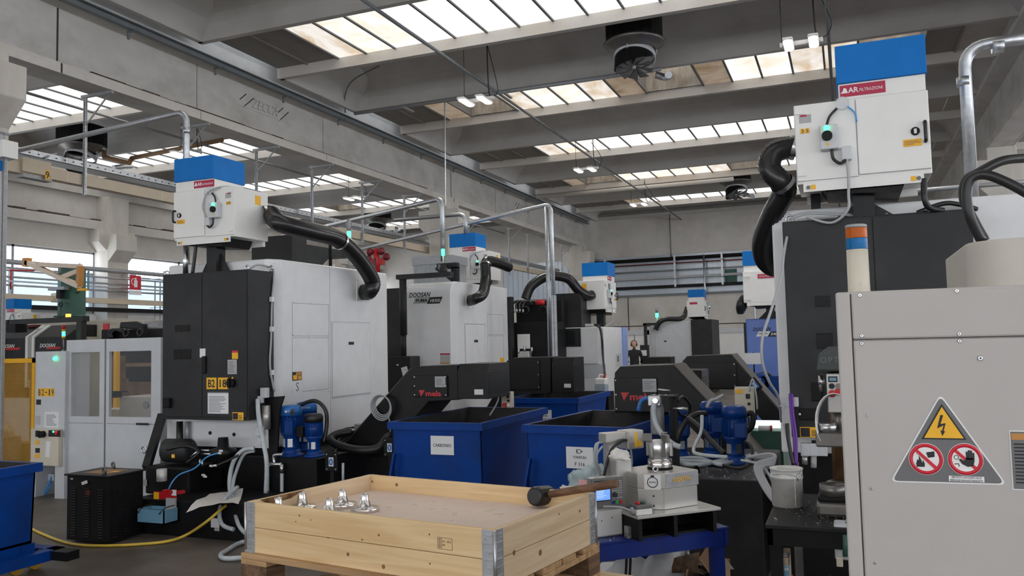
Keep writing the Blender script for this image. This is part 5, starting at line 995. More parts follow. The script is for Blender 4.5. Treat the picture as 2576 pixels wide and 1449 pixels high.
q = PY(1060, 756, 11.19); lettering('PUMA', (q.x, 11.196, q.z), FRONT, 'ink', h2, w=0.2, h=0.05, shear=0.1, bold=0.03); q = PY(1094, 756, 11.19); lettering('V8300', (q.x, 11.196, q.z), FRONT, 'print white', h2, w=0.17, h=0.05, shear=0.25)
pplate(1107, 889, 1132, 915, 11.2, 'paper grey', h2); pplate(1107, 889, 1132, 892, 11.2, 'ar red', h2, t=0.004); pplate(1107, 912, 1132, 915, 11.2, 'crane orange', h2, t=0.004)
pplate(1025, 865, 1039, 876, 11.2, 'paper', h2)
def s2(x0, y0, x1, y1, m, par, name='sticker', t=0.003): return splate(x0, y0, x1, y1, m, par, name, t, -5.5)
a = PX(1170, 818, -5.5); b = PX(1222, 990, -5.5); mb = MB(); mb.box(-5.5, -5.488, a.y, b.y, b.z, a.z); ad = mb.build('access_door', white, m2, 0.005); splate(1193, 855, 1202, 861, 'ink', ad, 'finger_pull', 0.004, -5.488); frame_lines(a.y - 0.02, b.y + 0.02, b.z, a.z + 0.02, h2, -5.5, 0.008)
a = PX(1226, 790, -5.5); b = PX(1268, 842, -5.5); frame_lines(a.y, b.y, b.z, a.z, h2, -5.5, 0.005); a = PX(1226, 845, -5.5); b = PX(1268, 930, -5.5); frame_lines(a.y, b.y, b.z, a.z, h2, -5.5, 0.005)
s2(1258, 900, 1268, 912, 'yellow', h2); s2(1258, 913, 1268, 934, 'paper', h2); s2(1246, 846, 1250, 851, 'paper', h2)
hose('short ribbed black hose elbow on the white lathe with the name plate', [PX(1182, 756, -5.5), PX(1195, 752, -5.3), PX(1215, 738, -5.22), PX(1222, 700, -5.25), PX(1222, 662, -5.28), PX(1240, 658, -5.28), PX(1279, 672, -5.3)], 0.085, (0.66,), ((-5.5, PX(1180, 756, -5.5).y, PX(1180, 756, -5.5).z), SIDE), pitch=0.03)
filter_unit('filter unit with blue hood over the white lathe with the name plate', (-6.83, 13.9, 2.66), pedestal=0.25)
# top box, swing arm and pendant
mb = MB(); mb.box(-6.72, -6.02, 12.3, 12.9, 2.7, 3.1); mb.box(-6.74, -6.0, 12.28, 12.92, 3.08, 3.22); simple('spindle_housing', 'grey steel box on the roof of the white lathe with name plate', 'machine part', mb, 'galv dull')
ar = thing('pendant_arm', 'black swing arm with tall column and control pendant beside the white lathe', 'control pendant', (-6.2, 11, 2.7))
mb = MB(); a = PY(1097, 672, 11.9); mb.box(PY(1100, 680, 11.7).x, -5.62, 11.68, 11.78, 2.93, 3.02); mb.box(-5.72, -5.62, 11.68, 11.78, 2.7, 2.95); mb.bar((-6.0, 11.73, 2.95), (-5.68, 11.73, 2.72), 0.04, 0.06, (0, 1, 0)); mb.build('fixed_arm', 'charcoal paint', ar)
mb = MB(); x0 = PY(1000, 690, 10.95).x; mb.box(x0, PY(1133, 700, 10.95).x + 0.02, 10.9, 11.02, PY(1060, 700, 10.95).z, PY(1060, 690, 10.95).z + 0.01); mb.build('swing_arm', 'charcoal paint', ar)
mb = MB(); zt = PY(1060, 700, 10.95).z; xj = PY(1115, 690, 10.95).x; mb.cyl((xj, 10.96, zt + 0.06), (xj, 10.96, zt + 0.14), 0.06, n=14); mb.bar((xj, 10.96, zt + 0.15), (PY(1100, 680, 11.7).x + 0.05, 11.72, 2.97), 0.09, 0.08); mb.build('pivot', 'charcoal paint', ar)
xc = PY(1014, 800, 10.95).x; mb = MB(); mb.cyl((xc, 10.96, 1.9), (xc, 10.96, zt + 0.03), 0.055, n=14); mb.cyl((xc, 10.96, 1.58), (xc, 10.96, 1.95), 0.04, n=14); mb.build('column', 'charcoal paint', ar)
x0, x1 = PY(985, 900, 10.95).x, PY(1045, 900, 10.95).x
mb = MB(); mb.box(x0, x1, 10.8, 11.1, 0.9, PY(1015, 896, 10.95).z); pn = mb.build('pendant', 'charcoal paint', ar, 0.015)
mb = MB(); q = PY(1018, 935, 10.75); mb.obox((q.x, 10.76, q.z), (0.1, 0.004, 0.14), (V(0.97, 0, 0.25), V(0, 1, 0), V(-0.25, 0, 0.97))); mb.build('paper_notice', 'paper', pn); lettering('MACCHINA', (q.x, 10.757, q.z + 0.03), FRONT, 'red', pn, w=0.07)
plate((PY(1000, 918, 10.8).x, 10.8, PY(1000, 918, 10.8).z), FRONT, 0.035, 0.02, 'paper', pn)
def beacon(label, p, h=0.32, r=0.028, lit='lamp green'):
    t = thing('signal_beacon', label, 'signal light', p, group='lit green signal beacons'); p = Vector(p)
    mb = MB(); mb.cyl(p, p + V(0, 0, h * 0.3), r * 0.4, n=10); mb.build('stem', 'filter white', t)
    mb = MB(); mb.cyl(p + V(0, 0, h * 0.3), p + V(0, 0, h * 0.55), r, n=14); mb.build('lit_lens', lit, t)
    mb = MB(); mb.cyl(p + V(0, 0, h * 0.55), p + V(0, 0, h), r, n=14); mb.build('clear_lens', 'galv dull', t); return t
q = PY(1115, 668, 11.73); beacon('green lit beacon on the swing arm bracket of the white lathe', (q.x, 11.73, 3.02), 0.42)
q = PX(878, 600, -5.7); 
beacon('green lit beacon on a conduit behind the long ribbed hose', (PY(878, 620, 9.6).x, 9.6, PY(878, 618, 9.6).z), 0.36)
mb = MB(); mb.cyl((PY(878, 620, 9.6).x, 9.6, 2.69), (PY(878, 620, 9.6).x, 9.6, PY(878, 617, 9.6).z), 0.014, n=8); simple('beacon_post', 'thin post under the green beacon behind the long ribbed hose', 'post', mb, 'galv dull')
# ================================================================ BLACK HYDRAULIC BLOCK AND THE HORIZONTAL LATHE WITH BLUE STRIPE
hb = thing('hydraulic_block', 'tall black hydraulic cabinet with hoses and a red cap', 'machine', (-5.05, 13.6, 0))
mb = MB(); x0, x1 = PY(1283, 800, 13.65).x, PY(1400, 800, 13.65).x; mb.box(x0, x1, 13.65, 14.15, 0, 2.1); mb.box(x0, x1, 13.95, 14.15, 2.1, 2.48); mb.build('cabinet', 'black', hb, 0.01)
for i in range(4): mb = MB(); mb.tube([PY(1292 + 8 * i, 782, 13.62), PY(1290 + 9 * i, 765, 13.7), PY(1304 + 8 * i, 757, 13.75), PY(1325 + 5 * i, 768, 13.8)], 0.02, 8); mb.build('hydraulic_hose', 'black rubber', hb); mb = MB(); mb.cyl(PY(1292 + 8 * i, 787, 13.62), PY(1292 + 8 * i, 778, 13.62), 0.022, n=8); mb.build('hose_ferrule', 'steel', hb)
for q in ((1321, 780), (1366, 779)): mb = MB(); mb.lathe([(0.055, 0), (0.07, 0), (0.07, 0.06), (0.05, 0.06), (0.045, 0.01)], PY(*q, 13.6), (0, 1, 0), 18, cap=False); mb.build('pipe_mouth', 'charcoal paint', hb)
q = PY(1359, 767, 13.75); mb = MB(); mb.cyl(q, q + V(0, 0, 0.09), 0.085, n=18); mb.build('red_cap', 'red', hb)
pplate(1302, 841, 1334, 877, 13.65, 'paper grey', hb, 'sheet_pocket', 0.02); pplate(1302, 841, 1334, 877, 13.63, 'filter white', hb, 'paper_sheet', 0.004)
mb = MB(); mb.obox(PY(1320, 895, 13.55), (0.22, 0.12, 0.16)); mb.build('valve_block', 'aluminium', hb, 0.01)
for q in ((1305, 890), (1338, 888), (1320, 885)): mb = MB(); mb.cyl(PY(*q, 13.5), PY(*q, 13.5) + V(0, 0, 0.1), 0.02, n=8); mb.build('fitting', 'steel', hb)
mb = MB(); pr = []; x0, x1, z0, z1 = PY(1396, 790, 14.3).x, PY(1462, 790, 14.3).x, 2.0, PY(1430, 738, 14.3).z
pr = [(x0, z0), (x1, z0)] + [(x1 - 0.09 + 0.09 * math.cos(a), z1 - 0.09 + 0.09 * math.sin(a)) for a in (0, 0.4, 0.8, 1.2, 1.57)] + [(x0, z1)]
mb.prism(pr, 'y', 14.3, 14.9); simple('black_cowl', 'matte black rounded cowl behind the pair of conduits', 'machine part', mb, 'charcoal paint')
for i, px in enumerate((1381, 1384)):
    p = PY(px + 4 * i, 750, 12.6); q = PY(px + 6 + 4 * i, 890, 12.6); mb = MB(); mb.box(p.x - 0.018, p.x + 0.018, 12.75, 12.78, 0, PY(1380, 742, 12.6).z); simple('strut_rail', ('steel strut rail beside the left hand conduit of the pair', 'steel strut rail beside the right hand conduit of the pair')[i], 'rail', mb, 'galvanised', 'strut rails by the black hydraulic cabinet')
m3 = thing('horizontal_lathe', 'white horizontal lathe with dark window and pale blue end stripe', 'machine', (-4.4, 15, 0))
mb = MB(); mb.box(-4.83, -3.98, 14.2, 15.9, 0.1, 1.99); h3 = mb.build('white_housing', white, m3, 0.02)
mb = MB(); mb.box(-4.0, -3.95, 15.42, 15.75, 0.1, 1.99); mb.build('blue_stripe', 'stripe blue', m3)
mb = MB(); mb.box(-4.84, -3.97, 14.19, 14.2, 1.1, PY(1450, 917, 14.2).z); mb.build('grey_belt', 'light grey paint', m3)
mb = MB(); cx, cz, w_, h_ = prect(1405, 826, 1508, 915, 14.2); mb.box(cx - w_ / 2, cx + w_ / 2, 14.17, 14.2, cz - h_ / 2, cz + h_ / 2); dr3 = mb.build('sliding_door', white, m3, 0.01)
pplate(1412, 827, 1462, 872, 14.17, 'ink', dr3, 'window_frame', 0.008); pplate(1422, 832, 1457, 868, 14.162, 'glass dark', dr3, 'window_glass', 0.003)
mb = MB(); mb.tube([PY(1415, 840, 14.16), PY(1414, 842, 14.12), PY(1415, 866, 14.12), PY(1416, 868, 14.16)], 0.012, 8, 2); mb.build('handle', 'black', dr3)
pplate(1465, 845, 1475, 852, 14.17, 'paper', dr3); pplate(1465, 855, 1481, 880, 14.17, 'paper', dr3)
splate(1548, 890, 1562, 922, 'light grey paint', h3, 'side_hatch', 0.01, -3.98); splate(1551, 895, 1556, 910, 'ink grey', h3, 'hatch_slot', 0.014, -3.98)
mb = MB(); mb.tube([PY(1496, 817, 14.3), PY(1508, 823, 14.15), PY(1514, 850, 14.12), PY(1517, 900, 14.1), PY(1522, 945, 13.3)], 0.02, 8); simple('drain_hose', 'black drain hose falling in front of the lathe with the blue stripe', 'hose', mb, 'black rubber')
mb = MB(); mb.tube([PY(1402, 815, 14.5), PY(1440, 812, 14.5), PY(1455, 818, 14.5), PY(1495, 818, 14.6)], 0.03, 8); simple('roof_cable', 'grey cable loom lying on the lathe with the blue stripe', 'cable', mb, 'cable grey')
jg = thing('coolant_jug', 'white plastic jug half full of blue grey coolant', 'canister', PY(1514, 985, 13.2)); p = PY(1514, 985, 13.2)
mb = MB(); mb.box(p.x - 0.09, p.x + 0.09, 13.1, 13.3, p.z + 0.11, p.z + 0.22); mb.build('upper_body', 'print white', jg, 0.02); mb = MB(); mb.box(p.x - 0.09, p.x + 0.09, 13.1, 13.3, p.z, p.z + 0.11); mb.build('filled_body', 'coolant', jg, 0.01)
mb = MB(); mb.tube([(p.x - 0.05, 13.2, p.z + 0.22), (p.x - 0.03, 13.2, p.z + 0.27), (p.x + 0.04, 13.2, p.z + 0.26), (p.x + 0.06, 13.2, p.z + 0.21)], 0.014, 6); mb.build('handle', 'print white', jg); mb = MB(); mb.cyl((p.x + 0.05, 13.2, p.z + 0.22), (p.x + 0.05, 13.2, p.z + 0.27), 0.022, n=10); mb.build('cap', 'red', jg)
mb = MB(); mb.box(p.x - 0.15, p.x + 0.15, 13.05, 13.4, 0, p.z); simple('jug_stand', 'black steel stand under the white coolant jug', 'stand', mb, 'black')
filter_unit('filter unit turned sideways on the lathe with the blue stripe', (-4.08, 14.66, 1.99), math.pi / 2, True, pedestal=0.33)
hose('arched ribbed hose between the black cowl and the sideways filter unit', [PY(1322, 752, 14.05), PY(1335, 722, 14.1), PY(1365, 700, 14.2), PY(1393, 694, 14.25), PY(1430, 702, 14.3), PY(1455, 730, 14.4), PY(1478, 744, 14.55), PY(1489, 742, 14.66)], 0.09, (0.42,), pitch=0.03)
# ================================================================ RIGHT HAND MACHINE WITH FILTER 35
m6 = thing('vertical_lathe', 'tall white lathe with charcoal cabinet below the numbered 35 filter unit', 'machine', (0.3, 6.8, 0))
mb = MB(); mb.prism([(-0.46, 6.05), (1.7, 6.05), (1.7, 8.3), (-0.46, 8.3)], 'z', 0.95, 2.62); h6 = mb.build('white_housing', white, m6, 0.015)
mb = MB(); mb.box(-0.36, 1.6, 6.2, 8.2, 0, 0.95); mb.build('machine_bed', 'black', m6)
mb = MB(); mb.box(-0.37, 0.74, 5.75, 6.05, 1.09, 2.505); c6 = mb.build('electrical_cabinet', 'charcoal paint', m6, 0.006)
xm = PY(2196, 600, 5.75).x
for a, b in ((-0.365, xm - 0.003), (xm + 0.003, 0.735)):
    mb = MB(); mb.box(a, b, 5.74, 5.75, 1.1, 2.495); mb.build('cabinet_door', 'charcoal paint', m6, 0.003)
for r_ in ((2050, 745, 2089, 771), (2053, 838, 2096, 877), (2045, 970, 2075, 1002)):
    cx, cz, w_, h_ = prect(*r_, 5.74); p_ = plate((cx, 5.74, cz), FRONT, w_, h_, 'black', c6, 0.006, 'vent_grille'); mb = MB()
    for i in range(9): xx = cx - w_ * 0.42 + w_ * 0.105 * i; mb.box(xx, xx + w_ * 0.035, 5.731, 5.734, cz - h_ * 0.4, cz + h_ * 0.4)
    mb.build('louvres', 'charcoal paint', c6)
pplate(2010, 1027, 2058, 1057, 5.74, 'black', c6, 'cover_plate', 0.012, 0.004); bolts([PY(2012, 1042, 5.728), PY(2055, 1043, 5.728)], (0, -1, 0), 0.008, 'print white', c6)
pplate(2012, 1074, 2066, 1101, 5.74, 'yellow', c6); pplate(2014, 1076, 2038, 1099, 5.74, 'ink', c6, t=0.004); cx, cz, w_, h_ = prect(2041, 1082, 2064, 1098, 5.737); lines((cx, 5.737, cz), FRONT, w_, h_, 4, 'ink', c6)
q = PY(1976, 552, 6.0); mb = MB(); mb.torus((-0.33, 5.9, 2.54), (0.3, 1, 0), 0.026, 0.008, 16, 6); mb.build('eye_bolt', 'steel', c6)
for lab, off in (('a', 0), ('b', 0.02)):
    mb = MB(); mb.tube([(-0.33, 5.86, 2.535 + off), (-0.2, 5.86, 2.56 + off * 0.6), (0.0, 5.88, 2.54 + off * 0.5), (0.15, 5.95, 2.52)], 0.007, 6); mb.build('roof_cable', 'cable grey', c6)
mb = MB(); mb.tube([(-0.33, 5.9, 2.52), PY(1972, 640, 5.6), PY(1965, 700, 5.55), PY(1940, 780, 5.4), PY(1918, 850, 5.35), PY(1918, 910, 5.35), PY(1935, 960, 5.4), PY(1958, 1000, 5.6), PY(1965, 1060, 5.9)], 0.009, 7, 8); simple('signal_cable', 'loose grey cable bowing out from the numbered 35 lathe', 'cable', mb, 'cable grey')
mb = MB(); mb.tube([(0.45, 5.9, 2.52), (0.6, 5.92, 2.57), (0.7, 5.95, 2.56), (0.8, 6.0, 2.53)], 0.016, 7); mb.build('roof_cable', 'black rubber', c6)
bolts([PY(x_, 540 - (x_ - 1980) * 0.085 + 20, 5.75) for x_ in (2040, 2120, 2230, 2330)], (0, 0, 1), 0.008, 'steel', c6)
f6 = filter_unit('filter unit numbered 35 with blue hood and left hand hose', (-0.265, 5.72, 2.505), mirror=True, pedestal=0.235, number='35')
mb = MB(); mb.tube([(FW - 0.05, 0.0, 0.2), (FW - 0.055, -0.02, 0.08), (FW - 0.03, 0.0, 0.02), (FW + 0.05, 0.05, 0.0)], 0.02, 10, 8, rib=0.003, pitch=0.01); mb.build('drain_hose', 'black rubber', f6)
hose('thick ribbed black hose in an S bend left of filter unit 35', [(-0.265, 5.95, PY(1998, 375, 5.95).z), (-0.32, 5.94, PY(1998, 375, 5.95).z + 0.01), PY(1945, 385, 5.9), PY(1936, 425, 5.88), PY(1965, 458, 5.88), PY(1975, 480, 5.95), PY(1948, 530, 6.05), PY(1921, 600, 6.25), PY(1922, 645, 6.4), PY(1940, 668, 6.5), (-0.46, 6.6, PY(1955, 672, 6.6).z)], 0.078, (0.02, 0.42), pitch=0.02)
mb = MB(); mb.box(PY(2040, 500, 6.2).x, PY(2064, 500, 6.2).x, 6.15, 6.25, 2.62, PY(2050, 470, 6.2).z); simple('tool_drive', 'charcoal post standing on the roof of the lathe under filter unit 35', 'machine part', mb, 'charcoal paint')
# air service group under the cabinet
ag = thing('air_service_unit', 'row of grey air regulators with purple tubes below the charcoal cabinet', 'regulator', PY(2050, 1150, 5.72))
for i, px in enumerate((2026, 2048, 2070)):
    c = PY(px, 1130, 5.72); mb = MB(); mb.box(c.x - 0.028, c.x + 0.028, 5.68, 5.75, c.z - 0.04, c.z + 0.04); mb.build('regulator_block', 'light grey paint', ag, 0.005)
for px, y1, m in ((2025, 1168, 'aluminium'), (2047, 1176, 'paper grey')):
    a = PY(px, 1145, 5.71); b = PY(px, y1, 5.71); mb = MB(); mb.cyl(a, b, 0.018, n=12); mb.build('bowl', m, ag)
mb = MB(); c = PY(2050, 1120, 5.71); mb.cyl(c, c + V(0, 0, 0.03), 0.02, n=12); mb.build('adjust_knob', 'black', ag)
c = PY(1985, 1010, 5.74); mb = MB(); mb.box(c.x - 0.06, c.x + 0.06, 5.68, 5.74, c.z - 0.03, c.z + 0.03); mb.build('clamp_block', 'light grey paint', ag, 0.004)
for i in range(2): mb = MB(); mb.tube([PY(1987 + 5 * i, 990, 5.66), PY(1990 + 5 * i, 1040, 5.66), PY(1997 + 6 * i, 1100, 5.65), PY(2001 + 3 * i, 1170, 5.62)], 0.009, 6); mb.build('purple_tube', 'purple', ag)
mb = MB(); mb.tube([PY(1972, 1015, 5.68), PY(1970, 1060, 5.66), PY(1985, 1120, 5.63), PY(1998, 1185, 5.6)], 0.008, 6); mb.build('grey_tube', 'cable grey', ag); mb = MB(); mb.tube([PY(1980, 1065, 5.64), PY(1984, 1110, 5.63), PY(1996, 1170, 5.6)], 0.013, 6); mb.build('black_tube', 'black rubber', ag)
# ================================================================ RIGHT COOLANT TANK, PUMPS AND HOSES
t2 = thing('coolant_tank', 'black coolant tank littered with swarf behind the marking machine', 'tank', (-1.15, 6.6, 0))
mb = MB(); mb.box(-1.6, -0.62, 6.25, 8.0, 0, 0.72); tk = mb.build('tank', 'conveyor black', t2, 0.01)
mb = MB(); mb.tube([PZ(1746, 1198, .72), PZ(1745, 1178, .78), PZ(1754, 1175, .78), PZ(1758, 1187, .72)], 0.012, 6, 3); mb.build('lid_handle', 'black', t2)
sw = MB()
for i in range(160):
    x, y = random.uniform(-1.55, -0.66), random.uniform(6.28, 7.4); a = random.uniform(0, 6.28); l = random.uniform(0.006, 0.018); sw.obox((x, y, 0.725), (l, 0.004, 0.004), (V(math.cos(a), math.sin(a), 0.1).normalized(), V(-math.sin(a), math.cos(a), 0), V(0, 0, 1)))
sw.build('shavings', 'shavings', t2)
pump('blue coolant pump with terminal box in front of the F 316 conveyor', PZ(1795, 1150, .72), 0.92, 'pump blue', box=1)
pump('blue finned coolant pump at the outer corner of the swarf littered tank', PZ(1852, 1166, .72), 0.9, 'pump blue', box=1)
pump('shadowed blue coolant pump behind the black hose bracket', PZ(1712, 1150, .72), 0.8, 'pump blue', box=1)
for q in ((1795, 1040), (1852, 1062)):
    p = PZ(*q, 1.1); 
fb2 = thing('filter_bracket', 'black frame with grey filter cartridge and steel valve behind the marking machine', 'filter', PZ(1670, 1165, .72))
Yb = 6.7
for px in (1688, 1698): a = PY(px, 1000, Yb); mb = MB(); mb.box(a.x - 0.015, a.x + 0.015, Yb, Yb + 0.03, 0.72, a.z); mb.build('upright', 'black', fb2)
a, b = PY(1632, 996, Yb), PY(1700, 996, Yb); mb = MB(); mb.box(a.x, b.x, Yb - 0.06, Yb + 0.1, a.z - 0.006, a.z + 0.006); mb.build('top_plate', 'charcoal paint', fb2)
bolts([PY(px, 995, Yb) + V(0, 0, 0.0) for px in (1645, 1660, 1675)], (0, 0, 1), 0.01, 'steel', fb2)
mb = MB(); mb.lathe([(0.05, 0), (0.056, 0.01), (0.056, 0.2), (0.045, 0.24)], PY(1655, 1092, Yb), n=18); mb.build('filter_cartridge', 'galv dull', fb2)
mb = MB(); mb.obox(PY(1647, 1008, Yb - 0.05), (0.1, 0.06, 0.08)); mb.cyl(PY(1648, 1008, Yb - 0.11), PY(1648, 1008, Yb - 0.05), 0.028, n=12); mb.build('valve', 'steel', fb2, 0.006)
mb = MB(); mb.tube([PY(1638, 1002, Yb - 0.05), PY(1622, 1003, Yb - 0.05), PY(1612, 1012, Yb - 0.05), PY(1606, 1034, Yb - 0.05)], 0.018, 8, 3); mb.build('blue_lever', 'pump blue light', fb2)
mb = MB(); mb.cyl(PY(1693, 1026, Yb), PY(1730, 1030, Yb), 0.014, n=8); mb.build('steel_pipe', 'steel', fb2); mb = MB(); mb.cyl(PY(1655, 980, Yb), PY(1685, 983, Yb), 0.008, n=8); mb.build('clamp_rod', 'steel', fb2)
mb = MB(); mb.tube([PY(1645, 1015, Yb - 0.1), PY(1646, 1050, Yb - 0.12), PY(1660, 1085, Yb - 0.15), PY(1690, 1115, Yb - 0.2), PY(1712, 1125, Yb - 0.2)], 0.022, 10); simple('coolant_hose', 'clear braided hose sweeping down from the steel valve', 'hose', mb, 'hose clear')
mb = MB(); mb.tube([PY(1695, 1000, Yb), PY(1705, 1035, Yb + .1), PY(1725, 1048, Yb + .2), PY(1736, 1020, Yb + .2), PY(1718, 998, Yb + .1), PY(1705, 1010, Yb)], 0.012, 8); simple('pump_hose', 'thin black hose looped beside the grey filter cartridge', 'hose', mb, 'black rubber')
mb = MB(); mb.tube([PY(1732, 1052, 6.6), PY(1760, 1075, 6.5), PY(1790, 1110, 6.4), PY(1822, 1142, 6.3)], 0.02, 8); simple('pump_hose', 'straight black hose crossing in front of the blue pumps', 'hose', mb, 'black rubber')
mb = MB(); mb.tube([PY(1705, 1110, 6.6), PY(1715, 1075, 6.6), PY(1745, 1045, 6.7), PY(1775, 1040, 6.8)], 0.024, 8); simple('pump_hose', 'bowed black hose left of the blue pumps', 'hose', mb, 'black rubber')
mb = MB(); mb.tube([PY(1778, 1025, 6.9), PY(1788, 1008, 6.9), PY(1800, 1005, 6.95), PY(1818, 995, 7.1)], 0.014, 8); simple('pump_cable', 'light cable arching over the blue pumps', 'cable', mb, 'cable grey')
mb = MB(); mb.tube([PY(1862, 1058, 7.25), PY(1886, 1038, 7.25), PY(1895, 1050, 7.25), PY(1890, 1075, 7.25), PY(1868, 1092, 7.25)], 0.022, 8); simple('pump_hose', 'black hose curl at the outer blue pump', 'hose', mb, 'black rubber')
mb = MB(); mb.tube([PY(1876, 1110, 6.4), PY(1890, 1125, 6.35), PY(1890, 1160, 6.25), PY(1860, 1178, 6.2), PY(1820, 1170, 6.3)], 0.012, 8); simple('pump_cable', 'black cable drooping beside the outer blue pump', 'cable', mb, 'black rubber')
mb = MB(); mb.tube([PY(1766, 1045, 6.5), PY(1764, 1085, 6.45), PY(1745, 1130, 6.35), PY(1760, 1143, 6.25), PY(1830, 1150, 6.2)], 0.014, 8); simple('coolant_hose', 'thin white hose lying left of the blue pumps', 'hose', mb, 'hose clear')
for i, lab in enumerate(('clear hose stretched across the swarf littered tank top', 'second clear hose crossing under the blue pumps', 'third clear hose winding along the tank top')):
    mb = MB(); mb.tube([PZ(1700, 1155 + 5 * i, .745), PZ(1760, 1153 + 8 * i, .745), PZ(1810, 1168 - 4 * i, .745), PZ(1850, 1160 - 3 * i, .745), PZ(1905, 1150 - 4 * i, .78)], 0.018, 8); simple('coolant_hose', lab, 'hose', mb, 'hose clear')
bh = thing('braided_hoses', 'bundle of ribbed grey hoses bending down between the tank and the tin can', 'hose', PY(1920, 1160, 6.0))
for i in range(4):
    mb = MB(); o = 5 * i; mb.tube([PY(1880 + o, 1150, 6.1), PY(1935 + o * 0.5, 1142 + o, 6.0), PY(1950 - o * 0.3, 1152 + o, 5.9), PY(1905 + o, 1165 + o * 0.5, 5.9), PY(1902 + o, 1190, 5.85), PY(1925 + o, 1235, 5.7), PY(1950 + o, 1268, 5.6)], 0.011, 7); mb.build('hose', 'cable grey', bh)
mb = MB(); mb.tube([PY(1865, 1158, 6.2), PY(1910, 1168, 6.0), PY(1935, 1195, 5.9), PY(1948, 1225, 5.8)], 0.01, 7); simple('coolant_hose', 'single thin hose bending beside the bundle of ribbed hoses', 'hose', mb, 'hose clear')
gm = thing('green_machine', 'dark green machine with a lit pale interior behind the sloping conveyor', 'machine', (-0.8, 9.0, 0))
a, b = PY(1890, 1084, 8.6), PY(1968, 1084, 8.6); mb = MB(); mb.box(a.x, b.x, 8.6, 9.2, 0, a.z); mb.build('body', 'green machine', gm)
mb = MB(); z1 = PY(1930, 1066, 8.6).z; mb.box(a.x, b.x, 8.9, 8.95, a.z, z1); mb.build('lit_interior', 'machine glow', gm); mb = MB(); mb.cyl(PY(1908, 1078, 8.65), PY(1938, 1078, 8.65), 0.03, n=10); mb.build('roller', 'print white', gm); mb = MB(); mb.cyl(PY(1938, 1078, 8.65), PY(1943, 1078, 8.65), 0.032, n=10); mb.build('roller_ring', 'red', gm)
# ================================================================ BLUE MACHINE AND FAR MACHINE
m7 = thing('machining_centre', 'lavender blue machining centre half hidden behind the numbered 35 lathe', 'machine', (-1, 15.5, 0))
mb = MB(); mb.box(-1.64, 0.3, 14.95, 17, 0, 2.06); h7 = mb.build('blue_housing', 'doosan blue', m7, 0.02)
mb = MB(); mb.box(-1.68, -1.63, 14.97, 17, 0, 2.0); mb.build('side_panel', 'charcoal paint', m7)
q = PY(1917, 828, 14.95); lettering('DOOSAN', (q.x, 14.949, q.z), FRONT, 'ink', h7, w=0.3, h=0.065, shear=0.3, bold=0.015)
para(1905, 834, 1935, 846, 14.95, 'print white', h7); para(1935, 834, 1975, 846, 14.95, 'ink', h7); q = PY(1920, 840, 14.95); lettering('mynx', (q.x, 14.946, q.z), FRONT, 'ink', h7, w=0.14, h=0.04); q = PY(1950, 840, 14.95); lettering('5400', (q.x, 14.946, q.z), FRONT, 'print white', h7, w=0.15, h=0.05, shear=0.25, bold=0.02)
ns = thing('notice_sheet', 'white sheet reading MACCHINA DA SANIFICARE before the blue machine', 'sign', PY(1896, 916, 13.5)); c = PY(1896, 902, 13.5); plate(c, FRONT, 0.27, 0.175, 'paper', ns, 0.004, 'sheet')
for i, t_ in enumerate(('MACCHINA', 'DA', 'SANIFICARE')): lettering(t_, c + V(0, -0.001, 0.052 - 0.052 * i), FRONT, 'red', ns, h=0.03, w=(0.2, 0.05, 0.21)[i])
mb = MB(); mb.box(c.x - 0.01, c.x + 0.01, 13.5, 13.52, 0, c.z + 0.1); mb.build('stand', 'black', ns)
mb = MB(); q = PY(1915, 960, 13.4); mb.lathe([(0.06, 0), (0.13, 0), (0.13, 0.06), (0.06, 0.06)], q, (0, 1, 0), 20, cap=False); mb.obox(q + V(0.25, 0.1, -0.12), (0.5, 0.2, 0.4)); simple('drive_motor', 'dark blue motor with ring bracket in front of the blue machine', 'motor', mb, 'pump blue')
mb = MB(); mb.tube([PY(1890, 955, 13.45), PY(1905, 942, 13.45), PY(1930, 940, 13.45), PY(1950, 958, 13.45)], 0.02, 8); simple('motor_cable', 'black cable arching over the dark blue motor', 'cable', mb, 'black rubber')
f7 = filter_unit('filter unit over the lavender blue machine with blue hood', (-0.82, 15.15, 2.06), math.pi, pedestal=0.27, mirror=True)
plate((0.42, 0.55, 0.27 + 0.44), (V(-1, 0, 0), V(0, 0, 1)), 0.27, 0.075, 'ar red', f7, 0.004, 'logo_plate'); lettering('AR FILTRAZIONI', (0.42, 0.5545, 0.27 + 0.44), (V(-1, 0, 0), V(0, 0, 1)), 'print white', f7, w=0.22)
for zz in (0.33, 0.72): plate((0.72, 0.55, zz), (V(-1, 0, 0), V(0, 0, 1)), 0.1, 0.025, 'filter white', f7, 0.012, 'hinge')
mb = MB(); mb.lathe([(0.02, 0), (0.16, 0.05), (0.18, 0.12), (0.12, 0.16)], PY(1880, 770, 14.8), (-1, 0.2, 0.3), 18); simple('black_duct', 'black duct mouth beside the filter unit over the blue machine', 'duct', mb, 'hose black')
m5 = thing('vertical_lathe', 'distant pale lathe with black cabinet close to the far wall', 'machine', (-5.2, 27.5, 0))
mb = MB(); mb.box(-6.0, -4.66, 27, 29.5, 0, 2.3); h5 = mb.build('white_housing', 'light grey paint', m5, 0.02)
mb = MB(); mb.box(-4.66, -4.0, 26.9, 28.5, 0.6, 2.34); mb.build('electrical_cabinet', 'charcoal paint', m5, 0.01)
mb = MB(); mb.box(-4.62, -4.05, 26.92, 28.4, 0, 0.6); mb.build('base', 'black', m5)
a, b = PY(1648, 840, 27), PY(1700, 905, 27); mb = MB(); mb.box(a.x, b.x, 26.985, 27, b.z - 0.3, a.z); mb.build('access_door', 'light grey paint', m5, 0.005); pplate(1670, 857, 1677, 860, 26.985, 'ink', h5, 'finger_pull')
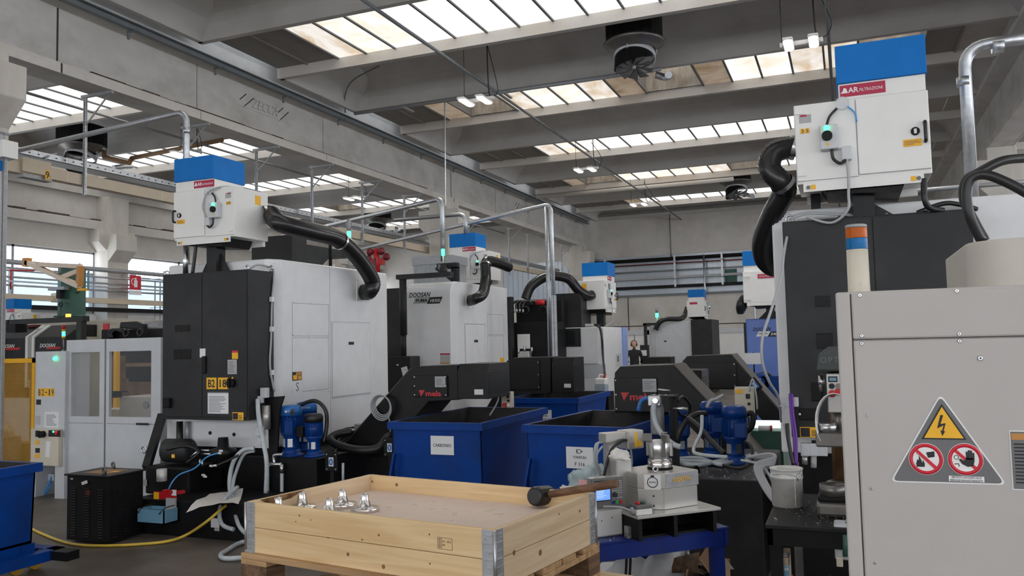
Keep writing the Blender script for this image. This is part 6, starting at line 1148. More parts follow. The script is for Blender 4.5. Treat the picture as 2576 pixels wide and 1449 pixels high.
mb = MB(); mb.box(PY(1618, 814, 26.7).x, PY(1655, 814, 26.7).x, 26.65, 26.78, 2.2, 2.28); mb.box(PY(1620, 814, 26.7).x, PY(1626, 814, 26.7).x, 26.65, 26.78, 1.4, 2.25); mb.box(PY(1612, 880, 26.7).x, PY(1632, 880, 26.7).x, 26.6, 26.8, 0.0, PY(1620, 868, 26.7).z); mb.build('control_pendant', 'charcoal paint', m5)
p_ = PY(1617, 888, 26.6); plate((p_.x, 26.598, p_.z), FRONT, 0.26, 0.18, 'paper', m5, name='notice')
mb = MB(); mb.box(PY(1630, 905, 25.5).x, PY(1690, 905, 25.5).x, 25.4, 26.0, 0, PY(1650, 898, 25.5).z); simple('chip_conveyor', 'low black conveyor housing before the distant pale lathe', 'conveyor', mb, 'conveyor black', 'black chip conveyors', bevel=0.02)
f5 = filter_unit('small looking filter unit above the distant pale lathe', (-4.27, 27.2, 2.34), math.pi / 2, pedestal=0.1)
plate((0.0, 0.33, 0.1 + 0.44), (V(0, -1, 0), V(0, 0, 1)), 0.25, 0.07, 'ar red', f5, 0.004, 'logo_plate')
hose('long ribbed hose draped over the distant pale lathe', [(-4.82, 27.3, 2.75), (-4.9, 27.2, 2.5), PY(1710, 802, 27), PY(1675, 803, 26.9), PY(1658, 812, 26.85), PY(1649, 830, 26.85)], 0.085, (), pitch=0.05)
q = PY(1651, 792, 27.0); beacon('green lit beacon on the distant pale lathe', (q.x, 27.1, 2.3), 0.55, 0.05)
# person standing at the distant machine, seen from behind
pe = thing('person', 'bald person in black shirt with headphones standing at the distant lathe', 'person', (-6.15, 25.3, 0), 0.25, local=True)
def skin_body(name, verts, edges, m, parent, sub=2):
    me = bpy.data.meshes.new(name); me.from_pydata([v[:3] for v in verts], edges, []); o = bpy.data.objects.new(name, me); COL.objects.link(o); o.parent = parent
    sk = o.modifiers.new('skin', 'SKIN')
    for i, v in enumerate(verts): me.skin_vertices[0].data[i].radius = (v[3], v[3] * (v[4] if len(v) > 4 else 1)); me.skin_vertices[0].data[i].use_root = i == 0
    s = o.modifiers.new('sub', 'SUBSURF'); s.levels = sub; s.render_levels = sub
    me.materials.append(MATS[m]); o['_l'] = 1; return o
vb = [(0, 0, .9, .15, .75), (0, 0.01, 1.05, .145, .7), (0, 0.02, 1.22, .16, .7), (0, 0.03, 1.36, .13, .75), (0, 0.04, 1.43, .055), (0, 0.05, 1.49, .05),
      (.17, 0.03, 1.37, .065), (.24, .05, 1.15, .05), (.22, .26, 1.05, .042), (.2, .34, 1.06, .03), (-.17, .03, 1.37, .065), (-.24, .05, 1.15, .05), (-.2, .26, 1.05, .042), (-.18, .34, 1.06, .03),
      (.09, 0, .85, .09), (.1, .01, .48, .06), (.1, 0, .09, .045), (.1, .1, .04, .04), (-.09, 0, .85, .09), (-.1, .01, .48, .06), (-.1, 0, .09, .045), (-.1, .1, .04, .04)]
eb = [(0, 1), (1, 2), (2, 3), (3, 4), (4, 5), (3, 6), (6, 7), (7, 8), (8, 9), (3, 10), (10, 11), (11, 12), (12, 13), (0, 14), (14, 15), (15, 16), (16, 17), (0, 18), (18, 19), (19, 20), (20, 21)]
skin_body('body', vb, eb, 'shirt black', pe)
mb = MB(); mb.ball((0, 0.07, 1.6), 0.1, 12, (0.78, 0.98, 1.18)); mb.ball((0, 0.175, 1.59), 0.018, 6); hd = mb.build('head', 'skin', pe)
for s in (-1, 1): mb = MB(); mb.ball((s * 0.085, 0.06, 1.59), 0.04, 8, (0.6, 1, 1.2)); mb.build('ear_muff', 'ink', pe)
mb = MB(); mb.tube([(-0.09, 0.06, 1.6), (-0.075, 0.06, 1.68), (0, 0.06, 1.725), (0.075, 0.06, 1.68), (0.09, 0.06, 1.6)], 0.012, 6); mb.build('headband', 'ink', pe)
for s in (-1, 1):
    for i in range(4): mb = MB(); mb.tube([(s * 0.2 - 0.02 + 0.013 * i, 0.35, 1.06), (s * 0.2 - 0.02 + 0.013 * i, 0.4, 1.06 - 0.003 * i), (s * 0.2 - 0.02 + 0.013 * i, 0.43 - 0.006 * abs(i - 1.5), 1.045)], 0.008, 6); mb.build('finger', 'skin', pe)
    mb = MB(); mb.tube([(s * 0.17, 0.34, 1.06), (s * 0.15, 0.37, 1.05)], 0.009, 6); mb.build('thumb', 'skin', pe)
# ================================================================ NEAREST GREY CABINET WITH THE DANGER TRIANGLE
tc = thing('grey_cabinet', 'warm grey sheet metal cabinet with a triangular high voltage sign', 'cabinet', (0.6, 2.6, 0))
mb = MB(); mb.box(-0.022, 1.3, 2.0, 3.1, 0.0, 1.845); mb.build('carcass', 'warm grey paint', tc, 0.006)
xq = PY(2147, 900, 2.0).x; zs = PY(2360, 851, 2.0).z
def tp_(x0, x1, z0, z1, n): mb = MB(); mb.box(x0, x1, 1.984, 2.0, z0, z1); return mb.build(n, 'warm grey paint', tc, 0.004)
tp_(-0.022, xq - 0.001, 0.02, 1.843, 'edge_panel'); up = tp_(xq + 0.001, 1.29, zs + 0.0015, 1.84, 'upper_panel'); lp = tp_(xq + 0.001, 1.29, 0.02, zs - 0.0015, 'lower_panel')
mb = MB(); mb.box(xq - 0.001, xq + 0.001, 1.99, 2.0, 0.02, 1.84); mb.build('panel_gap', 'stain and shade', tc)
YP = 1.984
for (x_, y_), par, r in (((2163, 743), up, .0045), ((2407, 732), up, .0045), ((2168, 845), up, .0045), ((2413, 840), up, .0045), ((2168, 864), lp, .0045), ((2414, 858), lp, .0045), ((2466, 901), lp, .006), ((2181, 1045), lp, .004), ((2191, 1229), lp, .004), ((2201, 1416), lp, .004)):
    p = PY(x_, y_, YP); mb = MB(); mb.lathe([(r, 0), (r, r * 0.25), (r * 0.7, r * 0.6)], p, (0, -1, 0), 14); b_ = mb.build('rivet', 'steel', par); mb = MB(); mb.cyl(p + V(0, -r * 0.62, 0), p + V(0, -r * 0.55, 0), r * 0.35, n=6); mb.build('rivet_socket', 'ink', par)
def poly_plate(pts, Y0, Y1, m, par, name, bevel=0): mb = MB(); mb.prism([(p.x, p.z) for p in pts], 'y', Y0, Y1); return mb.build(name, m, par, bevel)
A, B_, C_ = PY(2365, 990, YP), PY(2239, 1212, YP), PY(2533, 1220, YP)
def rtri(A, B_, C_, r):
    cs = []
    for p, q, s in ((A, B_, C_), (B_, C_, A), (C_, A, B_)):
        d0 = (s - p).normalized(); d1 = (q - p).normalized()
        for t in range(5): u = t / 4; cs.append((p + d0 * r) * (1 - u) ** 2 + p * 2 * u * (1 - u) + (p + d1 * r) * u ** 2)
    return cs
ts = thing('danger_sign', 'grey triangular sign with yellow high voltage triangle and two red prohibition rings', 'sign', (A.x, YP - 0.004, B_.z))
poly_plate(rtri(A, B_, C_, 0.014), YP - 0.002, YP, 'print white', ts, 'white_edge')
g = (A + B_ + C_) / 3; poly_plate(rtri(*[g + (p - g) * 0.955 for p in (A, B_, C_)], 0.012), YP - 0.003, YP - 0.0018, 'sign grey', ts, 'grey_panel')
a, b, c = PY(2368, 1016, YP), PY(2318, 1104, YP), PY(2431, 1106, YP); g2 = (a + b + c) / 3
poly_plate([a, b, c], YP - 0.0042, YP - 0.0028, 'ink', ts, 'black_triangle'); poly_plate([g2 + (p - g2) * 0.88 for p in (a, b, c)], YP - 0.0052, YP - 0.004, 'yellow', ts, 'yellow_triangle')
bolt_ = [(2365, 1043), (2372, 1044), (2365, 1066), (2378, 1064), (2373, 1084), (2377, 1084), (2370, 1096), (2365, 1082), (2369, 1083), (2373, 1069), (2357, 1077)]
poly_plate([PY(*q, YP) for q in bolt_], YP - 0.0062, YP - 0.005, 'ink', ts, 'lightning_bolt')
for (cx_, cy_), kind in (((2329, 1154), 'fire'), ((2428, 1155), 'hand')):
    cc = PY(cx_, cy_, YP); R_ = 0.0333
    mb = MB(); mb.cyl(cc + V(0, -0.0042, 0), cc + V(0, -0.0028, 0), R_ * 1.0, n=36); mb.build('white_disc', 'print white', ts)
    mb = MB(); mb.lathe([(R_ * 0.76, 0.0042), (R_ * 0.97, 0.0042), (R_ * 0.97, 0.0055), (R_ * 0.76, 0.0055), (R_ * 0.76, 0.0042)], cc, (0, -1, 0), 36, cap=False); rg_ = mb.build('red_ring', 'sign red', ts)
    mb = MB(); d = V(0.7, 0, -0.7).normalized(); mb.bar(cc - d * R_ * 0.8 + V(0, -0.0058 if kind == 'fire' else -0.0046, 0), cc + d * R_ * 0.8 + V(0, -0.0058 if kind == 'fire' else -0.0046, 0), R_ * 0.2, 0.0012, (0, 1, 0)); mb.build('red_bar', 'sign red', ts)
    S = lambda pts, dx=0, dz=0: [cc + V((px + dx) * R_, 0, (pz + dz) * R_) for px, pz in pts]
    if kind == 'fire':
        poly_plate(S([(-0.55, -0.5), (-0.1, -0.5), (-0.08, -0.3), (-0.18, -0.05), (-0.22, -0.25), (-0.3, 0.0), (-0.4, 0.22), (-0.42, -0.1), (-0.5, -0.02), (-0.58, -0.3)]), YP - 0.0052, YP - 0.0041, 'ink', ts, 'flame_icon')
        poly_plate(S([(0.02, 0.42), (0.5, 0.5), (0.5, 0.15), (0.12, 0.08)]), YP - 0.0052, YP - 0.0041, 'ink', ts, 'bucket_icon')
    else:
        poly_plate(S([(-0.2, -0.28), (0.1, -0.45), (0.42, -0.4), (0.5, -0.05), (0.42, 0.1), (0.05, 0.1), (-0.08, -0.08), (-0.3, 0.05), (-0.36, -0.02)]), YP - 0.0062, YP - 0.0041, 'ink', ts, 'palm_icon')
        for i, (dx, h_) in enumerate(((0.09, 0.48), (0.21, 0.58), (0.33, 0.56), (0.45, 0.42))): poly_plate(S([(dx - 0.05, 0.0), (dx + 0.05, 0.0), (dx + 0.05, h_), (dx - 0.05, h_)]), YP - 0.0062, YP - 0.0041, 'ink', ts, 'finger_icon')
        mb = MB(); mb.lathe([(R_ * 0.11, 0.0042), (R_ * 0.14, 0.0042), (R_ * 0.14, 0.005), (R_ * 0.11, 0.005)], cc + V(-0.5 * R_, 0, 0.12 * R_), (0, -1, 0), 16, cap=False); mb.build('head_icon', 'ink', ts)
        mb = MB(); mb.tube(S([(-0.62, -0.3), (-0.4, -0.28), (-0.35, -0.45)]), 0.0009, 4, 1); 
        for v in mb.v: v.y = YP - 0.0045 + (v.y - YP) * 0.3
        mb.build('shoulder_icon', 'ink', ts)
a, b = PY(2386, 1196, YP), PY(2476, 1213, YP); cc = (a + b) / 2; plate((cc.x, YP - 0.0028, cc.z), FRONT, b.x - a.x, a.z - b.z, 'print white', ts, 0.0012, 'caption_panel')
for i, t_ in enumerate(("VIETATO L'ACCESSO ALLE", 'PERSONE NON AUTORIZZATE')): lettering(t_, (cc.x, YP - 0.0041, cc.z + 0.0032 - 0.0064 * i), FRONT, 'ink', ts, w=(b.x - a.x) * (0.86, 0.93)[i], h=0.0042, depth=0.0006)
wsn = thing('warning_label', 'grey information label with an orange header at the cabinet edge', 'label', PY(2560, 1232, YP)); a = PY(2538, 1083, YP); b = PY(2660, 1236, YP)
plate(((a.x + b.x) / 2, YP, (a.z + b.z) / 2), FRONT, b.x - a.x, a.z - b.z, 'print white', wsn, 0.001, 'label_edge'); plate(((a.x + b.x) / 2, YP - 0.001, (a.z + b.z) / 2), FRONT, b.x - a.x - 0.004, a.z - b.z - 0.004, 'sign grey', wsn, 0.001, 'label_panel')
plate(((a.x + b.x) / 2, YP - 0.002, a.z - 0.012), FRONT, b.x - a.x - 0.006, 0.013, 'crane orange', wsn, 0.001, 'label_header'); lines(((a.x + b.x) / 2, YP - 0.002, (a.z + b.z) / 2 - 0.006), FRONT, b.x - a.x - 0.014, 0.085, 12, 'ink', wsn)
# signal tower on the cabinet
st = thing('signal_tower', 'ivory signal tower with amber and blue lenses on the grey cabinet', 'signal light', (PY(2160, 725, 2.12).x, 2.12, 1.845)); sx, sz = PY(2161, 725, 2.12).x, 1.845
s_ = 2.12 / 2.0; r = 0.0245
zz = [PY(2158, y_, 2.12).z for y_ in (725, 628, 600, 574, 566)]
mb = MB(); mb.lathe([(r * 1.02, 1.845), (r * 1.02, 1.852), (r, 1.853), (r * 0.97, zz[1])], (sx, 2.12, 0), n=28); mb.build('ivory_tube', 'tower ivory', st)
def lens(z0, z1, m, n):
    mb = MB(); pr = []; k = 9
    for i in range(k): a0 = z0 + (z1 - z0) * i / k; pr += [(r * 0.97, a0), (r * 0.99, a0 + (z1 - z0) / k * 0.5)]
    mb.lathe(pr + [(r * 0.97, z1)], (sx, 2.12, 0), n=28); mb.build(n, m, st)
lens(zz[1], zz[2], 'blue lens', 'blue_lens'); lens(zz[2], zz[3], 'amber lens', 'amber_lens')
mb = MB(); mb.lathe([(r * 0.99, zz[3]), (r * 0.99, zz[4] - 0.001), (r * 0.85, zz[4] + 0.001)], (sx, 2.12, 0), n=28); mb.build('cap', 'galv dull', st)
# cream housing on the cabinet with black cables
dm = thing('cable_housing', 'cream rounded housing on top of the grey cabinet with black hoses', 'machine part', (0.5, 2.6, 1.845))
x0, zt_, zb_ = PY(2441, 660, 2.35).x, PY(2441, 605, 2.35).z, 1.845
mb = MB(); pr = [(x0 + 0.09 - 0.09 * math.cos(a * math.pi / 32), 2.35 + 0.09 - 0.09 * math.sin(a * math.pi / 32)) for a in range(17)] + [(1.2, 2.35), (1.2, 2.9), (x0, 2.9)]
mb.prism(pr, 'z', zb_ + 0.002, zt_); mb.build('housing', 'cream grey', dm, 0.006); mb = MB(); mb.prism([(p[0] * 0.985 + 0.01, p[1] + 0.006) for p in pr], 'z', zb_, zb_ + 0.012); mb.build('gasket', 'bronze', dm)
for lab, pts in (('thick black hose crossing upward from the cream housing', [PY(2478, 606, 2.45), PY(2452, 560, 2.45), PY(2425, 500, 2.45), PY(2430, 455, 2.46), PY(2460, 435, 2.47), PY(2520, 405, 2.5), PY(2580, 398, 2.55)]), ('thick black hose arching over the front of the cream housing', [PY(2468, 604, 2.42), PY(2440, 545, 2.4), PY(2432, 490, 2.4), PY(2442, 450, 2.4), PY(2480, 440, 2.4), PY(2535, 460, 2.4), PY(2590, 490, 2.4)])):
    mb = MB(); mb.tube(pts, 0.0125, 10); simple('cabinet_hose', lab, 'hose', mb, 'black rubber')
# ================================================================ BLACK BENCH WITH DRILL PRESS
bn = thing('work_bench', 'small black steel bench with shavings under the drill press', 'bench', (-0.1, 4.75, 0))
mb = MB(); mb.box(-0.425, 0.3, 4.34, 5.25, 0.8, 0.82); tt = mb.build('top', 'conveyor black', bn, 0.004); mb = MB(); mb.box(-0.415, 0.29, 4.35, 4.37, 0.72, 0.8); mb.box(-0.415, -0.39, 4.35, 5.24, 0.72, 0.8); mb.build('apron', 'black', bn)
for x, y in ((-0.38, 4.4), (0.25, 4.4), (-0.38, 5.2), (0.25, 5.2)): mb = MB(); mb.box(x - 0.03, x + 0.03, y - 0.03, y + 0.03, 0, 0.72); mb.build('leg', 'black', bn)
mb = MB(); mb.box(-0.415, 0.28, 4.36, 5.2, 0.28, 0.3); mb.build('shelf', 'black', bn)
sw = MB()
for i in range(170):
    x, y = random.gauss(-0.12, 0.13), random.gauss(4.72, 0.16)
    if not (-0.4 < x < 0.25 and 4.36 < y < 5.2): continue
    a = random.uniform(0, 6.28); l = random.uniform(0.004, 0.016); sw.obox((x, y, 0.823 + random.uniform(0, 0.004)), (l, 0.003, 0.003), (V(math.cos(a), math.sin(a), 0.2).normalized(), V(-math.sin(a), math.cos(a), 0), V(0, 0, 1)))
sw.build('shavings', 'shavings', bn)
tn = thing('tin_can', 'dented white tin bucket on the black bench', 'bucket', (-0.35, 4.86, 0.82), local=True)
mb = MB(); mb.lathe([(0.078, 0), (0.082, 0.004), (0.083, 0.15), (0.087, 0.152), (0.087, 0.165), (0.084, 0.167), (0.086, 0.198), (0.089, 0.2), (0.089, 0.206), (0.083, 0.205), (0.08, 0.16), (0.079, 0.008), (0.001, 0.007)], (0, 0, 0), n=36, cap=False); mb.build('shell', 'tin', tn)
mb = MB(); mb.lathe([(0.079, 0), (0.001, 0.0005)], (0, 0, 0), n=24, cap=False); mb.build('base', 'tin', tn); mb = MB(); mb.torus((0.072, -0.055, 0.165), (0.8, -0.6, 0), 0.018, 0.003, 14, 5); mb.tube([(0.07, -0.06, 0.17), (0.0, -0.1, 0.185), (-0.07, -0.06, 0.175)], 0.0025, 5); mb.build('bail_handle', 'steel', tn)
mb = MB(); mb.box(0.046, 0.049, -0.074, -0.07, 0.01, 0.16); mb.build('seam', 'tin', tn)
dp = thing('drill_press', 'grey green bench drill press with bronze stained column', 'drill press', (-0.02, 4.8, 0.82))
YD_ = 4.8
bx0 = PY(2052, 1270, 4.6).x; mb = MB(); mb.box(bx0, 0.25, 4.58, 4.95, 0.82, 0.895); mb.build('base', 'oily steel', dp, 0.02)
mb = MB(); mb.box(bx0 + 0.01, 0.2, 4.6, 4.9, 0.895, 0.925); mb.build('base_table', 'black', dp, 0.01)
cx_ = PY(2113, 1200, YD_).x; mb = MB(); mb.cyl((cx_, YD_, 0.9), (cx_, YD_, 1.62), 0.035, n=20); mb.build('column', 'bronze', dp)
mb = MB(); mb.lathe([(0.07, 0.0), (0.07, 0.05), (0.04, 0.06)], (cx_, YD_, 0.92), n=18); mb.build('column_flange', 'oily steel', dp)
mb = MB(); mb.lathe([(0.062, 0), (0.066, 0), (0.066, 0.055), (0.058, 0.055), (0.058, 0.005)], (cx_ - 0.035, 4.66, 0.925), n=22, cap=False); mb.build('chuck_ring', 'oily steel', dp)
zt1 = PY(2090, 1085, 4.65).z; x0 = PY(2053, 1090, 4.65).x; mb = MB(); mb.box(x0, 0.2, 4.55, 4.9, zt1 - 0.07, zt1); mb.build('work_table', 'oily steel', dp, 0.008)
mb = MB(); mb.lathe([(0.035, 0), (0.045, 0), (0.045, 0.045), (0.04, 0.045), (0.038, 0.005)], (PY(2082, 1086, 4.62).x, 4.62, zt1), n=22, cap=False); mb.build('vice_ring', 'steel', dp)
mb = MB(); zc = PY(2090, 900, 4.65).z; x0 = PY(2053, 910, 4.65).x; mb.prism([(x0, zc - 0.07), (x0 + 0.015, zc + 0.02), (x0 + 0.06, zc + 0.055), (0.25, zc + 0.06), (0.25, zc - 0.07)], 'y', 4.62, 5.0); hd_ = mb.build('belt_cover', 'drill green', dp, 0.012)
lettering('OPTI', (PY(2090, 912, 4.62).x, 4.619, zc - 0.01), FRONT, 'sign grey', hd_, h=0.03, spacing=1.2)
x0p = PY(2078, 950, 4.62).x; z0p, z1p = PY(2090, 1040, 4.62).z, PY(2090, 940, 4.62).z; mb = MB(); mb.box(x0p, 0.12, 4.64, 4.9, z0p, z1p); pn_ = mb.build('head', 'aluminium', dp, 0.006)
pplate(2083, 947, 2107, 961, 4.64, 'ink', pn_, 'display_frame'); pplate(2086, 950, 2104, 958, 4.637, 'box blue', pn_, 'display')
for q, m in (((2092, 971), 'ink'), ((2109, 971), 'oily steel'), ((2093, 990), 'red'), ((2109, 985), 'red')): p = PY(*q, 4.64); mb = MB(); mb.cyl(p + V(0, -0.02, 0), p, 0.014 if m != 'red' else 0.018, n=14); mb.build('push_button', m, pn_)
mb = MB(); mb.cyl(PY(2060, 960, 4.7), PY(2075, 960, 4.7), 0.02, n=10); mb.cyl(PY(2064, 945, 4.7), PY(2064, 985, 4.7), 0.012, n=10); mb.build('clamp_lever', 'steel', dp)
mb = MB(); mb.obox(PY(2055, 985, 4.72), (0.06, 0.05, 0.1)); mb.build('motor_bracket', 'black', dp, 0.005)
mb = MB(); p = PY(2108, 1030, 4.72); mb.lathe([(0.03, 0), (0.03, -0.08), (0.02, -0.1), (0.018, -0.16), (0.006, -0.18)], p, n=16); mb.build('chuck', 'oily steel', dp)
gd = MB(); rows = []
for i in range(15):
    t_ = i / 14; a = math.radians(20 + 200 * t_); w_ = 0.03 + 0.02 * math.sin(t_ * 3.1)
    cx2, cz2 = PY(2100, 1060, 4.57).x, PY(2100, 1062, 4.57).z
    x_, z_ = cx2 + 0.095 * math.cos(a) * 1.0 - 0.0, cz2 + 0.15 * math.sin(a)
    rows.append([V(x_, 4.55, z_), V(x_ + 0.01, 4.55 + w_ * 1.8, z_ - 0.01)])
gd.add([p for r_ in rows for p in r_], [(2 * i, 2 * i + 1, 2 * i + 3, 2 * i + 2) for i in range(14)], True)
o = gd.build('chip_guard', 'print white', dp); o.modifiers.new('thick', 'SOLIDIFY').thickness = 0.004
bx0_ = PY(1950, 1440, 4.42)
for lab, (x0, y0, x1, y1), Y, m in (('torn cardboard box of white fasteners under the black bench', (1948, 1401, 1988, 1475), 4.42, 'paper'),):
    t = thing('fastener_box', lab, 'box', (PY((x0 + x1) / 2, 1440, Y).x, Y, 0.3)); a, b = PY(x0, y0, Y), PY(x1, y1, Y); z1 = a.z
    mb = MB(); mb.box(a.x, b.x, Y, Y + 0.003, 0.3, z1); mb.box(a.x, a.x + 0.003, Y, Y + 0.12, 0.3, z1 + 0.01); mb.box(b.x - 0.003, b.x, Y, Y + 0.12, 0.3, z1); mb.box(a.x, b.x, Y + 0.117, Y + 0.12, 0.3, z1 + 0.02); mb.box(a.x, b.x, Y, Y + 0.12, 0.3, 0.303); mb.build('carton', 'cardboard pale', t)
    mb = MB(); mb.box(a.x, b.x, Y - 0.002, Y, 0.3, z1 - 0.035); mb.build('printed_front', 'box blue', t)
    lettering('VALFER', ((a.x + b.x) / 2, Y - 0.003, z1 - 0.055), FRONT, 'print white', t, w=(b.x - a.x) * 0.95, bold=0.02); lettering('FERRAMENTA', ((a.x + b.x) / 2, Y - 0.003, z1 - 0.04), FRONT, 'print white', t, w=(b.x - a.x) * 0.9)
    sw = MB()
    for i in range(40): sw.obox((random.uniform(a.x + 0.01, b.x - 0.01), random.uniform(Y + 0.01, Y + 0.11), z1 - 0.012 + random.uniform(0, 0.01)), (0.012, 0.006, 0.006), (V(math.cos(i), math.sin(i), 0), V(-math.sin(i), math.cos(i), 0), V(0, 0, 1)))
    sw.build('shavings', 'print white', t)
mb = MB(); a = PY(2000, 1405, 4.5); mb.prism([(a.x - 0.01, 0.3), (a.x + 0.11, 0.3), (a.x + 0.1, 0.47), (a.x + 0.0, 0.52), (a.x - 0.03, 0.56)], 'y', 4.5, 4.505); mb.box(a.x, a.x + 0.11, 4.5, 4.7, 0.3, 0.305); mb.prism([(a.x + 0.1, 0.3), (a.x + 0.105, 0.3), (a.x + 0.16, 0.5), (a.x + 0.15, 0.5)], 'y', 4.5, 4.7); simple('open_carton', 'torn brown carton lying open under the black bench', 'box', mb, 'cardboard')
ck = thing('air_hose_coupling', 'grey hose reel with green coupling and cream tag hanging under the bench', 'coupling', PY(2125, 1370, 4.3))
c = PY(2118, 1370, 4.36); mb = MB(); mb.box(c.x - 0.035, c.x + 0.1, 4.38, 4.5, c.z - 0.08, c.z + 0.09); mb.build('body', 'light grey paint', ck, 0.01)
mb = MB(); mb.cyl(PY(2126, 1345, 4.34), PY(2126, 1400, 4.34), 0.012, n=10); mb.build('coupling', 'lamp green' if False else 'green machine', ck); mb = MB(); p = PY(2112, 1410, 4.34); mb.box(p.x - 0.015, p.x + 0.015, 4.335, 4.345, p.z - 0.03, p.z + 0.015); mb.build('tag', 'cream', ck, 0.004); mb = MB(); mb.box(c.x + 0.02, c.x + 0.05, 4.42, 4.46, c.z + 0.09, 0.73); mb.build('hanger', 'black', ck)
# ================================================================ PALLET COLLAR IN THE FOREGROUND
RZ = math.atan2(-0.166, 0.986); L0 = V(-2.30, 2.77, 0)
ex = V(math.cos(RZ), math.sin(RZ), 0); ey = V(-math.sin(RZ), math.cos(RZ), 0)
def W_(x, y, z): return L0 + ex * x + ey * y + V(0, 0, z)
CW, CD_ = 1.2, 0.755; ZT_ = 1.13
co = thing('pallet_collar', 'pale pine pallet collar with galvanised corner hinges', 'pallet collar', (L0.x, L0.y, 0.93), RZ, local=True)
th = 0.021
for z0, z1, k in ((0.0, 0.099, 0), (0.1005, 0.2, 1)):
    for nm, m, b in (('long_board', 'pine long', (0, CW, 0, th)), ('long_board', 'pine long', (0, CW, CD_ - th, CD_)), ('short_board', 'pine short', (0, th, th, CD_ - th)), ('short_board', 'pine short', (CW - th, CW, th, CD_ - th))):
        mb = MB(); mb.box(b[0], b[1], b[2], b[3], z0, z1); mb.build(nm, m, co, 0.003)
def hinge(x, y, dx, dy):
    """corner hinge: two ribbed plates and a pin; dx, dy point along the two boards away from the corner"""
    for ax, nrm in ((V(dx, 0, 0), V(0, -dy, 0)), (V(0, dy, 0), V(-dx, 0, 0))):
        c = V(x, y, 0) + ax * 0.028; mb = MB(); sx_ = V(0, 0, 1)
        mb.obox(c + nrm * 0.0012 + V(0, 0, 0.1), (0.044, 0.0024, 0.2), (ax, nrm, V(0, 0, 1)))
        for i in range(7): mb.obox(c + ax * (-0.002) + nrm * 0.003 + V(0, 0, 0.02 + 0.027 * i), (0.034, 0.0035, 0.007), (ax, nrm, V(0, 0, 1)))
        pl_ = mb.build('hinge_plate', 'galvanised', co, 0.0008)
        bolts([c + nrm * 0.0024 + ax * (0.008 if i % 2 else -0.008) + V(0, 0, 0.034 + 0.045 * i) for i in range(4)], nrm, 0.004, 'galv dull', pl_)
    mb = MB(); mb.cyl((x - dx * 0.002, y - dy * 0.002, -0.01), (x - dx * 0.002, y - dy * 0.002, 0.198), 0.0055, n=10); mb.build('hinge_pin', 'galvanised', co)
    mb = MB(); mb.obox((x + dx * 0.02, y - dy * 0.004, -0.02), (0.045, 0.006, 0.06)); mb.build('locating_foot', 'galvanised', co, 0.001)
hinge(0, 0, 1, 1); hinge(CW, 0, -1, 1); hinge(0, CD_, 1, -1); hinge(CW, CD_, -1, -1)
# knots and stamp on the boards
def knot(x, y, z, nrm, r):
    R_ = V(0, 0, 1).cross(nrm) * -1; mb = MB(); mb.lathe([(r, 0), (r, 0.0006)], V(x, y, z), nrm, 14, sx=1.0); mb.build('knot', 'knot brown', co)
mat('knot brown', (0.22, 0.1, 0.045), 0.7, var=0.3, scale=60); mat('knot ring', (0.4, 0.23, 0.11), 0.7, var=0.2, scale=60)
for x, z, r in ((0.28, 0.145, .003), (0.3, 0.17, .004), (0.36, 0.158, .003), (0.62, 0.11, .004), (0.7, 0.135, .0045), (0.55, 0.05, .007), (0.72, 0.025, .008), (1.05, 0.025, .007), (0.45, 0.10, .003), (0.93, 0.16, .0035), (0.93, 0.06, .0035)): knot(x, -0.0002, z, V(0, -1, 0), r)
for y, z, r in ((0.3, 0.06, .011), (0.12, 0.1, .009), (0.62, 0.15, .006), (0.45, 0.17, .004)): knot(CW + 0.0002, y, z, V(1, 0, 0), r)
for x, z, r in ((0.18, 0.165, .008), (0.03, 0.17, .006)): knot(x, CD_ - th - 0.0002, z, V(0, -1, 0), r)
mb = MB(); mb.add([(th + 0.0015, 0.05, 0.2), (th + 0.0015, 0.3, 0.2), (th + 0.0015, 0.22, 0.178), (th + 0.0015, 0.1, 0.172), (th + 0.001, 0.05, 0.2), (th + 0.001, 0.3, 0.2), (th + 0.001, 0.22, 0.178), (th + 0.001, 0.1, 0.172)], [(0, 1, 2, 3), (7, 6, 5, 4), (0, 4, 5, 1), (1, 5, 6, 2), (2, 6, 7, 3), (3, 7, 4, 0)]); mb.build('bark_edge', 'bronze', co)
sx0, sz0 = 0.965, 0.115
mb = MB()
for a, b, c, d in ((0, 0.062, 0, 0.0012), (0, 0.062, 0.0388, 0.04), (0, 0.0012, 0, 0.04), (0.0608, 0.062, 0, 0.04), (0.016, 0.0172, 0, 0.04)): mb.box(sx0 + a, sx0 + b, -0.0008, 0, sz0 + c, sz0 + d)
for i in range(5): mb.box(sx0 + 0.004, sx0 + 0.013, -0.0008, 0, sz0 + 0.005 + 0.007 * i, sz0 + 0.008 + 0.007 * i)
mb.build('stamp_frame', 'stamp ink', co) if 'stamp ink' in MATS else mb.build('stamp_frame', mat('stamp ink', (0.12, 0.06, 0.025), 0.8, var=0.2, scale=200), co)
lettering('LV - 012', (sx0 + 0.038, -0.0001, sz0 + 0.027), FRONT, 'stamp ink', co, w=0.036, name='stamp_lettering', depth=0.0008); lettering('HT', (sx0 + 0.026, -0.0001, sz0 + 0.015), FRONT, 'stamp ink', co, h=0.007, name='stamp_lettering', depth=0.0008)
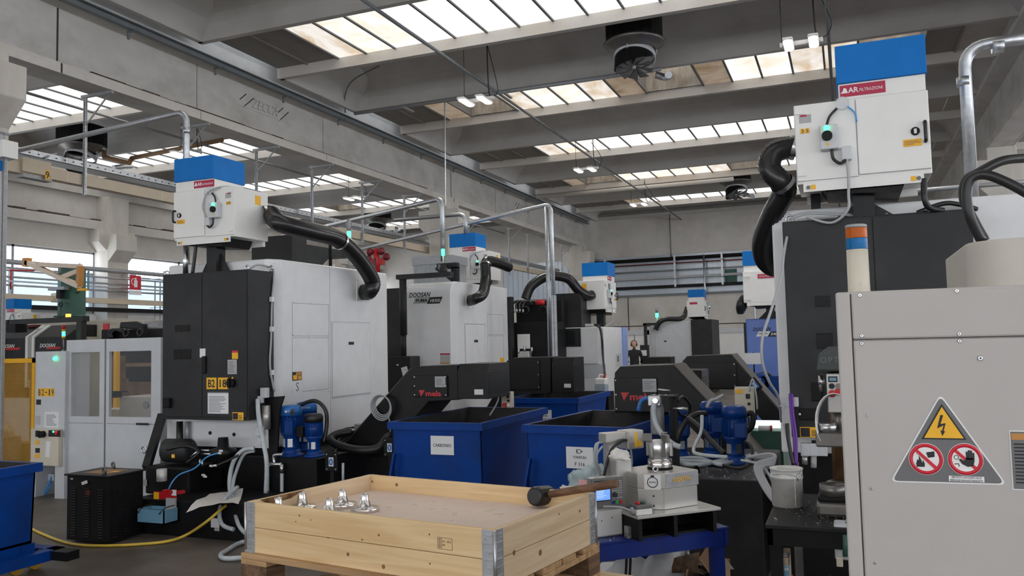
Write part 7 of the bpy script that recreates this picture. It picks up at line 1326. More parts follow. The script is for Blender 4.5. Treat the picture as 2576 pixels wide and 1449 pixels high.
# fibreboard sheet filling the collar
mb = MB(); mb.box(th + 0.002, CW - th - 0.002, th + 0.002, CD_ - th - 0.002, 0, 0.012); fbd = mb.build('cover_board', 'fibreboard'); fbd.location = (L0.x, L0.y, 1.048); fbd.rotation_euler = (0, 0, RZ); tag(fbd, 'flat pinkish brown fibreboard sheet inside the pallet collar', 'board')
mb = MB()
for i in range(26): x, y, a = random.uniform(0.35, 1.1), random.uniform(0.1, 0.65), random.uniform(0, 3.1); l = random.uniform(0.01, 0.04); mb.obox((x, y, 0.0122), (l, 0.0015, 0.0006), (V(math.cos(a), math.sin(a), 0), V(-math.sin(a), math.cos(a), 0), V(0, 0, 1)))
sc_ = mb.build('scratches', 'cardboard'); sc_.parent = fbd
mb = MB(); mb.box(0.05, 1.15, 0.05, 0.7, 0, 0.115); fl = simple('carton_fill', 'cardboard layers stacked under the fibreboard sheet in the collar', 'cardboard', mb, 'cardboard'); fl.location = W_(0.6, 0.375, 0.932); fl.rotation_euler = (0, 0, RZ)
def pallet(label, off, z, h, deck, blocks, first=None):
    o_ = W_(off[0], off[1], z); t = thing('wooden_pallet', label, 'pallet', o_, RZ, 'stacked wooden pallets', local=True)
    W2, D2 = 1.215, 0.8; b = h - 0.066
    for i in range(5):
        y = [0, 0.165, 0.328, 0.491, 0.655][i]; w = 0.145 if i in (0, 2, 4) else 0.1; mb = MB(); mb.box(0, W2, y, y + w, h - 0.022, h); mb.build('deck_board', deck, t, 0.002)
    for x in (0, 0.535, W2 - 0.145): mb = MB(); mb.box(x, x + 0.145, 0, D2, h - 0.044, h - 0.0225); mb.build('cross_board', deck, t, 0.002)
    for x in (0, 0.535, W2 - 0.145):
        for y in (0, 0.34, D2 - 0.1): mb = MB(); mb.box(x, x + 0.145, y, y + 0.1, 0.0225, h - 0.0445); mb.build('block', blocks, t, 0.003)
    for y in (0, 0.34, D2 - 0.1): mb = MB(); mb.box(0, W2, y, y + 0.1, 0, 0.022); mb.build('bottom_board', deck, t, 0.002)
    return t
pallet('weathered brown pallet directly under the pine collar', (-0.01, -0.02), 0.786, 0.144, 'pallet wood', 'pallet dark')
pallet('fresh pale pallet jutting out beneath the brown pallet', (0.14, 0.06), 0.636, 0.15, 'pallet pale', 'pallet pale')
for i, (zz, lab) in enumerate(((0.477, 'brown pallet second below the pale one'), (0.318, 'brown pallet third below the pale one'), (0.159, 'brown pallet next to lowest in the stack'), (0.0, 'brown pallet standing on the floor under the stack'))): pallet(lab, (0.0, 0.0), zz, 0.159, 'pallet wood', 'pallet dark')
# steel weld neck flanges on the board
ZB_ = 1.0601
for (px, py), lab in (((918, 1281), 'polished steel flange closest to the collar middle'), ((862, 1270), 'polished steel flange touching the rear of another flange'), ((760, 1277), 'polished steel flange standing alone near the left boards'), ((829, 1294), 'polished steel flange half hidden by the front board'), ((700, 1291), 'polished steel flange mostly hidden in the front left collar corner')):
    p = PZ(px, py, ZB_ + 0.008); t = thing('pipe_flange', lab, 'flange', (p.x, p.y, ZB_), 0, 'polished weld neck flanges', local=True); t.scale = (1.0,) * 3
    mb = MB(); mb.lathe([(0.024, 0.0), (0.06, 0.0), (0.061, 0.001), (0.061, 0.0145), (0.06, 0.016), (0.032, 0.0165), (0.026, 0.021), (0.0165, 0.056), (0.0155, 0.068), (0.0125, 0.073), (0.0115, 0.0725), (0.0115, 0.05), (0.0115, 0.002)], (0, 0, 0), n=40, cap=False); mb.build('turned_body', 'polished steel', t)
# rubber mallet across the collar edge
ml = thing('mallet', 'black rubber mallet with worn brown handle lying over the collar edge', 'mallet', PZ(1362, 1250, 1.06))
hc = PZ(1363, 1247, 1.105); rim = PZ(1467, 1230, 1.149); d = (rim - hc).normalized()
ax = V(-0.1, -0.9, 0.12); ax = (ax - d * ax.dot(d)).normalized()
mb = MB(); mb.lathe([(0.028, -0.06), (0.037, -0.057), (0.0405, -0.045), (0.0405, 0.045), (0.037, 0.057), (0.03, 0.06)], hc, ax, 14, smooth=False); mb.build('head', 'black rubber', ml, 0.003)
mb = MB(); q0 = hc + d * 0.03; q1 = hc + d * 0.365; mb.tube([q0, q0.lerp(q1, 0.3) + V(0, 0, 0.001), q0.lerp(q1, 0.7), q1], [0.0145, 0.0175], 12, 4); mb.build('handle', 'mallet wood', ml)
# ================================================================ BLUE TABLE WITH THE MARKING MACHINE
O_ = V(-0.63, 4.57, 0); TR = math.atan2(0.69, 0.72); tx = V(math.cos(TR), math.sin(TR), 0); ty = V(-math.sin(TR), math.cos(TR), 0)
tb_ = thing('work_table', 'dark blue steel work table strewn with metal shavings', 'table', O_, TR, local=True)
mb = MB(); mb.box(-1.05, 0, 0, 0.85, 0.735, 0.75); mb.build('top', 'table blue', tb_, 0.003); mb = MB(); mb.box(-1.04, -0.01, 0.005, 0.025, 0.655, 0.735); mb.box(-0.03, -0.01, 0.0, 0.84, 0.655, 0.735); mb.build('apron', 'table blue', tb_)
for x, y in ((-1.0, 0.05), (-0.05, 0.05), (-1.0, 0.8), (-0.05, 0.8)): mb = MB(); mb.box(x - 0.03, x + 0.03, y - 0.03, y + 0.03, 0, 0.735); mb.build('leg', 'table blue', tb_)
sw = MB()
for i in range(120):
    x, y = random.uniform(-0.75, -0.03), random.uniform(0.01, 0.3); a = random.uniform(0, 6.28); l = random.uniform(0.003, 0.012); sw.obox((x, y, 0.7525), (l, 0.003, 0.003), (V(math.cos(a), math.sin(a), 0.1).normalized(), V(-math.sin(a), math.cos(a), 0), V(0, 0, 1)))
sw.build('shavings', 'shavings', tb_)
def loc_(p): q = p - O_; return V(q.dot(tx), q.dot(ty), p.z)
mk = thing('marking_machine', 'silver bench marking machine with chuck on a black riser', 'machine', O_ + V(0, 0, 0.75), TR, local=True); zb = -0.75
def Lp(px, py, Z): q = loc_(PZ(px, py, Z)); return V(q.x, q.y, Z - 0.75)
a, b = Lp(1604, 1300, .875), Lp(1800, 1272, .875)
px0, px1, py0 = a.x, b.x, min(a.y, b.y) + 0.0
mb = MB(); mb.box(px0, px1, py0, py0 + 0.5, 0.11, 0.125); mb.build('base_plate', 'aluminium', mk, 0.002)
mb = MB(); mb.box(px0 + 0.01, px1 - 0.01, py0 + 0.06, py0 + 0.48, 0.0, 0.012); mb.box(px0 + 0.01, px1 - 0.01, py0 + 0.06, py0 + 0.48, 0.098, 0.11)
for t_ in (0.0, 0.45, 0.97): x = px0 + 0.01 + (px1 - px0 - 0.04) * t_; mb.box(x, x + 0.02, py0 + 0.01, py0 + 0.48, 0.0, 0.11)
mb.box(px0 + 0.03, px1 - 0.03, py0 + 0.2, py0 + 0.22, 0, 0.11); mb.build('riser', 'black', mk)
a, b, c = Lp(1672, 1283, .875), Lp(1756, 1270, .875), Lp(1640, 1281, .875)
w_ = (b - a).length; e = (b - a).normalized(); f = V(-e.y, e.x, 0); H_ = 0.185
P2 = [a, b, b + f * 0.26, a + f * 0.26 - e * 0.16, a - e * 0.16 + f * 0.12, c]
P2 = [a, b, b + f * 0.28, a + f * 0.28 - e * 0.1, a - e * 0.1 + f * 0.09]
mb = MB(); mb.prism([(p.x, p.y) for p in P2], 'z', 0.125, 0.125 + H_ * 0.58); mb.build('lower_housing', 'aluminium', mk, 0.003)
P3 = [p - (f * 0.012 if i < 2 else V(0, 0, 0)) for i, p in enumerate(P2)]
mb = MB(); mb.prism([(p.x, p.y) for p in P3], 'z', 0.125 + H_ * 0.58, 0.125 + H_); uh = mb.build('upper_housing', 'aluminium', mk, 0.003)
fx = (e, V(0, 0, 1)); mid = P3[0].lerp(P3[1], 0.5); mid.z = 0.125 + H_ * 0.8
plate(mid, fx, w_ * 0.98, H_ * 0.36, 'galv dull', mk, 0.001, 'front_band')
lettering('COUTH', mid + e * -0.005 - f * 0.002, fx, 'yellow', mk, w=w_ * 0.5, bold=0.02)
cf = (P3[0] - P3[4]).normalized(); nf = cf.cross(V(0, 0, 1)); ms = P3[4].lerp(P3[0], 0.55); ms.z = 0.125 + H_ * 0.76
plate(ms, (cf, V(0, 0, 1)), 0.085, 0.075, 'paper', mk, 0.0015, 'logo_sticker'); mb = MB(); mb.lathe([(0.024, 0.0016), (0.028, 0.0016), (0.028, 0.0026), (0.024, 0.0026)], ms, nf, 20, cap=False); lg = mb.build('logo_ring', 'ink', mk); lettering('COUTH', ms + nf * 0.0016, (cf, V(0, 0, 1)), 'ink', mk, w=0.036); mb = MB(); mb.obox(ms + nf * 0.002 + V(0, 0, 0.031), (0.018, 0.009, 0.001), (cf, V(0, 0, 1), nf)); mb.build('logo_mark', 'ink', mk)
for s, zz in ((0.5, 0.07), (0.5, 0.02)): q = P2[4].lerp(P2[0], 0.6); bolts([V(q.x, q.y, 0.125 + zz)], nf, 0.005, 'ink', mk, 'screw')
cc = P2[0].lerp(P2[1], 0.42) + f * 0.14; zt2 = 0.125 + H_
mb = MB(); mb.lathe([(0.068, 0), (0.068, 0.008)], V(cc.x, cc.y, zt2), n=30); mb.build('chuck_seat', 'black', mk)
mb = MB(); mb.lathe([(0.062, 0.008), (0.064, 0.012), (0.064, 0.05), (0.056, 0.052)], V(cc.x, cc.y, zt2), n=36); mb.build('chuck_ring', 'polished steel', mk)
mb = MB(); mb.lathe([(0.055, 0.05), (0.058, 0.052), (0.058, 0.14), (0.05, 0.15), (0.02, 0.15)], V(cc.x, cc.y, zt2), n=36); mb.build('chuck_body', 'steel', mk)
for i in range(6):
    an = i * math.pi / 3 + 0.3; dv = V(math.cos(an), math.sin(an), 0); mb = MB(); mb.obox(V(cc.x, cc.y, zt2 + 0.105) + dv * 0.06, (0.022, 0.02, 0.075), (dv, V(-dv.y, dv.x, 0), V(0, 0, 1))); mb.build('chuck_jaw', 'steel' if i % 2 else 'oily steel', mk, 0.002)
for i in range(3):
    an = i * 2 * math.pi / 3 + 0.55; dv = V(math.cos(an), math.sin(an), 0); mb = MB(); mb.obox(V(cc.x, cc.y, zt2 + 0.165) + dv * 0.062, (0.05, 0.02, 0.04), (dv, V(-dv.y, dv.x, 0), V(0, 0, 1))); mb.build('top_jaw', 'oily steel', mk, 0.003)
mb = MB(); q = P3[4].lerp(P3[0], 0.8) + f * 0.03; mb.torus(V(q.x, q.y, zt2 + 0.02), (0, 1, 0), 0.014, 0.005, 14, 6); mb.build('eye_bolt', 'steel', mk)
mb = MB(); q = a - e * 0.12 + f * 0.22; mb.obox(V(q.x, q.y, 0.25), (0.1, 0.1, 0.25), (e, f, V(0, 0, 1))); mb.build('side_tower', 'aluminium', mk, 0.004)
rgc = O_ + tx * q.x + ty * q.y + V(0, 0, 0.75 + 0.375)
# camera post with laser head
q = Lp(1558, 1275, .875) + V(0.02, 0.12, 0); post = q.copy()
mb = MB(); mb.obox(V(q.x, q.y, 0.30), (0.055, 0.055, 0.34), (e, f, V(0, 0, 1))); mb.build('post', 'aluminium', mk, 0.002)
mb = MB(); mb.obox(V(q.x, q.y, 0.475) + e * 0.035, (0.17, 0.07, 0.05), (e, f, V(0, 0, 1))); mb.build('slide', 'aluminium', mk, 0.003)
h_ = V(q.x, q.y, 0.455) + e * 0.14 - f * 0.0; mb = MB(); mb.obox(h_, (0.11, 0.1, 0.1), (e, f, V(0, 0, 1))); mb.build('laser_head', 'aluminium', mk, 0.006)
fy = h_ - f * 0.05; plate(fy + V(0, 0, 0), fx, 0.018, 0.08, 'yellow', mk, 0.001, 'laser_stripe'); mb = MB(); k_ = fy + e * 0.025 - f * 0.001 - V(0, 0, 0.018); mb.add([k_ - e * 0.02 - V(0, 0, 0.018), k_ + e * 0.02 - V(0, 0, 0.018), k_ + V(0, 0, 0.02), k_ - e * 0.02 - V(0, 0, 0.018) + f * 0.0008, k_ + e * 0.02 - V(0, 0, 0.018) + f * 0.0008, k_ + V(0, 0, 0.02) + f * 0.0008], [(0, 1, 2), (5, 4, 3), (0, 3, 4, 1), (1, 4, 5, 2), (2, 5, 3, 0)]); mb.build('laser_triangle', 'yellow', mk)
mb = MB(); mb.cyl(h_ + e * 0.055, h_ + e * 0.1, 0.015, n=12); mb.cyl(h_ + e * 0.055 + V(0, 0, 0.03), h_ + e * 0.075 + V(0, 0, 0.03), 0.01, n=8); mb.build('nozzle', 'black', mk)
mb = MB(); mb.tube([h_ - e * 0.055 - f * 0.03, h_ - e * 0.11 - f * 0.06, h_ - e * 0.2 - f * 0.08 - V(0, 0, 0.05), V(q.x, q.y, 0.22) - e * 0.1 - f * 0.05, V(q.x, q.y, 0.1) - e * 0.09], 0.008, 7); mb.build('black_cable', 'black rubber', mk)
mb = MB(); mb.tube([V(q.x, q.y, 0.43) - e * 0.05, V(q.x, q.y, 0.38) - e * 0.09, V(q.x, q.y, 0.3) - e * 0.06, V(q.x, q.y, 0.3) + e * 0.03 - f * 0.05, h_ - V(0, 0, 0.15), h_ - V(0, 0, 0.05)], 0.006, 7); mb.build('air_tube', 'cloth blue', mk)
for i in range(3): mb = MB(); mb.tube([V(q.x, q.y, 0.45) - e * 0.05, V(q.x, q.y, 0.44) - e * (0.08 + 0.008 * i), V(q.x, q.y, 0.33) - e * (0.085 + 0.008 * i), V(q.x, q.y, 0.25) - e * 0.05], 0.005, 6); mb.build('loom_cable', 'cable grey', mk)
# push button box
q = Lp(1622, 1296, .875); bb_ = thing('button_box', 'grey push button box with red and green buttons on the base plate', 'control box', O_ + tx * q.x + ty * q.y + V(0, 0, 0.875), TR, local=True)
mb = MB(); mb.box(-0.045, 0.045, 0.0, 0.07, 0, 0.03); mb.build('lower_shell', 'print white', bb_, 0.004); mb = MB(); mb.box(-0.045, 0.045, 0.0, 0.07, 0.03, 0.05); mb.build('upper_shell', 'sign grey', bb_, 0.004)
for x, m in ((-0.018, 'red'), (0.012, 'green machine')): mb = MB(); mb.cyl((x, 0.035, 0.05), (x, 0.035, 0.062), 0.013, n=14); mb.build('button', m, bb_)
mb = MB(); mb.lathe([(0.006, 0), (0.02, 0.004), (0.02, 0.012), (0.008, 0.02)], (-0.045, 0.03, 0.02), (-1, 0, 0), 14); mb.build('cable_gland', 'cable grey', bb_)
mb = MB(); mb.tube([(-0.06, 0.03, 0.02), (-0.12, 0.03, 0.045), (-0.2, 0.06, 0.05)], 0.006, 6); mb.build('cable', 'cable grey', bb_)
# controller with screen
mat('key green', (0.02, 0.4, 0.05), 0.4, var=0)
p0, p1 = PZ(1500, 1354, 0.751), PZ(1568, 1346, 0.751)
ce = V(p1.x - p0.x, p1.y - p0.y, 0).normalized(); cr = math.atan2(ce.y, ce.x); cw = 0.172
ct_ = thing('controller', 'grey control unit with lit blue screen and keypad', 'controller', (p1.x - ce.x * cw, p1.y - ce.y * cw, 0.75), cr, local=True)
mb = MB(); mb.box(0, cw, 0.0, 0.055, 0.0, 0.3); mb.build('housing', 'aluminium', ct_, 0.004); mb = MB(); mb.box(0.008, cw - 0.008, -0.003, 0, 0.01, 0.135); mb.build('lower_plate', 'print white', ct_)
mb = MB(); mb.box(-0.004, cw + 0.004, -0.012, 0, 0.148, 0.3); fpn = mb.build('front_panel', 'sign grey', ct_, 0.003)
mb = MB(); mb.box(0.01, 0.102, -0.0145, -0.012, 0.184, 0.288); mb.build('screen_bezel', 'ink', ct_); mb = MB(); mb.box(0.015, 0.096, -0.016, -0.0145, 0.19, 0.282); mb.build('screen', 'lcd', ct_)
mb = MB()
for i in range(9): mb.box(0.02, 0.02 + random.uniform(0.02, 0.06), -0.0165, -0.016, 0.27 - 0.0085 * i, 0.2725 - 0.0085 * i)
o_ = mb.build('printed_lines', 'lcd text', ct_)
mb = MB()
for i in range(7):
    for j in range(8):
        x, z = 0.108 + 0.0085 * i, 0.282 - 0.0118 * j
        if j == 6 and i > 4: continue
        mb.box(x, x + 0.0055, -0.0145, -0.012, z - 0.006, z)
mb.build('keypad_keys', 'paper grey', ct_)
for x, m in ((0.106, 'pump blue'), (0.128, 'key green'), (0.15, 'red')): mb = MB(); mb.box(x, x + 0.016, -0.0155, -0.012, 0.166, 0.182); mb.build('function_key', m, ct_, 0.001)
mb = MB(); mb.cyl((0.122, -0.03, 0.212), (0.122, -0.012, 0.212), 0.012, n=14); mb.build('jog_knob', 'ink', ct_)
bolts([(0.05, -0.003, 0.085), (0.11, -0.003, 0.095)], V(0, -1, 0), 0.003, 'ink', ct_, 'screw')
mb = MB(); mb.lathe([(0.02, 0), (0.02, 0.05), (0.026, 0.055), (0.026, 0.09), (0.018, 0.1), (0.018, 0.15)], PZ(1578, 1300, 0.76), n=16); simple('air_filter', 'small blue and steel air filter beside the control unit', 'regulator', mb, 'pump blue')
# small vice on the table
q = PZ(1593, 1354, .751); vc = thing('toolmaker_vice', 'tiny steel vice block on the blue table edge', 'vice', (q.x, q.y, 0.75), TR, local=True)
for b_, m in (((-0.03, 0.03, 0, 0.04, 0, 0.02), 'aluminium'), ((-0.03, -0.008, 0, 0.04, 0.02, 0.06), 'aluminium'), ((0.01, 0.03, 0, 0.04, 0.02, 0.055), 'oily steel')): mb = MB(); mb.box(*b_); mb.build('vice_part', m, vc, 0.003)
# rags
def rag(name, label, c, r, sc, m, seed, n=34):
    random.seed(seed); import mathutils
    mb = MB(); mb.ball((0, 0, 0), 1.0, n // 2, (1, 1, 1)); vs_ = []
    for v in mb.v:
        nz = mathutils.noise.noise(v * 1.6 + V(seed, 0, 0)) * 0.35 + mathutils.noise.noise(v * 4.2 + V(0, seed, 0)) * 0.22 + mathutils.noise.noise(v * 9 + V(0, seed, 3)) * 0.09
        ridge = abs(mathutils.noise.noise(v * 3.0 + V(seed * 2, 1, 0))) * 0.3
        k = 1 + nz - ridge; p = V(v.x * sc[0], v.y * sc[1], max(-0.25, v.z) * sc[2]) * (k * r); vs_.append(p)
    mb.v = vs_; return simple(name, label, 'rag', [setattr(mb, 'v', [p + Vector(c) for p in vs_]), mb][1], m)
rc = PY(1462, 1208, 4.35)
rag('cleaning_rag', 'crumpled pale blue cleaning rag heaped behind the collar', (rc.x + 0.01, 4.5, 0.955), 0.13, (1.25, 0.8, 0.8), 'cloth blue', 3)
rag('cleaning_rag', 'crumpled pink cleaning rag in front of the blue one', (PY(1480, 1212, 4.3).x, 4.3, 0.945), 0.085, (0.95, 0.7, 0.75), 'cloth pink', 8)
rag('cleaning_rag', 'grey white cleaning rag at the edge of the rag heap', (PY(1432, 1212, 4.35).x, 4.32, 0.93), 0.07, (0.9, 0.7, 0.6), 'cloth white', 12)
mb = MB(); mb.box(rc.x - 0.24, rc.x + 0.02, 4.18, 4.62, 0.75, 0.9); simple('tool_case', 'dark case carrying the heap of cleaning rags on the blue table', 'case', mb, 'charcoal paint', bevel=0.01)
rag('cleaning_rag', 'white cleaning rag laid on top of the silver tower', (rgc.x, rgc.y, rgc.z + 0.008), 0.055, (1.1, 1.1, 0.75), 'cloth white', 21)
random.seed(11)
# things on the floor under the blue table
cb = thing('open_carton', 'open cardboard carton with raised flaps full of scrap under the blue table', 'box', PZ(1770, 1440, 0.3))
def cpt(px, py, Y): return PY(px, py, Y)
Yc = 4.75
def sheet(pts, m, par, name, th_=0.004):
    P = [Vector(p) for p in pts]; n = (P[1] - P[0]).cross(P[2] - P[0]).normalized() * th_; k = len(P); mb = MB(); mb.add(P + [p + n for p in P], [tuple(range(k)), tuple(range(2 * k - 1, k - 1, -1))] + [(i, k + i, k + (i + 1) % k, (i + 1) % k) for i in range(k)]); return mb.build(name, m, par)
cx0 = PY(1725, 1440, Yc); cx1 = PY(1820, 1440, Yc)
mb = MB(); mb.box(cx0.x, cx1.x, Yc, Yc + 0.004, 0, 0.42); mb.box(cx0.x, cx1.x, Yc + 0.26, Yc + 0.264, 0, 0.47); mb.box(cx0.x, cx0.x + 0.004, Yc, Yc + 0.26, 0, 0.45); mb.box(cx1.x - 0.004, cx1.x, Yc, Yc + 0.26, 0, 0.45); mb.box(cx0.x, cx1.x, Yc, Yc + 0.26, 0, 0.004); mb.build('carton', 'cardboard', cb)
sheet([PY(1758, 1405, Yc + .1), PY(1782, 1368, Yc + .15), PY(1815, 1425, Yc + .12), PY(1790, 1450, Yc + .05)], 'cardboard', cb, 'flap'); sheet([PY(1785, 1362, Yc + .16), PY(1798, 1372, Yc + .14), PY(1846, 1432, Yc + .05), PY(1822, 1432, Yc + .06)], 'cardboard pale', cb, 'flap'); sheet([PY(1690, 1405, Yc + .1), PY(1760, 1388, Yc + .2), PY(1755, 1440, Yc + .05), PY(1690, 1440, Yc + .02)], 'pallet dark', cb, 'flap')
q = PY(1803, 1392, Yc + .1)
mb = MB()
for i in range(14): mb.obox((random.uniform(cx0.x + .03, cx1.x - .03), random.uniform(Yc + .03, Yc + .23), 0.4 + random.uniform(0, .05)), (random.uniform(.03, .07), .03, .02), (V(math.cos(i), math.sin(i), .2).normalized(), V(-math.sin(i), math.cos(i), 0), V(0, 0, 1)))
mb.build('shavings', 'conveyor black', cb)
rag('dust_sack', 'white plastic sack slumped on the floor under the blue table', (PY(1640, 1440, 4.9).x, 4.95, 0.2), 0.3, (1.0, 0.7, 1.0), 'paper', 33, 30)
random.seed(12)
mb = MB(); a = PY(1565, 1390, 5.1); b = PY(1652, 1380, 5.1); mb.box(a.x, b.x, 5.1, 5.11, 0.0, PY(1600, 1372, 5.1).z); simple('cardboard_sheet', 'brown cardboard sheet leaning under the blue table', 'cardboard', mb, 'cardboard')
for i, (px, lab) in enumerate(((1570, 'black rubber hose hanging under the table beside the cardboard'), (1580, 'second black rubber hose hanging under the table beside the cardboard'))):
    mb = MB(); mb.tube([PY(px, 1385, 4.7), PY(px + 6, 1400, 4.7), PY(px + 4, 1450, 4.7)], 0.008, 6); simple('rubber_hose', lab, 'hose', mb, 'black rubber')
mb = MB(); q = PY(1729, 1385, 4.95); mb.box(q.x - 0.012, q.x + 0.012, 4.95, 4.975, 0, PY(1729, 1362, 4.95).z); mb.cyl((q.x, 4.93, PY(1729, 1395, 4.95).z), (q.x, 4.99, PY(1729, 1395, 4.95).z), 0.012, n=8); simple('bolted_leg', 'bare steel leg with a bolt under the blue table', 'support', mb, 'steel')
mb = MB(); q = PY(1698, 1380, 5.0); mb.box(q.x - 0.03, q.x + 0.03, 5.02, 5.08, 0, 0.73); simple('table_prop', 'blue square prop under the rear of the work table', 'support', mb, 'table blue')
# ================================================================ LEFT SIDE
b4 = bin_('blue tipping bin with orange castors standing in front of the B2-19 cell', -7.1, -6.13, 3.35, 4.85, 0.87, math.pi, lever=False, z0=0.24)
bs = thing('bin_trolley', 'low blue steel trolley frame with black fork pocket beside the chip bin', 'trolley', (-6.0, 4.8, 0))
mb = MB(); a = PZ(168, 1382, .15); mb.box(-6.08, -5.98, 4.2, 5.0, 0.1, 0.18); mb.box(-6.3, -5.98, 4.9, 5.0, 0.1, 0.18); mb.build('frame', 'bin blue', bs)
q = PZ(135, 1388, .16); mb = MB(); mb.obox((q.x + 0.02, q.y + 0.02, 0.14), (0.34, 0.12, 0.07)); mb.build('fork_pocket', 'black', bs)
q = PZ(88, 1412, .06); mb = MB(); mb.cyl((q.x - 0.02, q.y, 0.06), (q.x + 0.02, q.y - 0.005, 0.06), 0.06, n=20); mb.build('castor_wheel', 'guard yellow', bs); mb = MB(); mb.cyl((q.x - 0.022, q.y, 0.06), (q.x + 0.024, q.y, 0.06), 0.028, n=14); mb.box(q.x - 0.03, q.x + 0.03, q.y - 0.02, q.y + 0.02, 0.09, 0.14); mb.build('castor_fork', 'steel', bs)
mb = MB(); mb.bar((q.x, q.y, 0.15), (-6.03, 4.6, 0.14), 0.06, 0.06); mb.build('frame_link', 'bin blue', bs)
mb = MB()
for i in range(7): mb.torus(PZ(10, 1350 + 6 * i, 0.5 - 0.05 * i) , (1 if i % 2 else 0, 0 if i % 2 else 1, 0.2), 0.016, 0.005, 10, 5)
# cell control cabinet B2-19
YC = 7.35
cc_ = thing('control_cabinet', 'grey control cabinet labelled B2-19 with lit green lamp', 'control cabinet', (-9.0, 7.5, 0))
a, b = PY(90, 885, YC), PY(163, 1250, YC); x0, x1 = PY(88, 1000, YC).x, PY(164, 1000, YC).x; zt3 = PY(125, 884, YC).z
mb = MB(); mb.box(x0, x1, YC, YC + 0.35, 0.62, zt3); mb.box(x0, x0 + 0.03, YC, YC + 0.35, 0, 0.62); mb.box(x1 - 0.16, x1, YC, YC + 0.35, 0, 0.62); mb.box(x0, x1, YC + 0.3, YC + 0.35, 0, 0.62); bd = mb.build('body', 'light grey paint', cc_, 0.004)
for s in (0.28, 0.62): mb = MB(); mb.box(x0 + (x1 - x0) * s - 0.004, x0 + (x1 - x0) * s - 0.001, YC - 0.001, YC, 1.0, zt3)
mb = MB(); q = PY(141, 902, YC); mb.cyl(q + V(0, -0.03, 0), q, 0.022, n=16); mb.build('green_lamp', 'lamp green', cc_)
for i, ch in enumerate('B2-19'):
    q = PY(100 + 8.2 * i, 987, YC); plate((q.x, YC, q.z), FRONT, 0.05, 0.1, 'yellow', cc_, 0.002, 'number_plate'); lettering(ch, (q.x, YC - 0.002, q.z), FRONT, 'ink', cc_, **({'h': 0.075, 'w': 0.034} if ch not in '-1' else ({'w': 0.03} if ch == '-' else {'h': 0.075, 'w': 0.016})))
for r_, m, n_ in (((92, 1005, 103, 1018), 'ink', 'rotary_switch'), ((90, 1046, 101, 1068), 'paper grey', 'rating_plate'), ((113, 1036, 148, 1075), 'paper', 'paper_sheet')): pplate(*r_, YC, m, cc_, n_, 0.004)
cx, cz, w_, h_ = prect(116, 1042, 145, 1072, YC - 0.004); lines((cx, YC - 0.004, cz), FRONT, w_, h_, 9, 'ink grey', cc_)
xa, xb, za, zb_ = PY(88, 1100, YC).x, PY(158, 1100, YC).x, PY(120, 1170, YC).z, PY(120, 1078, YC).z
mb = MB(); mb.box(xa, xb, YC - 0.06, YC, za, zb_); op = mb.build('operator_panel', 'cream', cc_, 0.006); YO = YC - 0.06
for r_, m in (((90, 1083, 100, 1099), 'ink'), ((123, 1082, 152, 1099), 'ink'), ((90, 1127, 100, 1139), 'ink'), ((88, 1142, 99, 1152), 'yellow'), ((90, 1108, 98, 1118), 'yellow')): pplate(*r_, YO, m, op, 'button_plate', 0.006)
q = PY(110, 1092, YO); mb = MB(); mb.cyl(q + V(0, -0.06, 0), q, 0.04, n=16); mb.obox(q + V(0.03, -0.05, 0), (0.08, 0.03, 0.03)); mb.build('isolator_handle', 'black', op)
q = PY(145, 1090, YO); mb = MB(); mb.cyl(q + V(0, -0.03, 0), q, 0.018, n=14); mb.build('stop_button', 'red', op); q = PY(135, 1086, YO - .006); mb = MB(); mb.cyl(q + V(0, -0.01, 0), q, 0.01, n=10); mb.build('green_lamp', 'lamp green', op); q = PY(142, 1086, YO - .006); mb = MB(); mb.cyl(q + V(0, -0.01, 0), q, 0.008, n=10); mb.build('red_lamp', 'lamp red', op)
mb = MB(); q = PY(121, 1130, YO); mb.obox(q + V(0, -0.002, 0), (0.075, 0.004, 0.19), (V(0.99, 0, -0.1), V(0, 1, 0), V(0.1, 0, 0.99))); mb.build('paper_tag', 'paper', op)
mb = MB(); mb.tube([PY(132, 1190, YC + .2), PY(126, 1210, YC + .15), PY(112, 1240, YC + .12)], 0.01, 6); mb.tube([PY(134, 1200, YC + .2), PY(125, 1225, YC + .15), PY(110, 1246, YC + .12)], 0.01, 6); mb.build('cables', 'air blue', cc_)
mb = MB(); mb.obox(PY(132, 1200, YC + .2), (0.12, 0.06, 0.08)); mb.build('valve_terminal', 'light grey paint', cc_)
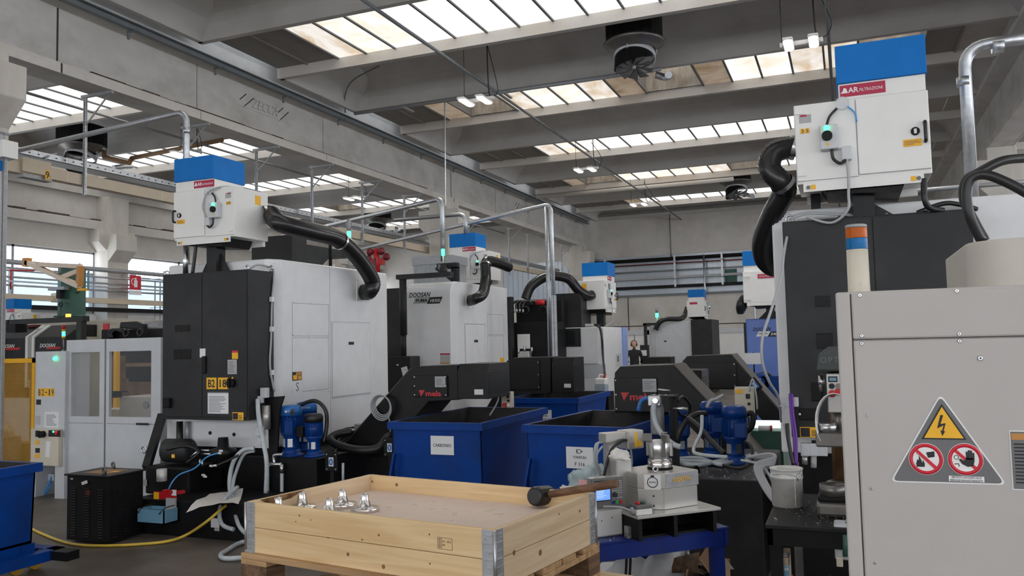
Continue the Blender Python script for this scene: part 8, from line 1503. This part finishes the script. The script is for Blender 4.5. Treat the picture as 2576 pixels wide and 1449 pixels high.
# guarded cell
gc = thing('machine_cell', 'grey panelled machine enclosure with two glazed doors', 'enclosure', (-8.0, 7.6, 0)); YG = 7.4
X_ = lambda px, py=1000: PY(px, py, YG).x
Z_ = lambda py, px=300: PY(px, py, YG).z
zt4 = 1.905; xl, xm1, xm2, xr = X_(166), X_(262), X_(266), X_(404)
for nm, (x0, x1), gx0, gx1 in (('fixed_panel', (xl, xm1), X_(178), X_(250)), ('glazed_door', (xm2, xr), X_(274), X_(380))):
    zg0, zg1 = Z_(1049), Z_(884)
    mb = MB(); mb.box(x0, x1, YG, YG + 0.04, 0.05, zg0); mb.box(x0, x1, YG, YG + 0.04, zg1, zt4); mb.box(x0, gx0, YG, YG + 0.04, zg0, zg1); mb.box(gx1, x1, YG, YG + 0.04, zg0, zg1); dd = mb.build(nm, 'light grey paint', gc)
    mb = MB(); mb.box(gx0, gx1, YG + 0.015, YG + 0.02, zg0, zg1); mb.build('pane', 'pane', dd)
    mb = MB(); zz = Z_(1066); mb.box(x0 + 0.02, x1 - 0.02, YG - 0.001, YG, zz - 0.003, zz + 0.003); mb.build('seams', 'ink grey', dd)
    if nm == 'glazed_door':
        q = PY(363, 1066, YG); mb = MB(); mb.box(q.x - 0.09, q.x + 0.09, YG - 0.04, YG - 0.025, q.z - 0.012, q.z + 0.012); mb.box(q.x - 0.08, q.x - 0.05, YG - 0.03, YG, q.z - 0.01, q.z + 0.01); mb.build('handle', 'ink', dd, 0.004)
        mb = MB(); mb.box(x0 - 0.004, x0, YG - 0.002, YG + 0.01, 0.05, zt4); mb.build('door_gap', 'ink', dd)
mb = MB(); mb.box(xl, xr, YG + 0.04, YG + 0.08, zt4 - 0.06, zt4); mb.box(xl, xl + 0.05, YG + 0.04, YG + 0.1, 0, zt4); mb.box(xl, xl + 0.05, YG + 1.7, YG + 1.8, 0, zt4); mb.box(xl, xl + 0.05, YG + 0.04, YG + 1.8, zt4 - 0.06, zt4); mb.box(xr - 0.05, xr, YG + 0.04, YG + 1.8, 0, zt4); mb.box(xl, xr, YG, YG + 0.04, 0, 0.05); mb.build('frame', 'light grey paint', gc)
mb = MB(); mb.box(xl + 0.05, xr - 0.05, YG + 1.75, YG + 1.8, 0, zt4); mb.build('rear_guard', 'guard ochre', gc)
mb = MB(); mb.box(-13.2, xl - 0.1, 10.3, 10.36, 0, 1.25); mb.box(-13.2, xl - 0.1, 10.32, 10.34, 1.5, 1.56); simple('ochre_partition', 'low ochre partition glimpsed through the cell glazing', 'partition', mb, 'guard ochre')
il = thing('cell_machine', 'cream machine with louvred column seen through the cell glazing', 'machine', (-8.1, 8.2, 0)); Yi = 7.8
mb = MB(); mb.box(PY(185, 1000, Yi).x, PY(222, 1000, Yi).x, Yi, Yi + 0.3, 0, 1.82); mb.build('louvred_column', 'cream', il)
mb = MB(); q = PY(203, 910, Yi)
for i in range(7): mb.box(q.x - 0.07, q.x + 0.07, Yi - 0.004, Yi, q.z - 0.1 + 0.028 * i, q.z - 0.09 + 0.028 * i)
mb.build('louvres', 'ink grey', il)
mb = MB(); Yj = 8.2; mb.box(PY(300, 1000, Yj).x, PY(400, 1000, Yj).x, Yj, Yj + 0.6, 0, PY(330, 998, Yj).z); mb.build('gearbox', 'cream grey', il, 0.01); q = PY(368, 1019, Yj); mb = MB(); mb.cyl(q + V(0, -0.012, 0), q, 0.05, n=18); mb.build('round_cover', 'galv dull', il)
mb = MB(); q = PY(290, 993, 8.0); mb.obox(q, (0.12, 0.1, 0.07)); mb.cyl(PY(262, 985, 8.0), PY(322, 985, 8.0), 0.008, n=6); mb.build('gripper', 'black', il); mb = MB(); mb.box(PY(225, 1030, 8.3).x, PY(300, 1030, 8.3).x, 8.3, 8.6, 0, PY(260, 1030, 8.3).z); mb.build('conveyor_bed', 'cream', il); mb = MB(); mb.box(PY(240, 1, 8.05).x, PY(290, 1000, 8.05).x, 8.0, 8.1, PY(260, 1000, 8.05).z, PY(260, 985, 8.05).z); mb.build('cross_arm', 'charcoal paint', il)
mb = MB(); x = PY(289, 950, 8.9).x; mb.box(x - 0.03, x + 0.03, 8.9, 8.96, 0, 1.9); mb.build('guard_post', 'yellow', il)
# yellow mesh guard further left
YM = 7.9
mg = thing('mesh_guard', 'yellow framed expanded metal guard panel left of the B2-19 cabinet', 'guard', (-9.9, YM, 0)); x0, x1 = PY(-60, 1000, YM).x, PY(86, 1000, YM).x; zt5 = PY(40, 902, YM).z
mb = MB(); mb.box(x0, x1, YM, YM + 0.04, zt5 - 0.06, zt5); mb.box(x1 - 0.05, x1, YM, YM + 0.04, 0, zt5); mb.box(x0, x1, YM, YM + 0.04, 0, 0.05); mb.build('frame', 'yellow', mg)
mb = MB(); z = 0.1; h_ = zt5 - 0.1
n = 46
for i in range(-n, n):
    xs = x0 + (x1 - x0) * i / n * 1.0
    for sgn in (1, -1):
        p = V(xs if sgn > 0 else xs + (x1 - x0), YM + 0.02, 0.05); q = p + V(sgn * (x1 - x0), 0, h_)
        # clip to the panel
        ts = []
        ax_, bx2 = p.x, q.x
        t0 = max(0, (x0 - ax_) / (bx2 - ax_) if sgn > 0 else (x1 - ax_) / (bx2 - ax_)); t1 = min(1, (x1 - ax_) / (bx2 - ax_) if sgn > 0 else (x0 - ax_) / (bx2 - ax_))
        if t1 > t0 + 0.02: mb.bar(p.lerp(q, t0), p.lerp(q, t1), 0.004, 0.004)
mb.build('mesh_wires', 'guard yellow', mg)
mb = MB(); mb.box(x0, x1 - 0.1, YM + 0.5, YM + 1.1, 0, PY(40, 1115, YM + .5).z); simple('storage_crate', 'beige cardboard crate behind the yellow mesh guard', 'crate', mb, 'cardboard')
mb = MB(); mb.box(x0 - 1, x1 - 0.1, YM + 1.6, YM + 1.66, 0.0, zt5 - 0.35); mb.box(x0 - 1, x1 - 0.1, YM + 1.55, YM + 1.6, zt5 - 0.35, zt5); simple('inner_guard', 'ochre inner guard wall behind the yellow mesh', 'guard', mb, 'guard brown')
rag('plastic_wrap', 'crumpled clear plastic wrap behind the yellow mesh guard', (PY(5, 1050, YM + .3).x, YM + 0.3, 0.62), 0.2, (1, 0.6, 0.9), 'print white', 44); mb = MB(); q = PY(5, 1050, YM + .3); mb.box(q.x - 0.2, q.x + 0.2, YM + 0.15, YM + 0.45, 0, 0.6); simple('wrap_stand', 'steel stand under the plastic wrap behind the mesh guard', 'stand', mb, 'galv dull')
random.seed(5)
# lathe with charcoal hood behind the guard
YL = 11.5
dl = thing('horizontal_lathe', 'cream lathe with two charcoal sliding hoods behind the cell', 'machine', (-13.6, 12.2, 0))
xa, xb = PY(-40, 860, YL).x, PY(166, 860, YL).x
zt6, zm, zl = PY(60, 820, YL).z, PY(60, 850, YL).z, PY(60, 900, YL).z
def hoodp(px0, px1, nm):
    a_, b_ = PY(px0, 860, YL).x, PY(px1, 860, YL).x; mb = MB(); mb.prism([(YL, 0.9), (YL, zm), (YL + 0.35, zt6), (YL + 1.2, zt6), (YL + 1.2, 0.9)], 'x', a_, b_); return mb.build(nm, 'charcoal paint', dl, 0.01)
h1_, h2_ = hoodp(-60, 66, 'sliding_hood'), hoodp(88, 166, 'sliding_hood')
for px in (66, 82): mb = MB(); a_, b_ = PY(px, 860, YL).x, PY(px + 6, 860, YL).x; mb.prism([(YL - 0.02, 1.1), (YL - 0.02, zm + 0.02), (YL + 0.34, zt6 + 0.02), (YL + 1.2, zt6 + 0.02), (YL + 1.2, 1.1)], 'x', a_, b_); mb.build('hood_edge', 'filter white', dl)
mb = MB(); mb.box(PY(73, 860, YL).x, PY(82, 860, YL).x, YL + 0.15, YL + 1.1, 0.9, zt6 - 0.05); mb.build('gap_panel', 'light grey paint', dl)
for px, py, h__ in ((18, 871, h1_), (120, 869, h2_)):
    q = PY(px, py, YL); lettering('DOOSAN', (q.x, YL - 0.001, q.z), FRONT, 'print white', h__, w=0.42, h=0.075, shear=0.3, bold=0.015); q = PY(px + 15, py + 6, YL); para(px - 2, py + 4, px + 32, py + 9, YL, 'red', h__, 0.03)
mb = MB(); mb.box(xa, PY(235, 850, YL).x, YL + 0.7, YL + 1.55, 0, PY(100, 812, YL + .7).z); mb.prism([(PY(166, 860, YL + .5).x, 0.9), (PY(240, 860, YL + .5).x, 0.9), (PY(232, 858, YL + .5).x, PY(232, 858, YL + .5).z), (PY(205, 828, YL + .5).x, PY(205, 828, YL + .5).z), (PY(166, 828, YL + .5).x, PY(166, 828, YL + .5).z)], 'y', YL + 0.45, YL + 0.7); mb.build('cream_body', 'cream', dl)
for px in (20, 80): q = PY(px, 821, YL + 0.3); mb = MB(); mb.box(q.x - 0.12, q.x + 0.12, YL + 0.28, YL + 0.4, q.z - 0.02, q.z + 0.03); mb.build('red_handle', 'dark red', dl)
mb = MB(); mb.box(xa, xb, YL, YL + 1.2, 0, 0.9); mb.build('base', 'light grey paint', dl)
fr = thing('portal_gantry', 'black steel portal frame standing over the charcoal hooded lathe', 'frame', (-12.5, 11.4, 0)); YFm = 11.3
zf = PY(120, 800, YFm).z; mb = MB(); mb.box(PY(20, 800, YFm).x, PY(208, 800, YFm).x, YFm, YFm + 0.15, zf - 0.09, zf); mb.build('cross_beam', 'charcoal paint', fr); x = PY(198, 830, YFm).x; mb = MB(); mb.box(x - 0.06, x + 0.06, YFm, YFm + 0.12, 0, zf - 0.09); mb.build('post', 'charcoal paint', fr)
x = PY(30, 810, YFm).x; mb = MB(); mb.box(x - 0.08, x + 0.16, YFm - 0.05, YFm + 0.2, zf - 0.25, zf - 0.09); mb.build('motor', 'black', fr); mb = MB(); x = PY(-30, 800, YFm).x; mb.box(x - 0.06, x + 0.06, YFm, YFm + 0.12, 0, zf); mb.build('post', 'charcoal paint', fr); mb = MB(); mb.box(x, PY(22, 800, YFm).x, YFm, YFm + 0.15, zf - 0.09, zf); mb.build('cross_beam', 'charcoal paint', fr)
q = PY(158, 797, 11.2); mb = MB(); mb.box(q.x - 0.05, q.x + 0.02, 11.3, 11.36, zf, zf + 0.06); t = simple('warning_lamp', 'small orange lit warning lamp on the black portal frame', 'signal light', mb, 'lamp orange')
sl = thing('signal_tower', 'slim red yellow green signal tower beside the charcoal hood', 'signal light', PY(159, 860, 11.2)); 
for y0, y1, m in ((818, 828, 'red'), (828, 834, 'yellow'), (834, 846, 'lamp green'), (846, 852, 'yellow'), (852, 880, 'galv dull')): a_, b_ = PY(160, y0, 11.2), PY(160, y1, 11.2); mb = MB(); mb.cyl(b_, a_, 0.03 if m != 'galv dull' else 0.012, n=12); mb.build('lens' if m != 'galv dull' else 'stem', m, sl)
mb = MB(); q = PY(160, 880, 11.2); mb.box(q.x - 0.03, q.x + 0.03, 11.18, 11.24, 0, q.z); mb.build('mast', 'galv dull', sl)
fl_ = filter_unit('filter unit half seen at the left beside the green jib crane', (PY(-3, 800, 13.2).x, 13.2, PY(40, 806, 13.2).z - 0.57), pedestal=0.3, scale=0.9)
mb = MB(); q0 = PY(20, 806, 13.5); mb.box(fl_.location.x + 0.1, fl_.location.x + 0.6, 13.3, 13.7, 0, fl_.location.z); simple('filter_stand', 'cream machine top carrying the left filter unit', 'machine part', mb, 'cream')
# jib crane
jc = thing('jib_crane', 'green column jib crane with orange and cream lifting arm', 'crane', (-12.9, 12.9, 0)); YJ = 13.8
x0, x1 = PY(157, 760, YJ + .2).x, PY(204, 760, YJ + .2).x; ztj, zbj = PY(180, 672, YJ).z, 0.0
mb = MB(); mb.cyl(((x0 + x1) / 2, YJ + .2, zbj), ((x0 + x1) / 2, YJ + .2, ztj), (x1 - x0) / 2 * 0.98, n=8, smooth=False); mb.cyl(((x0 + x1) / 2, YJ + .2, PY(180, 793, YJ).z - .03), ((x0 + x1) / 2, YJ + .2, PY(180, 793, YJ).z), (x1 - x0) / 2 * 1.25, n=16); mb.build('column', 'green machine', jc)
A_, Bq, Cq, Dq = PY(68, 660, YJ - 0.1), PY(200, 720, YJ - 0.1), PY(203, 670, YJ - 0.1), PY(95, 665, YJ - 0.1)
for p, q, nm, m, w_ in ((A_, Bq, 'lower_boom', 'crane pale', 0.14), (Dq, Cq, 'upper_boom', 'crane pale', 0.12), (Bq, Cq, 'end_bracket', 'crane orange', 0.13), (PY(150, 700, YJ - .1), PY(200, 680, YJ - .1), 'diagonal_brace', 'crane pale', 0.06)):
    mb = MB(); mb.bar(p, q, 0.1, w_, (0, 1, 0)); mb.build(nm, m, jc)
mb = MB(); mb.obox(A_, (0.16, 0.14, 0.2)); mb.build('boom_end', 'crane orange', jc)
mb = MB(); mb.box(PY(125, 725, YJ - .2).x, PY(165, 725, YJ - .2).x, YJ - .25, YJ - .1, PY(145, 730, YJ - .2).z, PY(145, 722, YJ - .2).z); mb.build('hoist_arm', 'galv dull', jc); mb = MB(); mb.obox(PY(152, 740, YJ - .2), (0.12, 0.12, 0.2)); mb.torus(PY(153, 766, YJ - .2), (0, 1, 0), 0.05, 0.012, 14, 5); mb.cyl(PY(153, 765, YJ - .2), PY(152, 890, YJ - .2), 0.006, n=5); mb.build('hoist', 'black', jc)
mb = MB(); mb.box(PY(203, 727, YJ).x, PY(222, 727, YJ).x, YJ - .1, YJ, PY(212, 732, YJ).z, PY(212, 726, YJ).z); mb.build('limit_plate', 'yellow', jc); mb = MB(); mb.obox(PY(222, 705, YJ), (0.05, 0.02, 0.42)); mb.build('blue_tag', 'box blue', jc)
mb = MB(); mb.bar(PY(200, 722, YJ), PY(190, 735, YJ), 0.1, 0.1); mb.build('pivot_bracket', 'green machine', jc)
# black hydraulic machine behind the cell
bm_ = thing('hydraulic_machine', 'black machine head with hydraulic hoses behind the glazed cell', 'machine', (-11, 12, 0)); YB = 11.0
mb = MB(); mb.box(PY(255, 830, YB).x, PY(275, 830, YB).x, YB, YB + .4, 0, PY(265, 829, YB).z); mb.box(PY(275, 830, YB).x, PY(408, 830, YB).x, YB + .1, YB + .7, 0, PY(330, 828, YB).z); mb.build('cabinet', 'black', bm_, 0.01)
mb = MB(); P = [(288, 826), (290, 810), (330, 808), (348, 815), (348, 830)]; mb.prism([(PY(x, y, YB).x, PY(x, y, YB).z) for x, y in P], 'y', YB + .1, YB + .6); mb.build('head_cover', 'charcoal paint', bm_, 0.02)
mb = MB(); mb.cyl(PY(345, 822, YB + .3), PY(406, 820, YB + .3), 0.1, n=16); mb.build('motor', 'galv dull', bm_)
for q in ((318, 838), (353, 837)): mb = MB(); mb.torus(PY(*q, YB), (0, 1, 0), 0.06, 0.02, 16, 6); mb.build('pipe_mouth', 'black rubber', bm_)
for i in range(3): mb = MB(); mb.tube([PY(276 + 4 * i, 850, YB), PY(274 + 4 * i, 838, YB), PY(284 + 6 * i, 828, YB), PY(310, 836 - 3 * i, YB)], 0.02, 6); mb.build('hydraulic_hose', 'black rubber', bm_)
mb = MB(); q = PY(266, 824, 11.1); mb.box(q.x - 0.07, q.x + 0.07, 11.1, 11.12, PY(266, 829, 11).z, q.z + 0.07); t = simple('safety_sign', 'small red square sign above the black hydraulic machine', 'sign', mb, 'sign red')
# ================================================================ TRANSFORMER AND FLOOR HOSES
tr = thing('transformer_box', 'black louvred transformer box with lifting eyes on the floor', 'transformer', (-6.56, 5.9, 0))
x0, x1, y0, y1, zt7 = -6.82, -6.3, 5.72, 6.12, 0.61
mb = MB(); mb.box(x0, x1, y0, y1, 0.02, zt7); tbx = mb.build('casing', 'black', tr, 0.004); mb = MB(); mb.box(x0 - 0.02, x1 + 0.02, y0 - 0.02, y1 + 0.02, zt7, zt7 + 0.015); mb.build('lid', 'conveyor black', tr, 0.003)
mb = MB(); mb.box(x0 + 0.12, x1 - 0.1, y0 + 0.08, y1 - 0.08, zt7 + 0.015, zt7 + 0.018); mb.build('rating_plate', 'cardboard', tr); plate((x1 - 0.14, y0 + 0.2, zt7 + 0.018), (V(1, 0, 0), V(0, 1, 0)), 0.08, 0.06, 'yellow', tr, 0.001)
for x, y in ((x0 + 0.42, y0 + 0.04), (x0 + 0.2, y1 - 0.06)): mb = MB(); mb.torus((x, y, zt7 + 0.05), (0.3, 1, 0), 0.027, 0.009, 16, 6); mb.cyl((x, y, zt7 + 0.015), (x, y, zt7 + 0.03), 0.02, n=10); mb.build('lifting_eye', 'oily steel', tr)
mb = MB()
for c in (0.09, 0.26, 0.43):
    for i in range(19): mb.obox((x0 + c, y0 - 0.004, 0.06 + 0.024 * i), (0.06, 0.012, 0.008), (V(1, 0, 0), V(0, 0.8, -0.6), V(0, 0.6, 0.8)))
mb.build('louvres', 'conveyor black', tbx)
mb = MB()
for c in (0.07, 0.2, 0.33):
    for i in range(19): mb.obox((x1 + 0.004, y0 + c, 0.06 + 0.024 * i), (0.012, 0.06, 0.008), (V(0.8, 0, -0.6), V(0, 1, 0), V(0.6, 0, 0.8)))
mb.build('louvres', 'conveyor black', tbx)
q = PY(222, 1240, y0); plate((q.x, y0, q.z), FRONT, 0.05, 0.05, 'dark red', tr, 0.004, 'label'); q = PY(215, 1214, y0 - .01); mb = MB(); mb.obox(q + V(0, -0.01, 0), (0.06, 0.02, 0.03), (V(0.95, 0, 0.3), V(0, 1, 0), V(-0.3, 0, 0.95))); mb.build('tape_strip', 'paper', tr, 0.004)
plate((x0 + 0.06, y0, zt7 - 0.03), FRONT, 0.03, 0.012, 'paper', tr)
mb = MB(); mb.tube([PZ(70, 1325, 0.015), PZ(100, 1340, 0.015), PZ(150, 1360, 0.015), PZ(200, 1371, 0.015), PZ(260, 1373, 0.015), PZ(340, 1370, 0.015), PZ(420, 1362, 0.02), PZ(470, 1345, 0.05), PY(520, 1312, 6.0), PY(555, 1282, 6.1), PY(580, 1266, 6.3), PY(605, 1260, 6.4)], 0.013, 10); simple('yellow_hose', 'long yellow hose snaking over the floor past the transformer', 'hose', mb, 'hose yellow')
mb = MB(); mb.box(-5.9, -5.85, 3, 6, 0.0, 0.0015)
# post at the picture's left edge: steel upright and white cabinet
up_ = thing('machine_upright', 'slim galvanised uprights carrying a white box at the left edge', 'upright', (-9.6, 7.0, 0)); YU = 7.0
for px in (2, 8): x = PY(px, 600, YU).x; mb = MB(); mb.box(x - 0.012, x + 0.012, YU, YU + 0.03, 0, PY(5, 400, YU).z); mb.build('upright', 'galv dull', up_)
a_, b_ = PY(-25, 380, YU), PY(27, 380, YU); mb = MB(); mb.box(a_.x, b_.x, YU - 0.1, YU + 0.1, PY(10, 400, YU).z, PY(10, 357, YU).z); mb.build('white_box', 'filter white', up_, 0.006); mb = MB(); mb.box(a_.x, PY(6, 420, YU).x, YU - 0.05, YU, PY(5, 430, YU).z, PY(5, 405, YU).z); mb.build('blue_panel', 'filter blue', up_); mb = MB(); mb.torus(PY(12, 335, YU), (0.2, 0.2, 1), 0.05, 0.015, 14, 6); mb.cyl(PY(5, 357, YU), PY(5, 340, YU), 0.03, n=8); mb.build('cable_loop', 'cable grey', up_)
# hydrant valve on the far wall
YH = 16.0; p = PY(945, 655, YH); hy = thing('hydrant_valve', 'red valve block with round ports on a steel post behind lathe B2 18', 'valve', (p.x, YH, 0)); k_ = YH / 36
mb = MB(); mb.box(p.x - 0.16, p.x + 0.16, YH, YH + 0.14, p.z - 0.1, p.z + 0.05); mb.cyl((p.x, YH + 0.05, p.z - 0.26), (p.x, YH + 0.05, p.z + 0.26), 0.07, n=12); mb.build('body', 'red', hy)
for dx, dz in ((-0.35, 0.45), (0.3, 0.45), (-0.45, 0.1), (0.6, 0.15)): mb = MB(); mb.ball((p.x + dx * k_, YH + 0.02, p.z + dz * k_), 0.085, 8); mb.build('hose_port', 'dark red', hy)
mb = MB(); mb.cyl((p.x, YH - 0.04, 0), (p.x, YH - 0.04, p.z + 0.05), 0.03, n=10); mb.build('silver_rod', 'steel', hy)
